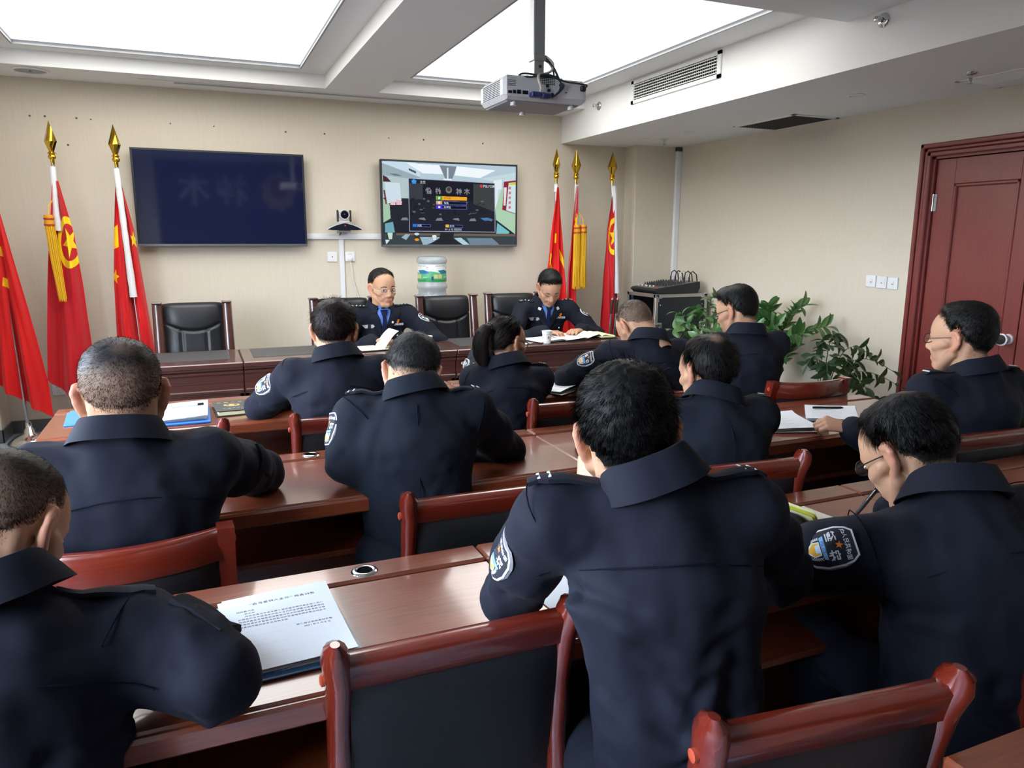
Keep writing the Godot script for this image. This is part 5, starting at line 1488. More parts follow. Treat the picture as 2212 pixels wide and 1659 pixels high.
func make_chairs() -> void:
	var hc := make_head_chair()
	var spots := [[-0.042, 0.78, 0.0, "empty black leather executive chair at the left end of the head table"], [1.07, 0.74, 0.05, "black leather chair behind the officer with glasses"], [1.915, 0.78, 0.0, "empty black leather executive chair in the middle of the head table"], [2.545, 0.72, -0.05, "black leather chair behind the reading officer"]]
	for i in spots.size():
		var s: Array = spots[i]
		if i == 0:
			hc.position = Vector3(s[0], 0, s[1])
			hc.rotation.y = s[2]
			hc.set_meta("label", s[3])
		else:
			dup(hc, "executive_chair", s[3], Vector3(s[0], 0, s[1]), s[2])
	var a := make_chair(0)
	var b := make_chair(1)
	# kind, x, z of the back, turn, label
	var cs := [
		[0, 0.372, 5.562, 0.0, "empty chair with round red post tops nearest the camera, beside the questionnaire papers"],
		[0, 0.815, 5.965, -0.11, "chair with thick glossy red rail in the bottom right corner"],
		[0, 0.669, 4.91, -0.03, "red wooden chair behind the grey haired man, pushed up to the nearest desk"],
		[0, 1.477, 4.965, -0.1, "dark red chair behind the man with the thinning crown"],
		[0, 2.527, 5.0, -0.05, "red chair at the right edge behind the man in profile with glasses"],
		[0, 0.51, 3.895, -0.02, "red wooden chair behind the man facing the officer with glasses"],
		[0, 1.434, 4.0, -0.04, "red wooden chair with visible side plug behind the woman with the ponytail"],
		[0, 1.944, 3.99, -0.06, "red chair behind the man with the patchy shaved head"],
		[0, -0.16, 3.87, 0.0, "empty chair at the front desk hidden behind the broad man on the left"],
		[0, -0.33, 5.97, 0.0, "chair of the man cut off by the left edge"],
		[0, 1.62, 5.93, -0.05, "chair of the man writing in the yellow notebook"],
		[1, -0.185, 4.895, 0.05, "chair with broad curved brown rail behind the broad man on the left"],
		[1, 2.70, 3.98, -0.1, "empty chair with broad curved orange brown rail in front of the plants"]]
	var seen := [false, false]
	for c in cs:
		var src: Node3D = a if c[0] == 0 else b
		var at := Vector3(c[1], 0, c[2])
		if not seen[c[0]]:
			seen[c[0]] = true
			src.position = at
			src.rotation.y = c[3]
			src.set_meta("label", c[4])
		else:
			dup(src, "meeting_chair", c[4], at, c[3])

# ---------------------------------------------------------------- desks
func make_desk(x0: float, x1: float, zb: float, label: String, gs: Array, D := 0.532) -> void:
	var t := thing("meeting_desk", label, "desk", Vector3(x0 + 0.001, 0, zb), 0.0, "red brown meeting desks")
	var w := x1 - x0 - 0.002
	put("rear_strip", geo().bx(Vector3(0, 0.722, 0), Vector3(w, 0.755, 0.086), 0.006).mesh(), M.desk, t)
	put("groove", geo().bx(Vector3(0.001, 0.722, 0.086), Vector3(w - 0.001, 0.742, 0.092)).mesh(), M.hole, t)
	var g := geo()
	g.bx(Vector3(0, 0.725, 0.091), Vector3(w, 0.75, D - 0.012), 0.004)
	put("top", g.mesh(), M.desk, t)
	g = geo()
	g.bx(Vector3(0, 0.7, D - 0.037), Vector3(w, 0.745, D), 0.006)
	put("front_lip", g.mesh(), M.desk, t)
	put("shelf", geo().bx(Vector3(0.02, 0.535, 0.09), Vector3(w - 0.02, 0.553, 0.44), 0.002).mesh(), M.desk, t)
	put("modesty_panel", geo().bx(Vector3(0.02, 0.05, 0.06), Vector3(w - 0.02, 0.722, 0.08)).mesh(), M.desk, t)
	for x: float in [0.0, w - 0.026]:
		put("side_panel", geo().bx(Vector3(x, 0, 0.03), Vector3(x + 0.026, 0.724, 0.47), 0.003).mesh(), M.desk, t)
	for gx: float in gs:
		var o := put("cable_grommet", geo().lathe(Vector3(gx - x0, 0.755, 0.047), [Vector2(0.018, -0.01), Vector2(0.018, 0.003), Vector2(0.024, 0.005), Vector2(0.03, 0.0015), Vector2(0.031, 0.0)], 24).mesh(), M.chrome, t)
		put("grommet_hole", geo().lathe(Vector3(gx - x0, 0.7555, 0.047), [Vector2(0.018, 0.0), Vector2(0, 0.0)], 20).mesh(), M.hole, o)

func make_desks() -> void:
	make_desk(-0.61, 1.19, 2.95, "front row desk on the left with papers and the black notebook", [0.9])
	make_desk(1.19, 2.99, 2.95, "front row desk on the right below the head table", [2.1])
	make_desk(-0.63, 1.17, 4.045, "second row desk on the left under the grey haired man's arms", [0.325])
	make_desk(1.17, 2.97, 4.045, "second row desk on the right with loose white papers", [2.3])
	make_desk(-0.61, 0.59, 5.042, "nearest desk on the left holding the questionnaire stack", [0.305], 0.485)
	make_desk(0.59, 1.79, 5.042, "nearest desk in the middle under the open yellow notebook", [1.35], 0.485)
	make_desk(1.79, 2.99, 5.042, "nearest row desk at the right edge beside the writing man", [2.4], 0.485)
	make_desk(0.96, 2.76, 6.03, "rearmost desk of which a corner shows at the bottom right", [2.2])

# ---------------------------------------------------------------- paper goods
func sheet_mesh(w: float, l: float, lift: float, seed_: float) -> ArrayMesh:
	# slightly wavy sheet, length along z, centred
	var top := []
	for i in 9:
		var v := i / 8.0
		var row := []
		for j in 7:
			var u := j / 6.0
			row.append(Vector3((u - 0.5) * w, lift * (0.5 + 0.5 * sin(seed_ + u * 2.4 + v * 3.1)) + lift * 1.5 * pow(absf(v - 0.5) * 2.0, 4.0) * u, (v - 0.5) * l))
		top.append(row)
	return geo().grid(top, false, true).mesh()

func print_tex(kind: int) -> ImageTexture:
	var im := Image.create(420, 594, false, Image.FORMAT_RGB8)
	im.fill(rgb(238, 243, 248) if kind != 2 else rgb(238, 235, 214))
	var ink := rgb(84, 88, 98)
	var soft := rgb(150, 156, 166)
	if kind == 0:
		var x := 112.0
		line(im, Vector2(100, 76), Vector2(103, 82), 2.0, ink); line(im, Vector2(106, 76), Vector2(109, 82), 2.0, ink)
		for ch in "教育整顿大走访":
			glyph(im, ch, Vector2(x, 74), 17.0, 2.0, ink)
			x += 21.0
		line(im, Vector2(x, 76), Vector2(x + 3, 82), 2.0, ink); line(im, Vector2(x + 6, 76), Vector2(x + 9, 82), 2.0, ink)
		x += 18.0
		for ch in "调查问卷":
			glyph(im, ch, Vector2(x, 74), 17.0, 2.0, ink)
			x += 21.0
		scribble(im, Vector2(46, 128), 5, 11.0, 1.3, ink, 1.25)
		scribble(im, Vector2(74, 150), 3, 11.0, 1.3, ink, 1.25)
		for i in 5:
			scribble(im, Vector2(74 if i == 0 else 46, 172 + i * 22), [22, 24, 24, 24, 13][i], 11.0, 1.3, ink, 1.25)
		scribble(im, Vector2(246, 318), 10, 11.0, 1.3, ink, 1.25)
		digits(im, "2021", Vector2(272, 342), 9.0, 1.3, ink)
		glyph(im, "年", Vector2(304, 340), 11.0, 1.3, ink)
		digits(im, "4", Vector2(320, 342), 9.0, 1.3, ink)
		glyph(im, "月", Vector2(332, 340), 11.0, 1.3, ink)
		digits(im, "8", Vector2(348, 342), 9.0, 1.3, ink)
		glyph(im, "日", Vector2(360, 340), 11.0, 1.3, ink)
		for i in 14:
			scribble(im, Vector2(50, 30 + i * 38 + 8), 6 + (i * 5) % 9, 9.0, 0.8, rgb(226, 231, 238), 1.6)
	elif kind == 1:
		scribble(im, Vector2(120, 60), 9, 14.0, 1.7, rgb(130, 136, 146), 1.3)
		for i in 16:
			scribble(im, Vector2(50, 110 + i * 26), 14 + (i * 7) % 10, 9.0, 1.0, rgb(178, 186, 198), 1.3)
	else:
		for i in 10:
			scribble(im, Vector2(50 + (i * 37) % 60, 60 + i * 40), 8 + (i * 3) % 7, 12.0, 1.2, soft, 1.2)
		line(im, Vector2(40, 40), Vector2(200, 40), 1.5, soft)
	return tex(im)

func put_papers(called: String, label: String, cat: String, at: Vector3, turn: float, n: int, m: Material, w := 0.21, l := 0.297, spread := 0.012, lift := 0.0012, group := "") -> Node3D:
	var t := thing(called, label, cat, at, turn, group)
	var r := RandomNumberGenerator.new()
	r.seed = int(at.x * 1000.0) + 3
	for i in n:
		var o := put("sheet", sheet_mesh(w, l, lift * (1.0 + 0.4 * i), i * 1.3), m if i == n - 1 else M.paper, t, Vector3(r.randf_range(-1, 1) * spread if i < n - 1 else 0.0, 0.001 + 0.0022 * i, r.randf_range(-1, 1) * spread if i < n - 1 else 0.0))
		o.rotation.y = r.randf_range(-0.04, 0.04) if i < n - 1 else 0.0
	return t

func make_papers() -> void:
	var q := mat(Color.WHITE, 0.75, 0.0, 0.2)
	q.albedo_texture = print_tex(0)
	var p1 := mat(Color.WHITE, 0.75, 0.0, 0.2)
	p1.albedo_texture = print_tex(1)
	var hand := mat(Color.WHITE, 0.75, 0.0, 0.2)
	hand.albedo_texture = print_tex(2)
	var Y := 0.7505
	# nearest desk: questionnaire on a blue folder
	var t := thing("document_folder", "pale blue plastic folder under the printed questionnaire on the nearest desk", "folder", Vector3(0.108, Y, 5.292), 0.05)
	put("cover", geo().box(Vector3(0, 0.0012, 0), Vector3(0.222, 0.002, 0.305), 0.0008).mesh(), mat(rgb(150, 196, 232), 0.25), t)
	put("flap", geo().box(Vector3(0.0, 0.0045, 0.146), Vector3(0.222, 0.003, 0.02), 0.001, Basis(Vector3(1, 0, 0), 0.12)).mesh(), mat(rgb(64, 112, 150), 0.2), t)
	put_papers("questionnaire", "printed questionnaire stack with a bold title on the nearest desk", "papers", Vector3(0.112, Y + 0.003, 5.286), 0.045, 6, q, 0.212, 0.292, 0.006, 0.0007, "paper stacks")
	t = thing("notebook", "cream notebook page under the arm of the man at the left edge", "notebook", Vector3(-0.06, Y, 5.31), 0.06)
	put("cover", geo().box(Vector3(0, 0.004, 0), Vector3(0.148, 0.008, 0.21), 0.003).mesh(), M.black, t)
	put("page", sheet_mesh(0.142, 0.204, 0.0006, 0.4), hand, t, Vector3(0, 0.0086, 0))
	# sheet by the man resting his cheek
	put_papers("loose_sheet", "single white sheet on the desk beside the man resting his cheek", "paper", Vector3(0.725, Y, 5.375), 0.1, 1, M.paper, 0.21, 0.297, 0.0, 0.001, "loose papers")
	# open yellow notebook of the writing man
	t = thing("open_notebook", "open yellow paged notebook with a raised page and a metal ring, beside the writing hand", "notebook", Vector3(1.405, Y, 5.285), 0.15)
	put("cover", geo().box(Vector3(0, 0.002, 0), Vector3(0.30, 0.004, 0.215), 0.001).mesh(), M.black, t)
	put("page_block", geo().box(Vector3(-0.075, 0.009, 0), Vector3(0.142, 0.01, 0.205), 0.002).mesh(), M.yellowpaper, t)
	put("page_block", geo().box(Vector3(0.075, 0.007, 0), Vector3(0.142, 0.006, 0.205), 0.002).mesh(), M.yellowpaper, t)
	put("page", sheet_mesh(0.14, 0.203, 0.0008, 0.1), hand, t, Vector3(0.075, 0.0105, 0))
	for i in 5:
		var rows := []
		for a in 9:
			var v := a / 8.0
			var row := []
			var an := 2.72 - 0.05 * i - 0.25 * v
			for b in 4:
				row.append(Vector3(0.002 + 0.138 * v * cos(an), 0.012 + 0.125 * v * sin(an) * (0.9 + 0.02 * i), -0.1 + 0.2 * b / 3.0))
			rows.append(row)
		put("raised_page", geo().grid(rows, false, i % 2 == 0).mesh(), mat(rgb(206, 200, 60), 0.7) if i == 3 else M.yellowpaper, t)
	put("ring_clip", geo().lathe(Vector3(-0.06, 0.085, -0.06), [Vector2(0.008, -0.002), Vector2(0.011, 0.0), Vector2(0.008, 0.002), Vector2(0.006, 0.0), Vector2(0.008, -0.002)], 16, Basis(Vector3(1, 0, 0), 1.0)).mesh(), M.chrome, t)
	# second row, right
	put_papers("paper_stack", "white printed papers on the second row desk right of the man with the thinning crown", "papers", Vector3(2.2, Y, 4.35), -0.35, 4, p1, 0.21, 0.297, 0.012, 0.003, "paper stacks")
	put_papers("paper_stack", "white printed papers under the clenched hand of the man in profile", "papers", Vector3(2.5, Y, 4.32), -0.75, 4, p1, 0.21, 0.297, 0.008, 0.003, "paper stacks")
	t = thing("pen", "black pen lying on the papers beyond the clenched hand", "pen", Vector3(2.55, Y + 0.016, 4.25), -0.4)
	put("barrel", geo().tube([Vector3(-0.065, 0, 0), Vector3(0.06, 0, 0), Vector3(0.07, 0, 0)], [0.005, 0.005, 0.002], 8).mesh(), M.black, t)
	put("clip", geo().box(Vector3(-0.04, 0.006, 0), Vector3(0.035, 0.002, 0.003)).mesh(), M.chrome, t)
	t = thing("phone", "small pale phone between the forearms of the grey haired man", "phone", Vector3(0.50, Y, 4.39), 0.3)
	put("case", geo().box(Vector3(0, 0.004, 0), Vector3(0.072, 0.008, 0.15), 0.003).mesh(), M.silver, t)
	put("display", geo().box(Vector3(0, 0.0083, 0), Vector3(0.066, 0.0006, 0.14)).mesh(), M.black, t)
	# front row
	t = thing("document_folder", "bright blue folder at the left end of the front desk", "folder", Vector3(-0.44, Y, 3.14), 0.08)
	put("cover", geo().box(Vector3(0, 0.002, 0), Vector3(0.22, 0.004, 0.30), 0.001).mesh(), M.blue, t)
	put("inner_sheet", geo().box(Vector3(0.004, 0.0045, 0), Vector3(0.21, 0.001, 0.29)).mesh(), M.blue, t)
	t = thing("document_folder", "blue folder under the white papers on the front desk", "folder", Vector3(-0.1, Y, 3.29), 0.0)
	put("cover", geo().box(Vector3(0, 0.004, 0), Vector3(0.225, 0.008, 0.31), 0.002).mesh(), M.blue, t)
	put("edge", geo().box(Vector3(0, 0.004, 0.153), Vector3(0.22, 0.006, 0.006), 0.001).mesh(), M.bluedark, t)
	put_papers("paper_stack", "white printed papers on a blue folder beside the large man's ear", "papers", Vector3(-0.1, Y + 0.0085, 3.275), -0.02, 6, p1, 0.21, 0.297, 0.008, 0.002, "paper stacks")
	t = thing("pen", "silver pen with dark end lying on the papers on the front desk", "pen", Vector3(-0.08, Y + 0.031, 3.2), 0.15)
	put("barrel", geo().tube([Vector3(-0.07, 0, 0), Vector3(0.045, 0, 0)], 0.005, 8).mesh(), M.silver, t)
	put("cap", geo().tube([Vector3(0.045, 0, 0), Vector3(0.07, 0, 0)], 0.0055, 8).mesh(), M.black, t)
	t = thing("notebook", "closed dark grey notebook with gold stamped emblem on the front desk", "notebook", Vector3(0.105, Y, 3.245), 0.08)
	var im := Image.create(256, 360, false, Image.FORMAT_RGB8)
	im.fill(rgb(58, 60, 60))
	var gold := rgb(206, 172, 96)
	var x := 30.0
	for ch in "公安人民":
		glyph(im, ch, Vector2(x, 46), 30.0, 4.0, gold)
		x += 52.0
	disc(im, Vector2(128, 158), 60, gold, 44)
	disc(im, Vector2(128, 150), 44, rgb(58, 60, 60), 28)
	disc(im, Vector2(128, 152), 22, gold, 22)
	x = 56.0
	for i in 5:
		glyph(im, ["中", "国", "共", "和", "民"][i], Vector2(x, 262), 20.0, 3.0, rgb(170, 160, 130))
		x += 32.0
	var nm := mat(Color.WHITE, 0.5)
	nm.albedo_texture = tex(im)
	put("page_block", geo().box(Vector3(0.002, 0.012, 0), Vector3(0.138, 0.016, 0.2), 0.001).mesh(), M.yellowpaper, t)
	put("back_cover", geo().box(Vector3(0, 0.002, 0), Vector3(0.148, 0.004, 0.21), 0.001).mesh(), M.dark, t)
	put("front_cover", sheet_mesh(0.148, 0.21, 0.0004, 0.0), nm, t, Vector3(0, 0.024, 0)).rotation.z = -0.02
	put("cover_board", geo().box(Vector3(0, 0.0222, 0), Vector3(0.148, 0.003, 0.21), 0.001, Basis(Vector3(0, 0, 1), -0.02)).mesh(), M.dark, t)
	put_papers("open_booklet", "white open booklet under the right arm of the woman with the ponytail", "papers", Vector3(1.62, Y, 3.33), 0.5, 4, p1, 0.21, 0.28, 0.015, 0.006, "paper stacks")
	put_papers("paper_stack", "papers before the man with the patchy shaved head", "papers", Vector3(2.0, Y, 3.3), -0.1, 3, p1, 0.21, 0.297, 0.01, 0.002, "paper stacks")
	# head table
	Y = 0.7528
	t = thing("notebook", "open cream notebook under the hands of the officer with glasses", "notebook", Vector3(1.13, Y, 1.62), 0.1)
	put("cover", geo().box(Vector3(0, 0.002, 0), Vector3(0.30, 0.004, 0.21), 0.001).mesh(), M.black, t)
	put("page_block", geo().box(Vector3(-0.074, 0.007, 0), Vector3(0.142, 0.008, 0.2), 0.002).mesh(), M.cream, t)
	put("page_block", geo().box(Vector3(0.074, 0.006, 0), Vector3(0.142, 0.006, 0.2), 0.002).mesh(), M.cream, t)
	var rows := []
	for a in 9:
		var v := a / 8.0
		var row := []
		for b in 4:
			row.append(Vector3(0.01 + 0.105 * v, 0.012 + 0.12 * sin(v * 1.25), -0.1 + 0.2 * b / 3.0))
		rows.append(row)
	put("turning_page", geo().grid(rows).mesh(), M.cream, t)
	for i in 2:
		var at: Vector3 = [Vector3(1.435, 0.7505, 1.77), Vector3(2.335, 0.7505, 1.80)][i]
		t = thing("paper_cup", ["white paper cup with small printed lines beside the officer with glasses", "white paper cup with a round brown emblem in front of the reading officer"][i], "cup", at, 0.0, "paper cups on the head table")
		var cim := Image.create(512, 128, false, Image.FORMAT_RGB8)
		cim.fill(rgb(232, 232, 230))
		for k in 4:
			if i == 0:
				for l in 4:
					scribble(cim, Vector2(k * 128 + 20, 34 + l * 20), 4, 10.0, 1.2, rgb(150, 150, 156), 1.5)
			else:
				disc(cim, Vector2(k * 128 + 64, 66), 15, rgb(176, 130, 96), 15)
				disc(cim, Vector2(k * 128 + 64, 64), 9, rgb(196, 84, 60), 9)
				scribble(cim, Vector2(k * 128 + 16, 30), 6, 9.0, 1.1, rgb(140, 140, 146), 1.6)
		var cm := mat(Color.WHITE, 0.6)
		cm.albedo_texture = tex(cim)
		put("wall", geo().lathe(Vector3.ZERO, [Vector2(0.027, 0.001), Vector2(0.038, 0.092)], 32, Basis(Vector3(0, 1, 0), 0.7)).mesh(), cm, t)
		put("rim", geo().lathe(Vector3.ZERO, [Vector2(0.036, 0.086), Vector2(0.0395, 0.089), Vector2(0.0395, 0.093), Vector2(0.0365, 0.094), Vector2(0.026, 0.006), Vector2(0, 0.006)], 32).mesh(), M.plastic, t)
	put_papers("paper_stack", "white papers spread before the reading officer", "papers", Vector3(2.38, Y, 1.66), 0.2, 3, M.paper, 0.25, 0.24, 0.01, 0.003, "paper stacks")
	put_papers("loose_sheet", "white sheet on the head table left of the reading officer's hand", "paper", Vector3(2.13, 0.7505, 1.76), 0.6, 1, M.paper, 0.2, 0.12, 0.0, 0.001, "loose papers")
	t = thing("document_folder", "open dark folder with white sheets right of the paper cup", "folder", Vector3(2.6, Y, 1.62), 0.08)
	put("cover", geo().box(Vector3(0, 0.002, 0), Vector3(0.23, 0.004, 0.31), 0.001).mesh(), M.black, t)
	put("sheet", sheet_mesh(0.21, 0.29, 0.008, 1.2), M.paper, t, Vector3(0, 0.006, 0))
	t = thing("open_notebook", "open cream notebook with dark cover at the right end of the head table", "notebook", Vector3(2.83, Y, 1.60), 0.0)
	put("cover", geo().box(Vector3(0, 0.002, 0), Vector3(0.26, 0.004, 0.3), 0.001).mesh(), M.black, t)
	rows = []
	for a in 13:
		var v := a / 12.0
		var row := []
		for b in 4:
			row.append(Vector3(-0.125 + 0.25 * v, 0.006 + 0.03 * absf(sin(v * PI)) * (1.0 if v < 0.5 else 0.8) - 0.012 * exp(-pow((v - 0.5) / 0.05, 2.0)), -0.14 + 0.28 * b / 3.0))
		rows.append(row)
	put("pages", geo().grid(rows, false, true).mesh(), M.cream, t)
	put("page_block", geo().box(Vector3(0.06, 0.012, 0), Vector3(0.12, 0.016, 0.28), 0.004).mesh(), M.yellowpaper, t)

# ---------------------------------------------------------------- bodies: a smooth field round the bones, meshed as surface nets
class Field:
	var o: Vector3
	var h: float
	var nx: int
	var ny: int
	var nz: int
	var k: float
	var s := PackedFloat32Array()
	func _init(lo: Vector3, hi: Vector3, cell: float, kk: float) -> void:
		o = lo; h = cell; k = kk
		nx = int(ceil((hi.x - lo.x) / cell)) + 1
		ny = int(ceil((hi.y - lo.y) / cell)) + 1
		nz = int(ceil((hi.z - lo.z) / cell)) + 1
		s.resize(nx * ny * nz)
	# tapered bone whose section is an ellipse: half width along lat and half depth across it
	func bone(a: Vector3, b: Vector3, wa: float, wb: float, da: float, db: float, lat: Vector3) -> void:
		var m := maxf(maxf(wa, wb), maxf(da, db)) + 3.2 / k
		var lo := a.min(b) - Vector3.ONE * m
		var hi := a.max(b) + Vector3.ONE * m
		var x0 := maxi(int((lo.x - o.x) / h), 0); var x1 := mini(int((hi.x - o.x) / h) + 1, nx - 1)
		var y0 := maxi(int((lo.y - o.y) / h), 0); var y1 := mini(int((hi.y - o.y) / h) + 1, ny - 1)
		var z0 := maxi(int((lo.z - o.z) / h), 0); var z1 := mini(int((hi.z - o.z) / h) + 1, nz - 1)
		var ab := b - a
		var l2 := maxf(ab.length_squared(), 1e-9)
		var round_ := absf(wa - da) < 1e-5 and absf(wb - db) < 1e-5
		var S := s
		s = PackedFloat32Array()
		var cut := 3.2 / k
		var L := lat
		if not round_:
			L = (lat - ab * (lat.dot(ab) / l2)).normalized() if ab.length_squared() > 1e-8 else lat
		for iz in range(z0, z1 + 1):
			for iy in range(y0, y1 + 1):
				var at := (iz * ny + iy) * nx
				var q0 := Vector3(o.x, o.y + iy * h, o.z + iz * h) - a
				for ix in range(x0, x1 + 1):
					var q := Vector3(q0.x + ix * h, q0.y, q0.z)
					var t := clampf(q.dot(ab) / l2, 0.0, 1.0)
					q -= ab * t
					var d: float
					var ln := q.length()
					if round_:
						d = ln - (wa + (wb - wa) * t)
					else:
						var w := wa + (wb - wa) * t
						var e := da + (db - da) * t
						if ln < 1e-5:
							d = -minf(w, e)
						else:
							var lx := q.dot(L)
							var r2 := (ln * ln - lx * lx) / (e * e) + lx * lx / (w * w)
							d = ln - ln / sqrt(r2)
					if d < cut:
						S[at + ix] += exp(-k * d)
		s = S
	func cap(a: Vector3, b: Vector3, ra: float, rb: float) -> void:
		bone(a, b, ra, rb, ra, rb, Vector3.RIGHT)
	# value at a point: positive inside
	func at(p: Vector3) -> float:
		var g := (p - o) / h
		var x := clampi(int(g.x), 0, nx - 2); var y := clampi(int(g.y), 0, ny - 2); var z := clampi(int(g.z), 0, nz - 2)
		var fx := clampf(g.x - x, 0, 1); var fy := clampf(g.y - y, 0, 1); var fz := clampf(g.z - z, 0, 1)
		var i := (z * ny + y) * nx + x
		var j := i + nx * ny
		var c0 := lerpf(lerpf(s[i], s[i + 1], fx), lerpf(s[i + nx], s[i + nx + 1], fx), fy)
		var c1 := lerpf(lerpf(s[j], s[j + 1], fx), lerpf(s[j + nx], s[j + nx + 1], fx), fy)
		return lerpf(c0, c1, fz) - 1.0
	# first surface point from p along dir
	func hit(p: Vector3, dir: Vector3, far := 0.6) -> Vector3:
		var st := h * 0.8
		var t := 0.0
		while t < far:
			if at(p + dir * t) > 0.0:
				var a := t - st; var b := t
				for i in 8:
					var m := (a + b) * 0.5
					if at(p + dir * m) > 0.0:
						b = m
					else:
						a = m
				return p + dir * b
			t += st
		return Vector3.INF
	# leave the solid from inside p along dir; falls back to coming in from outside
	func leave(p: Vector3, dir: Vector3, far := 0.3) -> Vector3:
		if at(p) <= 0.0:
			return hit(p + dir * 0.16, -dir, 0.34)
		var st := h * 0.8
		var t := 0.0
		while t < far:
			t += st
			if at(p + dir * t) <= 0.0:
				var a := t - st; var b := t
				for i in 7:
					var m := (a + b) * 0.5
					if at(p + dir * m) > 0.0:
						a = m
					else:
						b = m
				return p + dir * a
		return Vector3.INF
	func nets() -> Array:
		var v := PackedVector3Array()
		var idx := PackedInt32Array()
		var sx := nx * ny
		var cell := PackedInt32Array()
		cell.resize(nx * ny * nz)
		var cs := [0, 1, nx, nx + 1, sx, sx + 1, sx + nx, sx + nx + 1]
		var ed := [[0, 1], [2, 3], [4, 5], [6, 7], [0, 2], [1, 3], [4, 6], [5, 7], [0, 4], [1, 5], [2, 6], [3, 7]]
		var co := [Vector3(0, 0, 0), Vector3(1, 0, 0), Vector3(0, 1, 0), Vector3(1, 1, 0), Vector3(0, 0, 1), Vector3(1, 0, 1), Vector3(0, 1, 1), Vector3(1, 1, 1)]
		for z in nz - 1:
			for y in ny - 1:
				var row := (z * ny + y) * nx
				for x in nx - 1:
					var i := row + x
					var m := int(s[i] > 1.0) + int(s[i + 1] > 1.0) + int(s[i + nx] > 1.0) + int(s[i + nx + 1] > 1.0) + int(s[i + sx] > 1.0) + int(s[i + sx + 1] > 1.0) + int(s[i + sx + nx] > 1.0) + int(s[i + sx + nx + 1] > 1.0)
					if m == 0 or m == 8:
						continue
					var p := Vector3.ZERO
					var c := 0
					for e in ed:
						var a: float = s[i + cs[e[0]]]; var b: float = s[i + cs[e[1]]]
						if (a > 1.0) != (b > 1.0):
							var la := log(maxf(a, 1e-9)); var lb := log(maxf(b, 1e-9))
							p += co[e[0]].lerp(co[e[1]], clampf(la / (la - lb), 0.0, 1.0))
							c += 1
					v.append(o + (Vector3(x, y, z) + p / c) * h)
					cell[i] = v.size()
					# quads on the three edges that end in this cell's first corner
					var in0 := s[i] > 1.0
					if y > 0 and z > 0 and in0 != (s[i + 1] > 1.0):
						quad(idx, cell[i], cell[i - nx], cell[i - nx - sx], cell[i - sx], in0)
					if x > 0 and z > 0 and in0 != (s[i + nx] > 1.0):
						quad(idx, cell[i], cell[i - sx], cell[i - sx - 1], cell[i - 1], in0)
					if x > 0 and y > 0 and in0 != (s[i + sx] > 1.0):
						quad(idx, cell[i], cell[i - 1], cell[i - 1 - nx], cell[i - nx], in0)
		return [v, idx]
	func quad(idx: PackedInt32Array, a: int, b: int, c: int, d: int, flip: bool) -> void:
		if a == 0 or b == 0 or c == 0 or d == 0:
			return
		if flip:
			idx.append_array(PackedInt32Array([a - 1, b - 1, c - 1, a - 1, c - 1, d - 1]))
		else:
			idx.append_array(PackedInt32Array([a - 1, c - 1, b - 1, a - 1, d - 1, c - 1]))

func normals_of(v: PackedVector3Array, idx: PackedInt32Array) -> PackedVector3Array:
	var n := PackedVector3Array()
	n.resize(v.size())
	for i in range(0, idx.size(), 3):
		var a := idx[i]; var b := idx[i + 1]; var c := idx[i + 2]
		var f := (v[c] - v[a]).cross(v[b] - v[a])
		n[a] += f; n[b] += f; n[c] += f
	for i in n.size():
		n[i] = n[i].normalized()
	return n

func to_mesh(v: PackedVector3Array, n: PackedVector3Array, idx: PackedInt32Array, col := PackedColorArray()) -> ArrayMesh:
	var m := ArrayMesh.new()
	var arr := []
	arr.resize(Mesh.ARRAY_MAX)
	arr[Mesh.ARRAY_VERTEX] = v
	arr[Mesh.ARRAY_NORMAL] = n
	if col.size():
		arr[Mesh.ARRAY_COLOR] = col
	arr[Mesh.ARRAY_INDEX] = idx
	m.add_surface_from_arrays(Mesh.PRIMITIVE_TRIANGLES, arr)
	return m

# push vertices along their normals: creases are [a, b, height, width], plus cloth unevenness
func crease(v: PackedVector3Array, n: PackedVector3Array, list: Array, noise: FastNoiseLite, amp: float, stretch: Vector3) -> PackedVector3Array:
	var out := v.duplicate()
	for i in v.size():
		out[i] = v[i] + n[i] * crease_at(v[i], list, noise, amp, stretch)
	return out

func crease_at(p: Vector3, list: Array, noise: FastNoiseLite, amp: float, stretch: Vector3) -> float:
	var d := amp * noise.get_noise_3dv(p * stretch)
	for c in list:
		var a: Vector3 = c[0]
		var ab: Vector3 = c[1]
		var q := p - a
		var t := clampf(q.dot(ab) * c[4], 0.0, 1.0)
		var e: float = (q - ab * t).length_squared() * c[3]
		if e < 4.0:
			d += c[2] * exp(-e) * sin(PI * (0.12 + 0.76 * t))
	return d

func fold(a: Vector3, b: Vector3, height: float, width: float) -> Array:
	return [a, b - a, height, 1.0 / (width * width), 1.0 / maxf((b - a).length_squared(), 1e-6)]

# ---------------------------------------------------------------- head, made once; face looks along -z, origin at the head's centre
var head_v: PackedVector3Array
var head_n: PackedVector3Array
var head_i: PackedInt32Array
var head_c: PackedColorArray
var skin_r := []          # radius of the skin seen from HC0, rows by elevation, columns by azimuth
const HC0 := Vector3(0, 0.03, 0.012)
const NEL := 40
const NAZ := 64

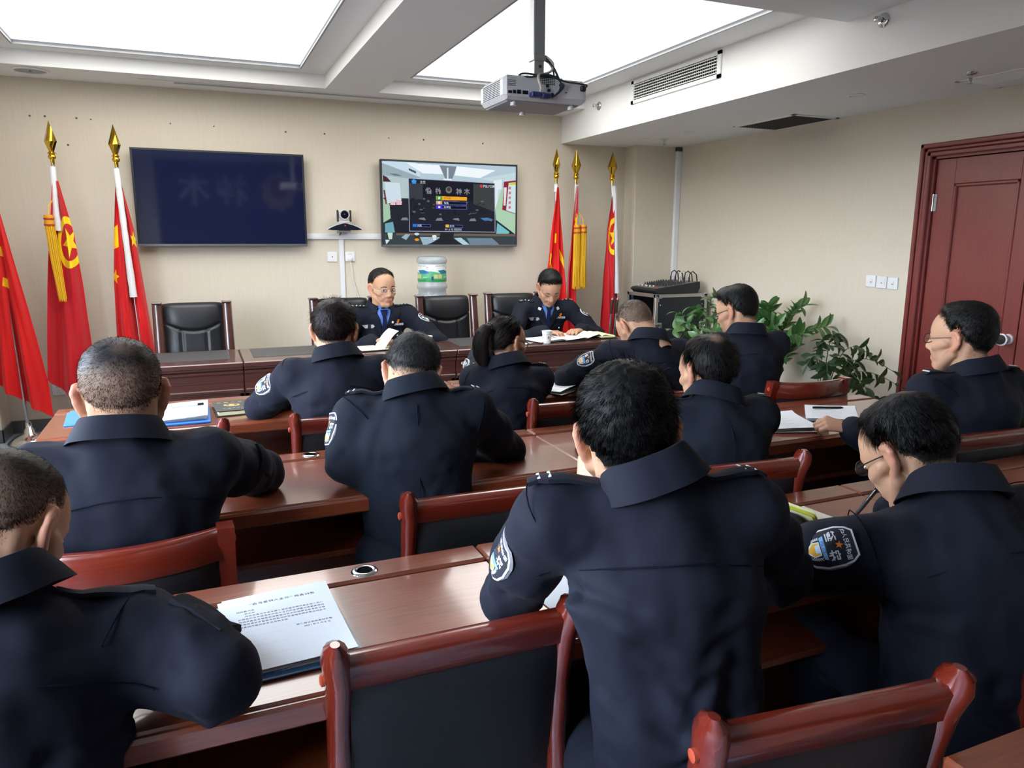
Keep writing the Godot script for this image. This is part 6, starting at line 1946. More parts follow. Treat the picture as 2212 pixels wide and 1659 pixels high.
func make_head() -> void:
	var f := Field.new(Vector3(-0.115, -0.215, -0.14), Vector3(0.115, 0.14, 0.13), 0.004, 240.0)
	var R := Vector3.RIGHT
	f.bone(Vector3(0, 0.032, -0.018), Vector3(0, 0.034, 0.022), 0.075, 0.080, 0.085, 0.086, R)
	f.bone(Vector3(0, 0.01, 0.02), Vector3(0, -0.02, 0.03), 0.070, 0.062, 0.064, 0.052, R)
	f.bone(Vector3(0, 0.03, -0.045), Vector3(0, -0.05, -0.046), 0.067, 0.060, 0.048, 0.046, R)
	f.bone(Vector3(0, -0.05, -0.038), Vector3(0, -0.09, -0.056), 0.058, 0.040, 0.044, 0.032, R)
	for s: float in [-1.0, 1.0]:
		f.cap(Vector3(s * 0.064, -0.048, -0.004), Vector3(s * 0.024, -0.100, -0.066), 0.018, 0.018)
		f.cap(Vector3(s * 0.050, -0.024, -0.066), Vector3(s * 0.064, -0.012, -0.03), 0.018, 0.016)
		f.cap(Vector3(s * 0.030, -0.045, -0.078), Vector3(s * 0.038, -0.06, -0.066), 0.016, 0.014)
		f.cap(Vector3(s * 0.012, 0.022, -0.093), Vector3(s * 0.048, 0.020, -0.078), 0.0090, 0.009)
		f.cap(Vector3(s * 0.0135, -0.037, -0.100), Vector3(s * 0.014, -0.034, -0.092), 0.0085, 0.008)
		# ear: a flat bowl standing off the head
		var pts := [Vector3(s * 0.076, 0.014, -0.006), Vector3(s * 0.083, 0.028, 0.006), Vector3(s * 0.090, 0.027, 0.020), Vector3(s * 0.094, 0.012, 0.029), Vector3(s * 0.090, -0.008, 0.026), Vector3(s * 0.084, -0.022, 0.016), Vector3(s * 0.079, -0.033, 0.006), Vector3(s * 0.076, -0.03, -0.002)]
		for i in 7:
			f.cap(pts[i], pts[i + 1], 0.0048 if i < 5 else 0.006, 0.0048 if i < 4 else 0.0065)
		f.bone(Vector3(s * 0.080, 0.012, 0.010), Vector3(s * 0.079, -0.012, 0.010), 0.006, 0.006, 0.013, 0.011, Vector3(s * 0.86, 0, -0.5))
	f.cap(Vector3(0, 0.014, -0.093), Vector3(0, -0.02, -0.108), 0.0082, 0.0105)
	f.cap(Vector3(0, -0.02, -0.108), Vector3(0, -0.030, -0.113), 0.0105, 0.0125)
	f.cap(Vector3(0, -0.05, -0.084), Vector3(0, -0.062, -0.082), 0.017, 0.019)
	f.cap(Vector3(-0.017, -0.0655, -0.0925), Vector3(0.017, -0.0655, -0.0925), 0.0060, 0.0060)
	f.cap(Vector3(-0.014, -0.0775, -0.0915), Vector3(0.014, -0.0775, -0.0915), 0.0068, 0.0068)
	f.cap(Vector3(0, -0.098, -0.083), Vector3(0, -0.104, -0.078), 0.018, 0.016)
	f.bone(Vector3(0, -0.03, 0.022), Vector3(0, -0.2, 0.045), 0.056, 0.064, 0.056, 0.06, R)
	for s: float in [-1.0, 1.0]:
		f.cap(Vector3(s * 0.05, -0.02, 0.04), Vector3(s * 0.03, -0.2, 0.0), 0.02, 0.022)
	var m := f.nets()
	head_v = m[0]; head_i = m[1]
	var n := normals_of(head_v, head_i)
	var ns := FastNoiseLite.new()
	var cr := []
	for s: float in [-1.0, 1.0]:
		cr.append(fold(Vector3(s * 0.02, 0.004, -0.084), Vector3(s * 0.045, 0.004, -0.072), -0.0105, 0.0125))
		cr.append(fold(Vector3(s * 0.022, -0.002, -0.088), Vector3(s * 0.042, -0.002, -0.076), 0.0025, 0.006))
		cr.append(fold(Vector3(s * 0.022, -0.036, -0.088), Vector3(s * 0.034, -0.07, -0.078), -0.0032, 0.006))
		cr.append(fold(Vector3(s * 0.084, 0.012, 0.008), Vector3(s * 0.083, -0.012, 0.01), -0.004, 0.007))
	cr.append(fold(Vector3(-0.027, -0.0715, -0.096), Vector3(0.027, -0.0715, -0.096), -0.0045, 0.0035))
	head_v = crease(head_v, n, cr, ns, 0.0, Vector3.ONE)
	head_n = normals_of(head_v, head_i)
	# skin tones: redder ears, lips and cheeks
	var base := Color(0.50, 0.285, 0.18)
	head_c.resize(head_v.size())
	for i in head_v.size():
		var p := head_v[i]
		var c := base
		if absf(p.x) > 0.080 and absf(p.y) < 0.045:
			c = c.lerp(Color(0.56, 0.24, 0.16), 0.6)
		var lip := exp(-pow((p.y + 0.072) / 0.010, 4.0) - pow(p.x / 0.024, 4.0)) if p.z < -0.084 else 0.0
		c = c.lerp(Color(0.42, 0.15, 0.12), clampf(lip, 0.0, 0.75))
		var n2 := ns.get_noise_3dv(p * 2500.0) * 0.03 + ns.get_noise_3dv(p * 600.0) * 0.03
		head_c[i] = Color(c.r * (1.0 + n2), c.g * (1.0 + n2), c.b * (1.0 + n2))
	# skin radius table for hair; ears are skipped by looking at a smooth skull only
	var g := Field.new(Vector3(-0.115, -0.215, -0.14), Vector3(0.115, 0.14, 0.13), 0.006, 190.0)
	g.bone(Vector3(0, 0.032, -0.018), Vector3(0, 0.034, 0.022), 0.075, 0.080, 0.085, 0.086, R)
	g.bone(Vector3(0, 0.01, 0.02), Vector3(0, -0.02, 0.03), 0.070, 0.062, 0.064, 0.052, R)
	g.bone(Vector3(0, 0.03, -0.045), Vector3(0, -0.05, -0.046), 0.067, 0.060, 0.048, 0.046, R)
	g.bone(Vector3(0, -0.03, 0.022), Vector3(0, -0.2, 0.045), 0.056, 0.064, 0.056, 0.06, R)
	for e in NEL + 1:
		var row := PackedFloat32Array()
		for a in NAZ:
			var d := hdir(lerpf(-1.3, PI / 2, float(e) / NEL), PI2 * a / NAZ)
			var lo := 0.0; var hi := 0.2
			for i in 12:
				var q := (lo + hi) * 0.5
				if g.at(HC0 + d * q) > 0.0:
					lo = q
				else:
					hi = q
			row.append(lo)
		skin_r.append(row)

func hdir(el: float, az: float) -> Vector3:      # az 0 = back of the head, PI/2 = right ear
	return Vector3(cos(el) * sin(az), sin(el), cos(el) * cos(az))

func skin_at(el: float, az: float) -> float:
	var e := clampf((el + 1.3) / (PI / 2 + 1.3) * NEL, 0.0, NEL - 0.001)
	var a := fposmod(az / PI2 * NAZ, NAZ)
	var e0 := int(e); var a0 := int(a) % NAZ
	var a1 := (a0 + 1) % NAZ
	return lerpf(lerpf(skin_r[e0][a0], skin_r[e0][a1], a - int(a)), lerpf(skin_r[e0 + 1][a0], skin_r[e0 + 1][a1], a - int(a)), e - e0)

# lowest elevation that carries hair, by azimuth
func hairline(az: float, st: Dictionary) -> float:
	var a := absf(wrapf(az, -PI, PI))
	var back: float = st.get("nape", -0.98)
	var front: float = st.get("front", 0.62)
	var keys := [0.0, 0.75, 1.15, 1.42, 1.58, 1.78, 1.9, 2.2, PI]
	var vals := [back, back * 0.95, back * 0.62, -0.02, 0.16, -0.16, 0.08, front * 0.78, front]
	for i in 8:
		if a <= keys[i + 1]:
			var t: float = (a - keys[i]) / (keys[i + 1] - keys[i])
			t = t * t * (3.0 - 2.0 * t)
			return lerpf(vals[i], vals[i + 1], t)
	return front

func hair_thick(el: float, az: float, st: Dictionary) -> float:
	var top: float = st.top; var side: float = st.side
	var t := smoothstep(0.0, 0.9, el)
	var th := lerpf(side, top, t)
	var a := absf(wrapf(az, -PI, PI))
	if a > 2.0 and el > 0.3:
		th += float(st.get("fringe", 0.0)) * smoothstep(2.0, 2.8, a) * (1.0 - smoothstep(1.0, 1.5, el))
	var edge := smoothstep(-0.02, float(st.get("blend", 0.4)), el - hairline(az, st))
	return lerpf(-0.006, th, edge)

func make_hair(st: Dictionary, parent: Node, X: Transform3D) -> void:
	var r := RandomNumberGenerator.new()
	r.seed = int(st.get("seed", 1))
	var ns := FastNoiseLite.new()
	ns.seed = r.seed
	ns.frequency = 1.0
	var dark: Color = st.get("color", Color(0.012, 0.011, 0.011))
	var scalp := Color(0.24, 0.155, 0.11)
	var g := geo()
	g.use_col = true
	var rows := []
	var cols := []
	for e in NEL + 1:
		var el := lerpf(-1.28, PI / 2, float(e) / NEL)
		var row := []
		for a in NAZ + 1:
			var az := PI2 * a / NAZ
			var th := hair_thick(el, az, st)
			var d := hdir(el, az)
			var lump := ns.get_noise_3dv(d * 9.0) * float(st.get("lump", 0.003)) * clampf(th / 0.01, 0.0, 1.0)
			row.append(X * (HC0 + d * (skin_at(el, az) + th * 0.8 + lump)))
			# thin or cropped hair lets the scalp through
			var show := 1.0 - smoothstep(0.0, float(st.get("cover", 0.006)), th)
			if st.has("crown"):
				var cd: Vector3 = st.crown
				show = maxf(show, float(st.get("bald", 0.6)) * (1.0 - smoothstep(0.0, float(st.get("bald_r", 0.3)), d.angle_to(cd.normalized()) + 0.12 * ns.get_noise_3dv(d * 22.0))))
			show = maxf(show, float(st.get("patchy", 0.0)) * smoothstep(0.0, 0.4, ns.get_noise_3dv(d * 6.0 + Vector3(3, 1, 8))) * (1.0 - smoothstep(0.6, 1.0, el)))
			cols.append(dark.lerp(scalp, clampf(show, 0.0, 1.0)))
		rows.append(row)
	g.grid(rows)
	for i in g.n.size():
		if g.n[i].dot(g.v[i] - X * HC0) < 0.0:
			g.n[i] = -g.n[i]
	g.rewind()
	for i in cols.size():
		g.c[i] = cols[i]
	var cap := g.mesh()
	var hair := put("hair", cap, M.hair, parent)
	# strands combed away from the crown
	var S := geo()
	S.use_col = true
	var whorl: Vector3 = (st.get("crown", Vector3(0.12, 0.8, 0.6)) as Vector3).normalized()
	var cnt: int = st.count
	var L: float = st.length
	var wd: float = st.get("width", 0.0009)
	var grey: float = st.get("grey", 0.0)
	var dirs: Vector3 = st.get("comb", Vector3.ZERO)
	for i in cnt:
		var z := r.randf_range(-0.92, 1.0)
		var az := r.randf() * PI2
		var el := asin(z)
		var over := el - hairline(az, st)
		if over < 0.0:
			continue
		var th := hair_thick(el, az, st)
		var d := hdir(el, az)
		if st.has("crown") and r.randf() < float(st.get("bald", 0.6)) * 0.9 * (1.0 - smoothstep(0.0, float(st.get("bald_r", 0.3)) * 0.9, d.angle_to(whorl))):
			continue
		var p := HC0 + d * (skin_at(el, az) + maxf(th, 0.0) * 0.35)
		var t := (d - whorl * d.dot(whorl))
		t = (t + d.cross(whorl) * float(st.get("swirl", -0.5)) * exp(-d.angle_to(whorl) * 2.0) + dirs)
		t = (t - d * t.dot(d)).normalized()
		t = (t + Vector3(r.randfn(0, 1), r.randfn(0, 1), r.randfn(0, 1)) * float(st.get("mess", 0.2)) + ns.get_noise_3dv(d * 14.0) * 0.5 * d.cross(t) * float(st.get("clump", 0.6))).normalized()
		var len_ := L * r.randf_range(0.6, 1.15) * lerpf(float(st.get("short_side", 0.7)), 1.0, smoothstep(0.0, 0.8, el)) * lerpf(0.35, 1.0, smoothstep(0.0, 0.35, over))
		var lift: float = float(st.get("lift", 0.25)) + maxf(th, 0.0) / maxf(len_, 0.004) * 0.55
		var q := float(r.randf() < grey)
		var c := dark.lerp(Color(0.42, 0.42, 0.42), q * r.randf_range(0.5, 1.0))
		c = c * r.randf_range(0.7, 1.9) if q < 0.5 else c
		c.a = 1.0
		var side := t.cross(d).normalized() * wd * 0.5
		var w0 := X.basis * side
		var nn := (X.basis * (d + t * 0.25)).normalized()
		var first := S.v.size()
		S.col = c
		for sgm in 4:
			var u := sgm / 3.0
			var pt := p + t * len_ * u + d * (lift * len_ * (u - 0.62 * u * u)) - d * (len_ * len_ * u * u * 3.2)
			var w := (1.0 - u * 0.75)
			var wp := X * pt
			S.vert(wp - w0 * w, nn)
			S.vert(wp + w0 * w, nn)
		for sgm in 3:
			var a := first + sgm * 2
			S.idx.append_array(PackedInt32Array([a, a + 1, a + 3, a, a + 3, a + 2]))
	var so := put("strands", S.mesh(), M.hair, hair)
	so.set_meta("kind", "stuff")

# ---------------------------------------------------------------- hands, made once per pose; wrist at the origin, fingers along -z, back of the hand +y, right hand (thumb at -x)
var hands := {}
func hand_geo(pose: String) -> Array:
	if hands.has(pose):
		return hands[pose]
	var f := Field.new(Vector3(-0.075, -0.085, -0.215), Vector3(0.07, 0.05, 0.05), 0.0036, 260.0)
	f.bone(Vector3(0, 0, 0.045), Vector3(0, 0, -0.01), 0.027, 0.028, 0.021, 0.019, Vector3.RIGHT)
	f.bone(Vector3(0, 0, -0.02), Vector3(0.002, 0.002, -0.075), 0.034, 0.040, 0.014, 0.011, Vector3.RIGHT)
	var fx := [-0.031, -0.010, 0.011, 0.030]
	var fz := [-0.088, -0.094, -0.089, -0.079]
	var fl := [0.076, 0.084, 0.077, 0.060]
	var curl: Array = {"flat": [0.28, 0.3, 0.34, 0.4], "relaxed": [0.55, 0.6, 0.7, 0.75], "fist": [1.5, 1.55, 1.6, 1.6], "pen": [0.95, 1.1, 1.35, 1.45], "hook": [0.75, 0.8, 0.85, 0.9]}[pose]
	for i in 4:
		var p := Vector3(fx[i], 0.002, fz[i])
		var root := Vector3(fx[i] * 0.7, 0.0, fz[i] + 0.035)
		f.cap(root, p, 0.0105, 0.0098)
		var ang: float = 0.12 + curl[i] * 0.35
		var seg := [0.45, 0.31, 0.24]
		var spread := (i - 1.5) * 0.06
		for k in 3:
			var dir := Vector3(sin(spread) * cos(ang), -sin(ang), -cos(ang) * cos(spread))
			var q: Vector3 = p + dir * fl[i] * seg[k]
			f.cap(p, q, 0.0096 - 0.0011 * k - (0.0012 if i == 3 else 0.0), 0.0088 - 0.0012 * k - (0.0012 if i == 3 else 0.0))
			p = q
			ang += curl[i] * 0.95
	var th := [Vector3(-0.022, -0.006, -0.022), Vector3(-0.044, -0.016, -0.052), Vector3(-0.052, -0.026, -0.082), Vector3(-0.046, -0.034, -0.106)]
	if pose == "fist" or pose == "pen":
		th = [Vector3(-0.022, -0.008, -0.022), Vector3(-0.042, -0.022, -0.055), Vector3(-0.036, -0.042, -0.085), Vector3(-0.018, -0.05, -0.102)]
	f.cap(th[0], th[1], 0.0165, 0.0125)
	f.cap(th[1], th[2], 0.0118, 0.0105)
	f.cap(th[2], th[3], 0.0102, 0.0082)
	var m := f.nets()
	var n := normals_of(m[0], m[1])
	hands[pose] = [m[0], n, m[1]]
	return hands[pose]

# collects body pieces (head, hands, inner limbs) into one mesh
class Flesh:
	var v := PackedVector3Array()
	var n := PackedVector3Array()
	var c := PackedColorArray()
	var idx := PackedInt32Array()
	func add(vv: PackedVector3Array, nn: PackedVector3Array, ii: PackedInt32Array, cc, X: Transform3D, mirror := false) -> void:
		var first := v.size()
		var B := X.basis
		for i in vv.size():
			var p := vv[i]; var q := nn[i]
			if mirror:
				p.x = -p.x; q.x = -q.x
			v.append(X * p)
			n.append((B * q).normalized())
			c.append(cc[i] if cc is PackedColorArray else cc)
		for i in range(0, ii.size(), 3):
			idx.append(first + ii[i])
			idx.append(first + ii[i + (2 if mirror else 1)])
			idx.append(first + ii[i + (1 if mirror else 2)])

func look_basis(yaw: float, pitch: float, roll: float) -> Basis:
	# yaw 0 faces -z, positive turns to the right (+x); pitch positive looks down
	return Basis(Vector3.UP, -yaw) * Basis(Vector3.RIGHT, -pitch) * Basis(Vector3(0, 0, 1), -roll)

func frame(dir: Vector3, up: Vector3) -> Basis:
	# -z along dir, y as near as possible to up
	var z := -dir.normalized()
	var x := up.cross(z).normalized()
	return Basis(x, z.cross(x), z)

var bump: Callable
# patch of cloth or badge laid on a field: half sizes, width profile along v, lifted by off; returns a grid geo
func lay(f: Field, ce: Vector3, ux: Vector3, uy: Vector3, out: Vector3, hw: float, hh: float, prof: Callable, off: float, nu := 9, nv := 11) -> Geo:
	var rows := []
	var uvs := PackedVector2Array()
	var last := ce
	for i in nv:
		var v := i / float(nv - 1) * 2.0 - 1.0
		var row := []
		for j in nu:
			var u := j / float(nu - 1) * 2.0 - 1.0
			var w: float = prof.call(v)
			var p := ce + ux * (u * hw * w) - uy * (v * hh)
			var h := f.leave(p, out)
			if h == Vector3.INF:
				h = last
			last = h
			row.append(h + out * (off + (bump.call(h) if bump.is_valid() else 0.0)))
			uvs.append(Vector2(u * w * 0.5 + 0.5, v * 0.5 + 0.5))
		rows.append(row)
	var g := geo()
	g.grid(rows)
	for i in g.n.size():
		if g.n[i].dot(out) < 0.0:
			g.n[i] = -g.n[i]
		g.uv[i] = uvs[i]
	g.rewind()
	# turned down rim so that the piece has thickness
	var C := nu
	var R := nv
	var rim := []
	for j in C: rim.append(rows[0][j])
	for i in range(1, R): rim.append(rows[i][C - 1])
	for j in range(C - 2, -1, -1): rim.append(rows[R - 1][j])
	for i in range(R - 2, 0, -1): rim.append(rows[i][0])
	for i in rim.size():
		var a: Vector3 = rim[i]; var b: Vector3 = rim[(i + 1) % rim.size()]
		if a.distance_to(b) > 1e-5:
			g.quad(a, b, b - out * (off + 0.002), a - out * (off + 0.002), Vector2(0.02, 0.5), Vector2(0.02, 0.5), Vector2(0.02, 0.5), Vector2(0.02, 0.5))
	return g

# thin sewn line: points projected on the field
func seam(f: Field, pts: Array, dirs: Array, r := 0.0016) -> Geo:
	var out := []
	for i in pts.size():
		var d: Vector3 = dirs[i]
		var h := f.hit(pts[i] - d * 0.25, d, 0.5)
		if h != Vector3.INF:
			out.append(h - d * (r * 0.2 + 0.0012 + (bump.call(h) if bump.is_valid() else 0.0)))
	var g := geo()
	if out.size() > 2:
		g.tube(out, r, 5)
	return g

var patch_mat: StandardMaterial3D
func make_patch_tex() -> void:
	var im := Image.create(256, 320, false, Image.FORMAT_RGB8)
	im.fill(rgb(24, 28, 44))
	var W := rgb(222, 226, 232)
	# outline follows the shield
	var pr := [[0.0, 0.62], [0.12, 0.86], [0.3, 0.98], [0.6, 0.98], [0.82, 0.8], [1.0, 0.42]]
	for s: float in [-1.0, 1.0]:
		for i in 5:
			line(im, Vector2(128 + s * 121 * pr[i][1], 6 + 308 * pr[i][0]), Vector2(128 + s * 121 * pr[i + 1][1], 6 + 308 * pr[i + 1][0]), 11.0, W)
	line(im, Vector2(52, 6), Vector2(204, 6), 11.0, W)
	line(im, Vector2(78, 314), Vector2(178, 314), 11.0, W)
	var x := 34.0
	for ch in "中人民共和国":
		glyph(im, ch, Vector2(x, 34 + absf(x - 112) * 0.12), 28.0, 4.0, W)
		x += 32.0
	fillpoly(im, star_pts(Vector2(128, 96), 26), rgb(230, 130, 40))
	glyph(im, "警", Vector2(40, 106), 60.0, 8.0, W)
	glyph(im, "察", Vector2(156, 106), 60.0, 8.0, W)
	fillpoly(im, [Vector2(52, 176), Vector2(204, 176), Vector2(196, 200), Vector2(60, 200)], rgb(120, 180, 226))
	latin(im, "POLICE", Vector2(88, 180), 16.0, 2.4, rgb(36, 70, 150))
	fillpoly(im, [Vector2(84, 206), Vector2(172, 206), Vector2(176, 250), Vector2(128, 296), Vector2(80, 250)], W)
	fillpoly(im, [Vector2(92, 213), Vector2(164, 213), Vector2(168, 246), Vector2(128, 284), Vector2(88, 246)], rgb(232, 176, 40))
	fillpoly(im, [Vector2(100, 213), Vector2(156, 213), Vector2(150, 236), Vector2(106, 236)], rgb(190, 216, 240))
	for s: float in [-1.0, 1.0]:
		for i in 7:
			var p := Vector2(128 + s * (62 - i * i * 0.7), 216 + i * 12)
			line(im, p, p + Vector2(s * 9, -9), 5.0, W)
			line(im, p, p + Vector2(-s * 4, -11), 5.0, W)
	patch_mat = mat(Color.WHITE, 0.75)
	patch_mat.albedo_texture = tex(im)

func shield(v: float) -> float:
	var t := v * 0.5 + 0.5
	var pr := [[0.0, 0.62], [0.12, 0.86], [0.3, 1.0], [0.6, 1.0], [0.82, 0.8], [1.0, 0.42]]
	for i in 5:
		if t <= pr[i + 1][0]:
			return lerpf(pr[i][1], pr[i + 1][1], (t - pr[i][0]) / (pr[i + 1][0] - pr[i][0]))
	return 0.42

func one(_v: float) -> float:
	return 1.0

func make_glasses(parent: Node, X: Transform3D, m: Material, r: float) -> void:
	var g := geo()
	for s: float in [-1.0, 1.0]:
		var ring := []
		for i in 21:
			var a := PI2 * i / 20.0
			var c := Vector3(s * 0.033, 0.0, -0.107) + Vector3(cos(a) * 0.026, sin(a) * (0.0175 + 0.003 * sin(a)), -0.006 * cos(a) * -s * s + 0.006 * absf(cos(a)))
			ring.append(X * c)
		g.tube(ring, r, 6)
		g.tube([X * Vector3(s * 0.058, 0.004, -0.10), X * Vector3(s * 0.074, 0.006, -0.09), X * Vector3(s * 0.083, 0.01, -0.03), X * Vector3(s * 0.0825, 0.012, 0.006), X * Vector3(s * 0.084, -0.006, 0.026)], r, 6)
	g.tube([X * Vector3(-0.009, 0.003, -0.107), X * Vector3(0, 0.007, -0.112), X * Vector3(0.009, 0.003, -0.107)], r, 6)
	var o := put("glasses", g.mesh(), m, parent)
	for s: float in [-1.0, 1.0]:
		var ps := []
		var q := geo()
		var c0 := X * Vector3(s * 0.033, 0.0, -0.105)
		var nn := (X.basis * Vector3(0, 0, -1)).normalized()
		var i0 := q.vert(c0, nn)
		for i in 21:
			var a := PI2 * i / 20.0
			ps.append(q.vert(X * (Vector3(s * 0.033, 0.0, -0.105) + Vector3(cos(a) * 0.025, sin(a) * 0.0175, 0)), nn))
		for i in 20:
			q.tri(i0, ps[i], ps[i + 1])
		put("lens", q.mesh(), M.glass, o)

func make_face(parent: Node, X: Transform3D, closed: bool, dark: Color) -> void:
	var hm := mat(Color(0.06, 0.05, 0.045), 0.7)
	var brow := geo()
	for s: float in [-1.0, 1.0]:
		brow.tube([X * Vector3(s * 0.013, 0.024, -0.1015), X * Vector3(s * 0.022, 0.027, -0.1005), X * Vector3(s * 0.034, 0.0285, -0.0965), X * Vector3(s * 0.052, 0.0225, -0.086)], [0.003, 0.0045, 0.004, 0.0015], 6, 0.9)
	put("eyebrows", brow.mesh(), hm, parent)
	for s: float in [-1.0, 1.0]:
		var c := Vector3(s * 0.0325, 0.0025, -0.0915)
		if closed:
			var l := geo()
			l.tube([X * (c + Vector3(-0.013, 0.001, 0.0)), X * (c + Vector3(0, -0.004, -0.0065)), X * (c + Vector3(0.013, 0.001, 0.001))], [0.001, 0.0017, 0.001], 6)
			put("eyelashes", l.mesh(), hm, parent)
		else:
			var e := put("eye", geo().ball(X * c, Vector3(0.0135, 0.0060, 0.0066), 14, X.basis.orthonormalized()).mesh(), mat(rgb(226, 220, 214), 0.2), parent)
			put("iris", geo().ball(X * (c + Vector3(0.003, 0.0002, -0.0035)), Vector3(0.0060, 0.0057, 0.0036), 12, X.basis.orthonormalized()).mesh(), mat(rgb(26, 16, 12), 0.1), e)
			var l := geo()
			l.tube([X * (c + Vector3(-0.0135, -0.001, 0.001)), X * (c + Vector3(0, 0.0058, -0.005)), X * (c + Vector3(0.0135, -0.0005, 0.001))], [0.0012, 0.002, 0.0012], 6)
			put("eyelashes", l.mesh(), hm, parent)

func make_person(id: String, label: String, cf: Dictionary) -> void:
	var J: Dictionary = JOINTS[id]
	var hip: Vector3 = J.hip
	var nk: Vector3 = J.neck
	var base := Vector3(hip.x, 0, hip.z)
	var t := thing("person", label, "person", base, 0.0, "officers in dark navy uniform")
	var O := -base
	var ns := FastNoiseLite.new()
	ns.seed = id.hash() % 1000
	ns.frequency = 1.0
	ns.fractal_octaves = 2
	var lat: Vector3 = (J.shR - J.shL).normalized()
	var upt := (nk - hip).normalized()
	var fwd := upt.cross(lat).normalized()
	var bz: float = J.bs
	var gi: float = cf.get("girth", 1.0) * bz
	var cell: float = cf.get("cell", 0.012)
	# ---- head placement
	var hb := look_basis(J.hl.x, J.hl.y, J.hl.z)
	var hs: float = cf.get("head", 0.99)
	var X := Transform3D(hb.scaled(Vector3.ONE * hs), J.head)
	var nape: Vector3 = X * Vector3(0, -0.11, 0.03)
	# ---- jacket
	var lo := nk; var hi := nk
	for k in ["hip", "neck", "shL", "shR", "elL", "elR", "wrL", "wrR"]:
		lo = lo.min(J[k]); hi = hi.max(J[k])
	var f := Field.new(lo - Vector3(0.26, 0.2, 0.24), hi + Vector3(0.26, 0.14, 0.24), cell, 46.0)
	var waist := hip.lerp(nk, 0.36)
	var chest := hip.lerp(nk, 0.70) - fwd * float(cf.get("hump", 0.015))
	var hp := hip - Vector3(0, 0.02, 0)
	f.bone(hp, waist, 0.168 * gi, 0.158 * gi, 0.122 * gi, 0.118 * gi, lat)
	f.bone(waist, chest, 0.155 * gi, 0.178 * gi, 0.115 * gi, 0.118 * gi, lat)
	f.bone(chest, nk - upt * 0.09, 0.172 * gi, 0.12 * gi, 0.108 * gi, 0.062 * bz, lat)
	f.bone(J.shL.lerp(J.shR, 0.12) - fwd * 0.01, J.shL.lerp(J.shR, 0.88) - fwd * 0.01, 0.050 * bz, 0.050 * bz, 0.060 * bz, 0.060 * bz, upt)
	f.cap(nk - upt * 0.07, nk - upt * 0.02, 0.054 * bz, 0.046 * bz)
	f.cap(nk - upt * 0.085 - fwd * 0.035, nk - upt * 0.025 - fwd * 0.016, 0.058 * bz, 0.040 * bz)
	for s in ["L", "R"]:
		var sh: Vector3 = J["sh" + s]; var el: Vector3 = J["el" + s]; var wr: Vector3 = J["wr" + s]
		f.cap(nk - upt * 0.045, sh + upt * 0.002, 0.038 * bz, 0.050 * bz)
		var ag: float = cf.get("arm", 1.0) * bz
		f.cap(sh, sh.lerp(el, 0.5), 0.060 * ag, 0.060 * ag)
		f.cap(sh.lerp(el, 0.5), el, 0.059 * ag, 0.053 * ag)
		f.cap(el, el.lerp(wr, 0.93), 0.052 * ag, 0.041 * ag)
		f.cap(el.lerp(wr, 0.86), el.lerp(wr, 0.95), 0.040 * ag, 0.041 * ag)
	var m := f.nets()
	var v: PackedVector3Array = m[0]
	var n := normals_of(v, m[1])
	# folds that every seated jacket shows: at the elbows, armpits and waist
	var cr := []
	for s in ["L", "R"]:
		var sg := -1.0 if s == "L" else 1.0
		var sh: Vector3 = J["sh" + s]; var el: Vector3 = J["el" + s]; var wr: Vector3 = J["wr" + s]
		var ax := (el - sh).normalized()
		var fx := (wr - el).normalized()
		var sd := ax.cross(fx).normalized()
		for i in 6:
			var c := sh.lerp(el, 0.30 + 0.13 * i)
			var tw := sd.rotated(ax, 0.55 * i + 0.4)
			cr.append(fold(c + tw * 0.08 + ax * 0.04, c - tw * 0.08 - ax * 0.04, 0.013 if i % 2 == 0 else -0.010, 0.013))
		for i in 5:
			var c := el.lerp(wr, 0.05 + 0.15 * i)
			var tw := sd.rotated(fx, 0.7 * i)
			cr.append(fold(c + tw * 0.07 + fx * 0.025, c - tw * 0.07 - fx * 0.035, 0.010 if i % 2 == 0 else -0.008, 0.011))
		var pit := sh - upt * 0.10 - fwd * 0.05 - lat * sg * 0.01
		for i in 4:
			var e := pit - lat * sg * (0.10 + 0.035 * i) - upt * (0.02 + 0.075 * i) - fwd * 0.1
			cr.append(fold(pit, e, 0.013 - 0.0015 * i, 0.012))
			cr.append(fold(pit - upt * 0.022, e - upt * 0.035, -0.010, 0.012))
		var wa := waist + lat * sg * 0.15 * bz
		for i in 4:
			var st := wa - fwd * 0.04 - upt * (0.055 * i - 0.06)
			var en := wa - fwd * 0.12 - lat * sg * (0.10 + 0.04 * ((i * 2) % 3)) - upt * (0.05 * i + 0.01)
			cr.append(fold(st, en, 0.015, 0.014))
			cr.append(fold(st - upt * 0.024, en - upt * 0.028, -0.010, 0.012))
		# drape from the shoulder blade
		cr.append(fold(nk + lat * sg * 0.09 * bz - upt * 0.06 - fwd * 0.07, waist + lat * sg * 0.06 - fwd * 0.11, 0.008, 0.022))
	for c in cf.get("folds", []):
		cr.append(c)
	var amp: float = 0.009
	var stretch := Vector3(8.0, 5.0, 8.0)
	v = crease(v, n, cr, ns, amp, stretch)
	bump = func(p: Vector3) -> float: return crease_at(p, cr, ns, amp, stretch)
	n = normals_of(v, m[1])
	var jm: Material = cf.get("mat", M.navy)
	var jk := put("jacket", to_mesh(v, n, m[1]), jm, t, O)
	# ---- sewn lines on the back
	var sm: Material = M.thread
	if cf.get("seam", "yoke") == "yoke":
		var pts := []; var dirs := []
		for i in 33:
			var u := i / 16.0 - 1.0
			pts.append(nk + lat * (u * 0.205) - upt * (0.10 + 0.05 * u * u) - fwd * 0.05)
			dirs.append(fwd)
		put("yoke_seam", seam(f, pts, dirs).mesh(), sm, jk)
	elif cf.seam == "centre":
		var pts := []; var dirs := []
		for i in 30:
			pts.append(nk - upt * (0.02 + 0.44 * i / 29.0))
			dirs.append(fwd)
		put("centre_seam", seam(f, pts, dirs).mesh(), sm, jk)
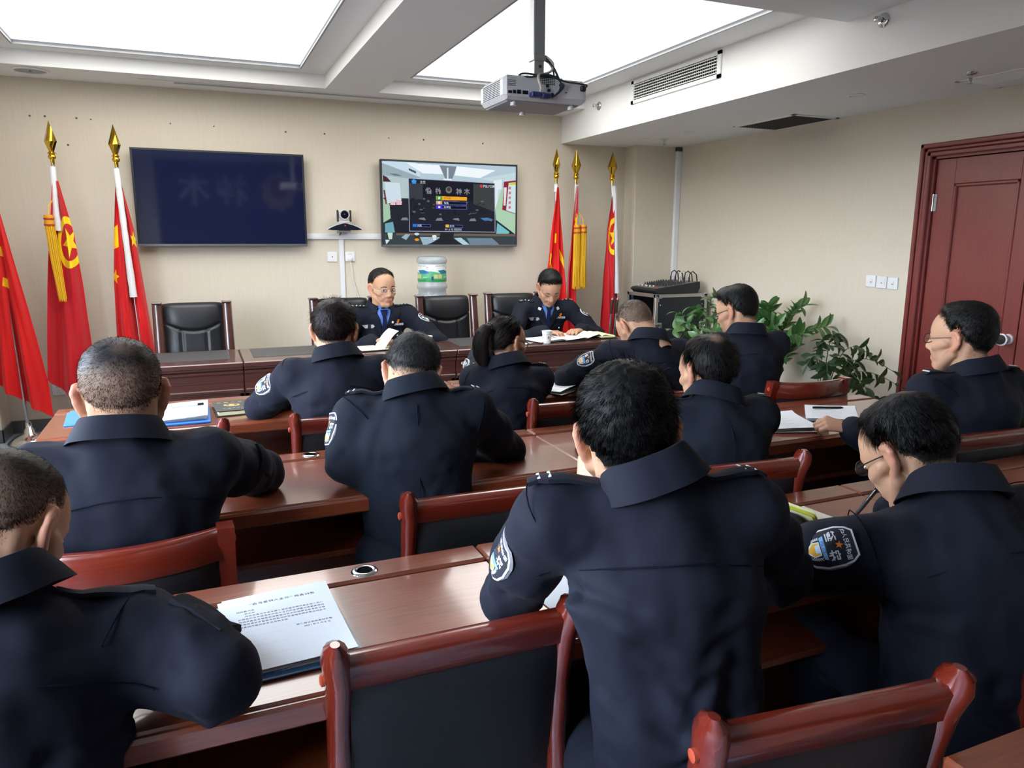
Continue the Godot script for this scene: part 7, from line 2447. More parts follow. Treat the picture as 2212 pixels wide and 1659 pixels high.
	if cf.get("pleat", false):
		var pts := []; var dirs := []
		for i in 20:
			pts.append(nk - upt * (0.16 + 0.26 * i / 19.0))
			dirs.append(fwd)
		put("back_pleat", seam(f, pts, dirs).mesh(), sm, jk)
	for s in ["L", "R"]:
		var sg := -1.0 if s == "L" else 1.0
		var sh: Vector3 = J["sh" + s]
		var ax: Vector3 = (J["el" + s] - sh).normalized()
		var axis := (ax + lat * sg * 0.9).normalized()
		var e1 := (-fwd - axis * (-fwd).dot(axis)).normalized()
		var e2 := axis.cross(e1)
		var pts := []; var dirs := []
		for i in 25:
			var a := PI2 * i / 24.0
			var d := -(e1 * cos(a) + e2 * sin(a))
			var q := sh - axis * 0.01 - d * 0.16
			if (q - chest).dot(upt) < -0.12 and absf((q - chest).dot(lat)) < 0.12:
				continue
			pts.append(sh - axis * 0.012)
			dirs.append(d)
		var out := []
		for i in pts.size():
			var h := f.hit(pts[i] - dirs[i] * 0.15, dirs[i], 0.15)
			if h != Vector3.INF and h.distance_to(sh) < 0.11:
				out.append(h - dirs[i] * float(bump.call(h)))
		if out.size() > 3 and cf.get("armhole", true):
			put("armhole_seam", geo().tube(out, 0.0013, 5).mesh(), sm, jk)
		# shoulder straps
		if cf.get("straps", true):
			var a0 := nk.lerp(sh, 0.42) + upt * 0.02; var a1 := sh + lat * sg * 0.03
			var dir := (a1 - a0).normalized()
			var upv := (Vector3.UP + upt).normalized()
			var wdir := dir.cross(upv).normalized()
			var st := put("shoulder_strap", lay(f, (a0 + a1) * 0.5, wdir, dir, upv, 0.024, (a1 - a0).length() * 0.5, func(q: float) -> float: return 1.0 if q > -0.7 else 0.75, 0.005, 5, 9).mesh(), jm, jk)
			var bars: Array = cf.get("bars", [[0.74, "bar"], [0.9, "bar"]])
			for b in bars:
				var p := f.hit(a0.lerp(a1, b[0]) + upv * 0.12, -upv, 0.3)
				if p == Vector3.INF:
					continue
				var bsx := Basis(dir, upv, dir.cross(upv)).orthonormalized()
				var g := geo()
				if b[1] == "bar":
					g.box(p + upv * 0.0065, Vector3(0.006, 0.003, 0.034), 0.001, bsx)
				else:
					g.box(p + upv * 0.0065, Vector3(0.0115, 0.004, 0.0115), 0.002, bsx * Basis(Vector3.UP, PI / 4))
				put("rank_bar" if b[1] == "bar" else "rank_pip", g.mesh(), M.silver, st)
		# arm patch
		if cf.has("patch" + s):
			var w: float = cf["patch" + s]
			var ce: Vector3 = sh.lerp(J["el" + s], cf.get("patch_t", 0.36))
			var ov: Vector3 = cf.get("patch_out", lat * sg - fwd * 0.35 + Vector3.UP * 0.25)
			ov = (ov - ax * ov.dot(ax)).normalized()
			put("arm_patch", lay(f, ce, -ax.cross(ov).normalized(), -ax, ov, 0.041 * w, 0.052 * w, shield, 0.003, 11, 13).mesh(), patch_mat, jk)
		if cf.get("elbow_tab", false):
			var ce: Vector3 = sh.lerp(J["el" + s], 0.55)
			var ov := (lat * sg - fwd * 0.3 + Vector3.UP * 0.2)
			ov = (ov - ax * ov.dot(ax)).normalized()
			put("sleeve_pocket", lay(f, ce, ax.cross(ov).normalized() * -1.0, -ax, ov, 0.04, 0.05, one, 0.006, 6, 6).mesh(), jm, jk)
	# ---- collar round the neck
	var na := ((nape - nk).normalized() * 0.35 + upt * 0.5 + Vector3.UP * 0.6).normalized()
	var cl := (lat - na * lat.dot(na)).normalized()
	var cfw := na.cross(cl).normalized()
	var cc := nk + na * 0.004 - cfw * 0.004
	var strips := [[Vector2(-0.006, -0.03), Vector2(-0.005, 0.0), Vector2(-0.004, 1.0)], [Vector2(-0.004, 1.0), Vector2(0.001, 1.004), Vector2(0.007, 1.0), Vector2(0.018, 0.55), Vector2(0.031, -0.05)], [Vector2(0.031, -0.05), Vector2(0.027, -0.06), Vector2(0.008, 0.4)]]
	for k in 3:
		var rows := []
		for i in 49:
			var a := lerpf(-2.6, 2.6, i / 48.0)
			var d := (-cfw * cos(a) + cl * sin(a))
			var fr := clampf((absf(a) - 1.1) / 1.5, 0.0, 1.0)
			var ro := (0.069 + 0.010 * absf(sin(a))) * bz
			var y1 := 0.056 - 0.034 * fr
			var row := []
			for q: Vector2 in strips[k]:
				var yy := q.y * y1 if q.y > -0.07 or q.x > 0.0 else q.y
				row.append(cc + d * (ro + q.x + (0.012 * fr if q.x > 0.01 else 0.0)) + na * (yy - (0.02 * fr if q.x > 0.01 else 0.0)))
			rows.append(row)
		var g := geo().grid(rows)
		var mid: Vector3 = cc
		for i in g.n.size():
			var rd := g.v[i] - mid
			rd -= na * rd.dot(na)
			var want := rd if k == 1 else -rd
			if g.n[i].dot(want + na * (0.02 if k == 1 else 0.0)) < 0.0:
				g.n[i] = -g.n[i]
		g.rewind()
		put("collar" if k == 1 else ("collar_band" if k == 0 else "collar_underside"), g.mesh(), jm, jk)
	# ---- body: head, neck, arms and hands in one mesh
	var fl := Flesh.new()
	fl.add(head_v, head_n, head_i, head_c, X)
	var blo := lo - Vector3.ONE * 0.1; var bhi := (hi + Vector3.ONE * 0.1).max(J.head)
	var b := Field.new(blo, bhi, 0.02, 50.0)
	b.cap(nk + fwd * 0.012, nape, 0.046 * bz, 0.05 * bz)
	b.bone(hip, chest, 0.1, 0.11, 0.07, 0.07, lat)
	b.bone(chest + fwd * 0.02, nk - upt * 0.10 + fwd * 0.015, 0.09, 0.05, 0.05, 0.04, lat)
	for s in ["L", "R"]:
		b.cap(nk - upt * 0.10 + fwd * 0.01, J["sh" + s] - upt * 0.02, 0.032, 0.034)
		b.cap(J["sh" + s] - upt * 0.01, J["el" + s], 0.036, 0.034)
		b.cap(J["el" + s], J["wr" + s], 0.033, 0.027)
	var bm := b.nets()
	var tone: Color = cf.get("tone", Color(1, 1, 1))
	var sc := Color(0.50, 0.285, 0.18)
	fl.add(bm[0], normals_of(bm[0], bm[1]), bm[1], sc, Transform3D())
	for s in ["L", "R"]:
		var wr: Vector3 = J["wr" + s]
		var dir: Vector3 = cf.get("hand_dir" + s, ((wr - J["el" + s]).normalized() * Vector3(1, 0.25, 1) + Vector3(0, -0.06, 0)))
		var upv: Vector3 = cf.get("hand_up" + s, Vector3.UP)
		var hg := hand_geo(cf.get("hand" + s, "relaxed"))
		var hx := Transform3D(frame(dir, upv), wr + dir.normalized() * float(cf.get("hand_off", 0.005)))
		fl.add(hg[0], hg[1], hg[2], Color(0.52, 0.29, 0.19), hx, s == "L")
	if tone != Color(1, 1, 1):
		for i in fl.c.size():
			fl.c[i] = fl.c[i] * tone
	put("body", to_mesh(fl.v, fl.n, fl.idx, fl.c), M.skin, t, O)
	# ---- hair, face, glasses
	var hold := Node3D.new()
	var hs_: Dictionary = cf.hair
	var hd := Node3D.new()
	hd.free(); hold.free()
	make_hair(hs_, t, Transform3D(X.basis, X.origin + O))
	var XO := Transform3D(X.basis, X.origin + O)
	if cf.get("face", true):
		make_face(t, XO, cf.get("closed", false), hs_.get("color", Color(0.012, 0.011, 0.011)))
	if cf.has("glasses"):
		make_glasses(t, XO, M.silver if cf.glasses == "silver" else M.black, 0.0011 if cf.glasses == "silver" else 0.0016)
	# ---- trousers and shoes
	var tr := Field.new(hip + Vector3(-0.75, -0.53, -0.75), hip + Vector3(0.75, 0.2, 0.75), 0.02, 40.0)
	var ff := (fwd * Vector3(1, 0, 1)).normalized()
	var ll := (lat * Vector3(1, 0, 1)).normalized()
	tr.bone(hip - ll * 0.08 - Vector3(0, 0.0, 0), hip + ll * 0.08, 0.1, 0.1, 0.11, 0.11, Vector3.UP)
	var shg := []
	for s: float in [-1.0, 1.0]:
		var kn := hip + ff * 0.38 + ll * s * 0.13 - Vector3(0, 0.03, 0)
		var an := Vector3(kn.x, 0.08, kn.z) - ff * 0.05
		tr.cap(hip + ll * s * 0.09, kn, 0.085, 0.062)
		tr.cap(kn, an, 0.06, 0.052)
		shg.append(geo().tube([an + Vector3(0, -0.03, 0) - ff * 0.06 + O, an + Vector3(0, -0.035, 0) - ff * 0.04 + O, an + Vector3(0, -0.035, 0) + ff * 0.08 + O, an + Vector3(0, -0.042, 0) + ff * 0.17 + O, an + Vector3(0, -0.05, 0) + ff * 0.19 + O], [0.02, 0.042, 0.045, 0.038, 0.015], 12))
	var tm := tr.nets()
	put("trousers", to_mesh(tm[0], normals_of(tm[0], tm[1]), tm[1]), M.trouser, t, O)
	for g in shg:
		put("shoe", g.mesh(), M.shoe, t)
	if cf.has("front"):
		make_front(cf, J, f, t, jk, nk, lat, upt, fwd, jm)
	if cf.has("extra"):
		cf.extra.call(t, jk, X, XO, O, J, f)

# open collar, shirt, tie, lapels, badges of the two officers at the head table
func make_front(cf: Dictionary, J: Dictionary, f: Field, t: Node, jk: Node, nk: Vector3, lat: Vector3, upt: Vector3, fwd: Vector3, jm: Material) -> void:
	var front := (fwd + Vector3.UP * 0.25).normalized()
	var right := lat
	var dn: Vector3 = (-upt + fwd * 0.2).normalized()
	var top := nk + fwd * 0.07 + upt * 0.0
	put("shirt", lay(f, top + dn * 0.075, right, -dn, front, 0.062, 0.085, func(q: float) -> float: return clampf(0.95 - 0.46 * (q + 1.0), 0.06, 1.0), 0.004, 9, 11).mesh(), M.shirt, jk)
	put("tie", lay(f, top + dn * 0.085, right, -dn, front, 0.021, 0.09, func(q: float) -> float: return 0.75 + 0.2 * q, 0.010, 5, 11).mesh(), M.tie, jk)
	put("tie_knot", lay(f, top + dn * 0.018, right, -dn, front, 0.022, 0.022, func(q: float) -> float: return 1.0 - 0.2 * q, 0.017, 5, 5).mesh(), M.tie, jk)
	# shirt collar ring
	var rows := []
	for i in 25:
		var a := lerpf(-2.9, 2.9, i / 24.0)
		var d := (-fwd * cos(a) + right * sin(a))
		var row := []
		for q: Vector2 in [Vector2(0.056, 0.0), Vector2(0.056, 0.042), Vector2(0.06, 0.043), Vector2(0.068 + 0.004 * absf(sin(a)), 0.0)]:
			row.append(nk + fwd * 0.012 + d * q.x + upt * (q.y - 0.02 * (0.5 - 0.5 * cos(a)) + 0.006))
		rows.append(row)
	put("shirt_collar", geo().grid(rows, true, true).mesh(), M.shirt, jk)
	for s: float in [-1.0, 1.0]:
		var ce := top + dn * 0.085 + right * s * 0.062
		var ax := (dn - right * s * 0.42).normalized()
		put("lapel", lay(f, ce, right, -ax, front, 0.036, 0.105, func(q: float) -> float: return clampf(1.15 - 0.75 * absf(q + 0.35), 0.12, 1.0), 0.009, 7, 13).mesh(), jm, jk)
		var pk := top + dn * 0.185 + right * s * 0.105
		put("pocket_flap", lay(f, pk, right, -dn, front, 0.05, 0.022, one, 0.006, 7, 5).mesh(), jm, jk)
		var bt := f.hit(pk + dn * 0.01 + front * 0.15, -front, 0.3)
		if bt != Vector3.INF:
			put("button", geo().ball(bt + front * 0.007, Vector3.ONE * 0.0075, 10).mesh(), M.silver, jk)
	var bc := f.hit(top + dn * 0.2 + front * 0.15, -front, 0.3)
	if bc != Vector3.INF:
		put("button", geo().ball(bc + front * 0.004, Vector3.ONE * 0.008, 10).mesh(), M.silver, jk)
	# badges: wings on his right, red pin and number on his left
	var wg := top + dn * 0.115 + right * 0.112
	put("wing_badge", lay(f, wg, right, -dn, front, 0.042, 0.013, func(q: float) -> float: return 1.0 - 0.35 * q, 0.008, 9, 5).mesh(), M.silver, jk)
	put("wing_badge_shield", lay(f, wg, right, -dn, front, 0.011, 0.013, one, 0.011, 4, 4).mesh(), M.dark, jk)
	var pn := top + dn * 0.085 - right * 0.105
	put("red_pin", lay(f, pn, right, -dn, front, 0.010, 0.013, func(q: float) -> float: return 1.0 - 0.3 * q, 0.009, 5, 5).mesh(), mat(rgb(226, 120, 30), 0.3), jk)
	if cf.front.has("pin2"):
		var p2 := f.hit(top + dn * 0.09 - right * 0.062 + front * 0.15, -front, 0.3)
		if p2 != Vector3.INF:
			put("white_pin", geo().ball(p2 + front * 0.012, Vector3.ONE * 0.009, 10).mesh(), M.silver, jk)
	var np := f.hit(top + dn * 0.108 - right * 0.112 + front * 0.15, -front, 0.3)
	if np != Vector3.INF:
		var tm := TextMesh.new()
		tm.text = cf.front.number
		var sf := SystemFont.new()
		sf.font_names = PackedStringArray(["Droid Sans"])
		sf.font_weight = 700
		tm.font = sf
		tm.font_size = 32
		tm.pixel_size = 0.00072
		tm.depth = 0.003
		var o := put("number_badge", tm, M.silver, jk)
		o.transform = Transform3D(Basis(-right, -dn, (-right).cross(-dn)).orthonormalized(), np + front * 0.012)
	if cf.front.has("collar_pins"):
		for s: float in [-1.0, 1.0]:
			put("collar_pin", lay(f, top + dn * 0.03 + right * s * 0.078, (right - dn * s * 0.5).normalized(), -(dn + right * s * 0.5).normalized(), front, 0.011, 0.011, one, 0.014, 4, 4).mesh(), M.silver, jk)

# joints of each seated person, in room coordinates
const JOINTS := {
	"M1": {"head": Vector3(1.257, 1.144, 1.240), "neck": Vector3(1.252, 0.998, 1.178), "shL": Vector3(1.461, 0.934, 1.178), "shR": Vector3(1.046, 0.934, 1.207), "elL": Vector3(1.666, 0.733, 1.313), "elR": Vector3(0.925, 0.669, 1.332), "wrL": Vector3(1.440, 0.790, 1.470), "wrR": Vector3(1.130, 0.790, 1.480), "hip": Vector3(1.244, 0.530, 1.058), "bs": 1.040, "byaw": 3.072, "hl": Vector3(2.932, 0.140, 0.052)},
	"M2": {"head": Vector3(2.620, 1.113, 1.240), "neck": Vector3(2.631, 0.994, 1.137), "shL": Vector3(2.837, 0.929, 1.173), "shR": Vector3(2.423, 0.929, 1.130), "elL": Vector3(3.030, 0.717, 1.307), "elR": Vector3(2.261, 0.720, 1.306), "wrL": Vector3(2.800, 0.790, 1.450), "wrR": Vector3(2.470, 0.790, 1.480), "hip": Vector3(2.644, 0.530, 1.017), "bs": 1.040, "byaw": 3.246, "hl": Vector3(3.351, 0.628, 0.000)},
	"A1": {"head": Vector3(0.506, 1.128, 3.620), "neck": Vector3(0.498, 1.018, 3.677), "shL": Vector3(0.320, 0.958, 3.637), "shR": Vector3(0.681, 0.958, 3.688), "elL": Vector3(0.212, 0.795, 3.419), "elR": Vector3(0.738, 0.824, 3.434), "wrL": Vector3(0.389, 0.790, 3.230), "wrR": Vector3(0.612, 0.790, 3.210), "hip": Vector3(0.487, 0.530, 3.756), "bs": 0.960, "byaw": 0.140, "hl": Vector3(0.349, 0.140, 0.000)},
	"A2": {"head": Vector3(1.283, 1.031, 3.560), "neck": Vector3(1.265, 0.928, 3.632), "shL": Vector3(1.119, 0.871, 3.581), "shR": Vector3(1.417, 0.871, 3.655), "elL": Vector3(1.240, 0.937, 3.333), "elR": Vector3(1.516, 0.768, 3.410), "wrL": Vector3(1.215, 0.973, 3.580), "wrR": Vector3(1.349, 0.790, 3.223), "hip": Vector3(1.236, 0.530, 3.749), "bs": 0.930, "byaw": 0.244, "hl": Vector3(1.152, 0.175, -0.105)},
	"A3": {"head": Vector3(2.015, 1.074, 3.500), "neck": Vector3(2.015, 1.007, 3.619), "shL": Vector3(1.842, 0.947, 3.560), "shR": Vector3(2.196, 0.947, 3.648), "elL": Vector3(1.707, 0.802, 3.344), "elR": Vector3(2.230, 0.837, 3.379), "wrL": Vector3(1.890, 0.790, 3.162), "wrR": Vector3(2.147, 0.790, 3.138), "hip": Vector3(1.996, 0.530, 3.696), "bs": 0.960, "byaw": 0.244, "hl": Vector3(-0.070, 0.803, -0.105)},
	"A4": {"head": Vector3(2.573, 1.136, 3.580), "neck": Vector3(2.587, 1.021, 3.643), "shL": Vector3(2.414, 0.961, 3.584), "shR": Vector3(2.768, 0.961, 3.672), "elL": Vector3(2.282, 0.778, 3.398), "elR": Vector3(2.827, 0.823, 3.421), "wrL": Vector3(2.462, 0.790, 3.212), "wrR": Vector3(2.719, 0.790, 3.188), "hip": Vector3(2.568, 0.530, 3.720), "bs": 0.960, "byaw": 0.244, "hl": Vector3(-0.349, 0.314, 0.000)},
	"B1": {"head": Vector3(-0.194, 1.108, 4.600), "neck": Vector3(-0.198, 1.009, 4.699), "shL": Vector3(-0.394, 0.941, 4.691), "shR": Vector3(-0.002, 0.941, 4.677), "elL": Vector3(-0.514, 0.812, 4.405), "elR": Vector3(0.130, 0.807, 4.400), "wrL": Vector3(-0.304, 0.790, 4.197), "wrR": Vector3(-0.092, 0.790, 4.203), "hip": Vector3(-0.197, 0.530, 4.729), "bs": 1.100, "byaw": -0.035, "hl": Vector3(-0.052, 0.175, 0.000)},
	"B2": {"head": Vector3(0.624, 1.065, 4.360), "neck": Vector3(0.596, 1.022, 4.491), "shL": Vector3(0.423, 0.962, 4.439), "shR": Vector3(0.776, 0.962, 4.514), "elL": Vector3(0.389, 0.830, 4.485), "elR": Vector3(0.950, 0.778, 4.367), "wrL": Vector3(0.470, 0.790, 4.330), "wrR": Vector3(0.700, 0.790, 4.300), "hip": Vector3(0.580, 0.530, 4.570), "bs": 0.960, "byaw": 0.209, "hl": Vector3(0.314, 0.838, 0.140)},
	"B3": {"head": Vector3(1.598, 1.053, 4.620), "neck": Vector3(1.584, 0.957, 4.676), "shL": Vector3(1.411, 0.898, 4.617), "shR": Vector3(1.764, 0.898, 4.705), "elL": Vector3(1.278, 0.757, 4.397), "elR": Vector3(1.815, 0.802, 4.433), "wrL": Vector3(1.478, 0.790, 4.237), "wrR": Vector3(1.697, 0.790, 4.203), "hip": Vector3(1.555, 0.530, 4.792), "bs": 0.960, "byaw": 0.244, "hl": Vector3(-0.035, 0.209, 0.000)},
	"B4": {"head": Vector3(2.692, 1.127, 4.740), "neck": Vector3(2.707, 1.002, 4.794), "shL": Vector3(2.513, 0.937, 4.758), "shR": Vector3(2.906, 0.937, 4.800), "elL": Vector3(2.412, 0.647, 4.837), "elR": Vector3(3.042, 0.790, 4.554), "wrL": Vector3(2.250, 0.800, 4.665), "wrR": Vector3(2.786, 0.790, 4.437), "hip": Vector3(2.703, 0.530, 4.834), "bs": 1.040, "byaw": 0.105, "hl": Vector3(-0.244, 0.070, 0.000)},
	"C1": {"head": Vector3(-0.308, 1.048, 5.340), "neck": Vector3(-0.308, 0.972, 5.439), "shL": Vector3(-0.488, 0.886, 5.424), "shR": Vector3(-0.128, 0.871, 5.424), "elL": Vector3(-0.584, 0.697, 5.250), "elR": Vector3(-0.014, 0.820, 5.518), "wrL": Vector3(-0.360, 0.790, 5.240), "wrR": Vector3(-0.060, 0.790, 5.300), "hip": Vector3(-0.308, 0.530, 5.559), "bs": 0.900, "byaw": 0.000, "hl": Vector3(0.454, 0.663, 0.000)},
	"C2": {"head": Vector3(0.658, 1.171, 5.620), "neck": Vector3(0.670, 1.098, 5.686), "shL": Vector3(0.509, 1.045, 5.624), "shR": Vector3(0.840, 1.045, 5.719), "elL": Vector3(0.513, 0.830, 5.461), "elR": Vector3(1.051, 0.840, 5.597), "wrL": Vector3(0.685, 0.986, 5.440), "wrR": Vector3(0.860, 0.790, 5.340), "hip": Vector3(0.706, 0.530, 5.780), "bs": 0.860, "byaw": 0.279, "hl": Vector3(0.419, 0.175, -0.105)},
	"C3": {"head": Vector3(1.453, 1.028, 5.540), "neck": Vector3(1.443, 0.968, 5.661), "shL": Vector3(1.253, 0.851, 5.598), "shR": Vector3(1.641, 0.906, 5.695), "elL": Vector3(1.174, 0.810, 5.530), "elR": Vector3(1.751, 0.659, 5.553), "wrL": Vector3(1.300, 0.790, 5.340), "wrR": Vector3(1.616, 0.820, 5.383), "hip": Vector3(1.414, 0.530, 5.778), "bs": 1.000, "byaw": 0.244, "hl": Vector3(-0.052, 0.559, -0.070)},
}

func make_people() -> void:
	make_head()
	make_patch_tex()
	var blk := Color(0.010, 0.0095, 0.010)
	var H := {
		"A1": {"top": 0.022, "side": 0.010, "count": 4500, "length": 0.036, "mess": 0.3, "crown": Vector3(0.05, 0.8, 0.6), "bald": 0.3, "bald_r": 0.18, "lift": 0.45, "width": 0.0011},
		"A2": {"top": 0.014, "side": 0.012, "count": 5000, "length": 0.075, "mess": 0.08, "crown": Vector3(0, 0.55, -0.85), "bald": 0.0, "swirl": 0.0, "lift": 0.05, "nape": -0.95, "clump": 0.3, "color": Color(0.016, 0.013, 0.012)},
		"A3": {"top": 0.010, "side": 0.004, "cover": 0.008, "count": 5500, "length": 0.008, "mess": 0.5, "lift": 0.9, "patchy": 0.75, "color": Color(0.022, 0.018, 0.015), "nape": -0.9},
		"A4": {"top": 0.024, "side": 0.017, "count": 4500, "length": 0.04, "mess": 0.15, "fringe": 0.012, "front": 0.45, "lift": 0.3, "color": blk},
		"B1": {"top": 0.013, "side": 0.0035, "cover": 0.010, "blend": 0.5, "count": 16000, "length": 0.0085, "mess": 0.35, "lift": 0.9, "crown": Vector3(0.12, 0.72, 0.7), "bald": 0.42, "bald_r": 0.34, "color": Color(0.020, 0.019, 0.019), "nape": -0.86, "width": 0.0007},
		"B2": {"top": 0.021, "side": 0.011, "count": 8000, "length": 0.03, "mess": 0.3, "grey": 0.6, "color": Color(0.022, 0.022, 0.023), "lift": 0.5, "nape": -0.95, "width": 0.0009},
		"B3": {"top": 0.015, "side": 0.016, "count": 8000, "length": 0.06, "mess": 0.1, "crown": Vector3(-0.12, 0.8, 0.6), "bald": 0.85, "bald_r": 0.36, "swirl": -1.4, "lift": 0.12, "nape": -1.0, "color": blk, "width": 0.0009, "clump": 1.0},
		"B4": {"top": 0.026, "side": 0.012, "count": 8000, "length": 0.026, "mess": 0.3, "lift": 0.6, "nape": -0.95, "color": blk, "width": 0.0009},
		"C1": {"top": 0.011, "side": 0.0035, "cover": 0.010, "blend": 0.5, "count": 18000, "length": 0.010, "mess": 0.25, "lift": 0.7, "color": Color(0.036, 0.028, 0.022), "nape": -0.9, "width": 0.0006},
		"C2": {"top": 0.026, "side": 0.012, "count": 16000, "length": 0.040, "mess": 0.28, "lift": 0.35, "nape": -1.08, "color": blk, "width": 0.0007, "swirl": -0.6, "clump": 1.3, "lump": 0.006},
		"C3": {"top": 0.021, "side": 0.011, "count": 14000, "length": 0.045, "mess": 0.16, "crown": Vector3(0.0, 0.9, 0.42), "bald": 0.5, "bald_r": 0.24, "swirl": -0.9, "grey": 0.05, "lift": 0.25, "nape": -0.95, "color": Color(0.014, 0.013, 0.012), "width": 0.0007, "clump": 1.0},
		"M1": {"top": 0.019, "side": 0.010, "count": 3500, "length": 0.04, "mess": 0.1, "front": 0.74, "lift": 0.15, "color": blk, "comb": Vector3(-0.5, 0, 0.3), "width": 0.0012},
		"M2": {"top": 0.026, "side": 0.011, "count": 3500, "length": 0.04, "mess": 0.2, "front": 0.6, "fringe": 0.012, "lift": 0.3, "color": blk, "width": 0.0012}}
	var i := 0
	for k in H:
		H[k]["seed"] = 11 + i
		i += 1
	var pips3 := [[0.30, "pip"], [0.48, "pip"], [0.66, "pip"], [0.84, "bar"], [0.93, "bar"]]
	var pips2 := [[0.40, "pip"], [0.6, "pip"], [0.82, "bar"], [0.91, "bar"]]
	make_person("M1", "officer with thin glasses at the head table, looking aside with hands on a notebook", {"hair": H.M1, "head": 1.07, "front": {"number": "036880", "pin2": true}, "bars": pips3, "glasses": "silver", "seam": "none", "patchL": 0.95, "armhole": false, "cell": 0.011, "handL": "hook", "handR": "relaxed", "patch_out": Vector3(1, 0.15, 0.75), "girth": 1.04})
	make_person("M2", "officer with short black hair at the head table, reading papers with head bowed", {"hair": H.M2, "head": 1.07, "front": {"number": "018158", "collar_pins": true}, "bars": pips2, "seam": "none", "closed": true, "patchL": 0.95, "armhole": false, "cell": 0.011, "handL": "flat", "handR": "relaxed", "patch_out": Vector3(1, 0.15, 0.75)})
	make_person("A1", "man in navy jacket with back pleat at the front desk, facing the officer with glasses", {"hair": H.A1, "pleat": true, "patchL": 1.0, "glasses": "black", "bars": [], "straps": false})
	make_person("A2", "woman with a black ponytail and glasses at the front desk, hand in her hair", {"hair": H.A2, "girth": 0.9, "arm": 0.88, "glasses": "black", "patchL": 0.9, "head": 0.95, "handL": "hook", "hand_dirL": Vector3(0.35, 0.9, -0.1), "hand_upL": Vector3(-0.6, 0.2, 0.75), "extra": ponytail})
	make_person("A3", "man with patchy shaved head bowed low over the front desk", {"hair": H.A3, "patchL": 0.9, "bars": [], "straps": false})
	make_person("A4", "man with smooth black hair and black glasses at the front desk by the plants", {"hair": H.A4, "glasses": "black", "bars": [], "straps": false})
	make_person("B1", "broad man with close cropped hair in the second row on the left", {"hair": H.B1, "head": 1.12, "cell": 0.0095, "girth": 1.1, "arm": 1.05, "bars": [], "straps": false, "elbow_tab": true})
	make_person("B2", "grey haired man in a blazer leaning over the second row desk", {"hair": H.B2, "seam": "centre", "mat": M.navy2, "cell": 0.0105, "arm": 1.08, "girth": 1.05, "patchL": 0.95, "bars": [[0.8, "bar"], [0.92, "bar"]]})
	make_person("B3", "man with a thinning swirl of black hair in the second row", {"hair": H.B3, "seam": "centre", "mat": M.navy2, "bars": [[0.8, "bar"]]})
	make_person("B4", "man in profile with black glasses before the red door, fist on his papers", {"hair": H.B4, "head": 1.05, "glasses": "black", "handL": "fist", "hand_upL": Vector3(-0.2, 0.9, 0.3), "bars": [[0.9, "bar"]], "seam": "none"})
	make_person("C1", "man with cropped brown hair cut off by the left edge, leaning on the nearest desk", {"hair": H.C1, "head": 0.93, "cell": 0.009, "bars": [], "elbow_tab": true, "arm": 1.1})
	make_person("C2", "man with thick black hair in the nearest row, resting his cheek on his hand", {"hair": H.C2, "head": 0.92, "cell": 0.0085, "patchL": 1.0, "patch_t": 0.42, "handL": "relaxed", "hand_dirL": Vector3(0.3, 0.95, -0.12), "hand_upL": Vector3(-0.9, 0.1, 0.4), "bars": [[0.72, "bar"], [0.86, "bar"]]})
	make_person("C3", "man with glasses at the right edge writing in a yellow notebook", {"hair": H.C3, "straps": false, "cell": 0.0085, "glasses": "black", "patchL": 1.05, "patch_t": 0.45, "patch_out": Vector3(-0.5, 0.75, 0.75), "handR": "pen", "hand_dirR": Vector3(-0.6, -0.2, 0.35), "hand_upR": Vector3(0.3, 0.75, -0.35), "bars": []})
	# pen in the writing hand
	var t := thing("pen", "thick dark grey pen with a clip held in the writing hand", "pen", Vector3(1.518, 0.757, 5.323))
	var d := Vector3(0.027, 0.122, 0.062).normalized()
	put("barrel", geo().tube([Vector3.ZERO, d * 0.012, d * 0.06, d * 0.142], [0.001, 0.0045, 0.0052, 0.0056], 10).mesh(), M.dark, t)
	put("clip", geo().tube([d * 0.14 + Vector3(-0.006, 0.002, 0.003), d * 0.10 + Vector3(-0.007, 0.002, 0.003)], 0.0012, 6).mesh(), M.chrome, t)

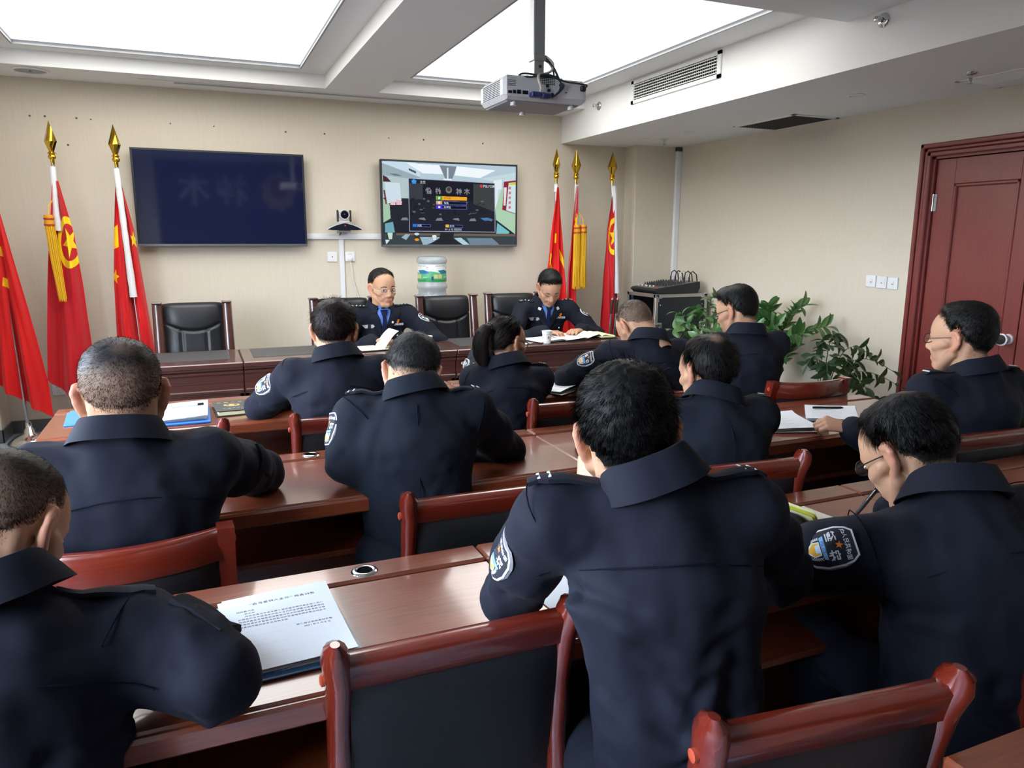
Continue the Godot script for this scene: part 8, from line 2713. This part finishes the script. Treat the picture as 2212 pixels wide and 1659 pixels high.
func ponytail(t: Node, jk: Node, X: Transform3D, XO: Transform3D, O: Vector3, J: Dictionary, f: Field) -> void:
	var r := RandomNumberGenerator.new()
	r.seed = 5
	var a: Vector3 = XO * Vector3(-0.012, 0.062, 0.105)
	var fall := [a, a + Vector3(-0.035, 0.008, 0.045), a + Vector3(-0.062, -0.045, 0.055), a + Vector3(-0.055, -0.11, 0.045), a + Vector3(-0.035, -0.165, 0.03), a + Vector3(-0.012, -0.2, 0.015)]
	var c := Curve3D.new()
	for i in fall.size():
		var p: Vector3 = fall[maxi(i - 1, 0)]; var q: Vector3 = fall[mini(i + 1, fall.size() - 1)]
		c.add_point(fall[i], -(q - p) / 6.0, (q - p) / 6.0)
	c.bake_interval = 0.012
	var pts := Array(c.get_baked_points())
	var rad := []
	for i in pts.size():
		var u := float(i) / (pts.size() - 1)
		rad.append(lerpf(0.015, 0.034, smoothstep(0.0, 0.35, u)) * (1.0 - 0.75 * smoothstep(0.6, 1.0, u)))
	var g := geo()
	g.use_col = true
	g.col = Color(0.013, 0.011, 0.010)
	g.tube(pts, rad, 14, 0.8)
	for k in 420:
		var an := r.randf() * PI2
		var rr := sqrt(r.randf()) * 1.12
		var sp := []
		for i in range(0, pts.size(), 2):
			var e: float = rad[i] * rr
			if i > pts.size() - 4:
				e *= 1.4
			sp.append(pts[i] + Vector3(cos(an) * e, r.randfn(0, 0.001), sin(an) * e * 0.85))
		g.col = Color(0.013, 0.011, 0.010) * r.randf_range(0.7, 2.2)
		g.tube(sp, 0.0007, 3)
	var o := put("ponytail", g.mesh(), M.hair, t)
	var sc := geo()
	for k in 14:
		var an := PI2 * k / 14.0
		var n2: Vector3 = (pts[2] - pts[0]).normalized()
		var s1: Vector3 = n2.cross(Vector3.UP).normalized()
		var s2: Vector3 = n2.cross(s1)
		sc.ball(pts[1] + (s1 * cos(an) + s2 * sin(an)) * 0.019, Vector3.ONE * 0.008, 6)
	put("hair_tie", sc.mesh(), M.black, o)

func _ready() -> void:
	rng.seed = 4
	make_view()
	make_materials()
	make_room()
	make_ceiling_fittings()
	make_wall_things()
	make_head_table()
	make_chairs()
	make_desks()
	make_people()
	make_papers()
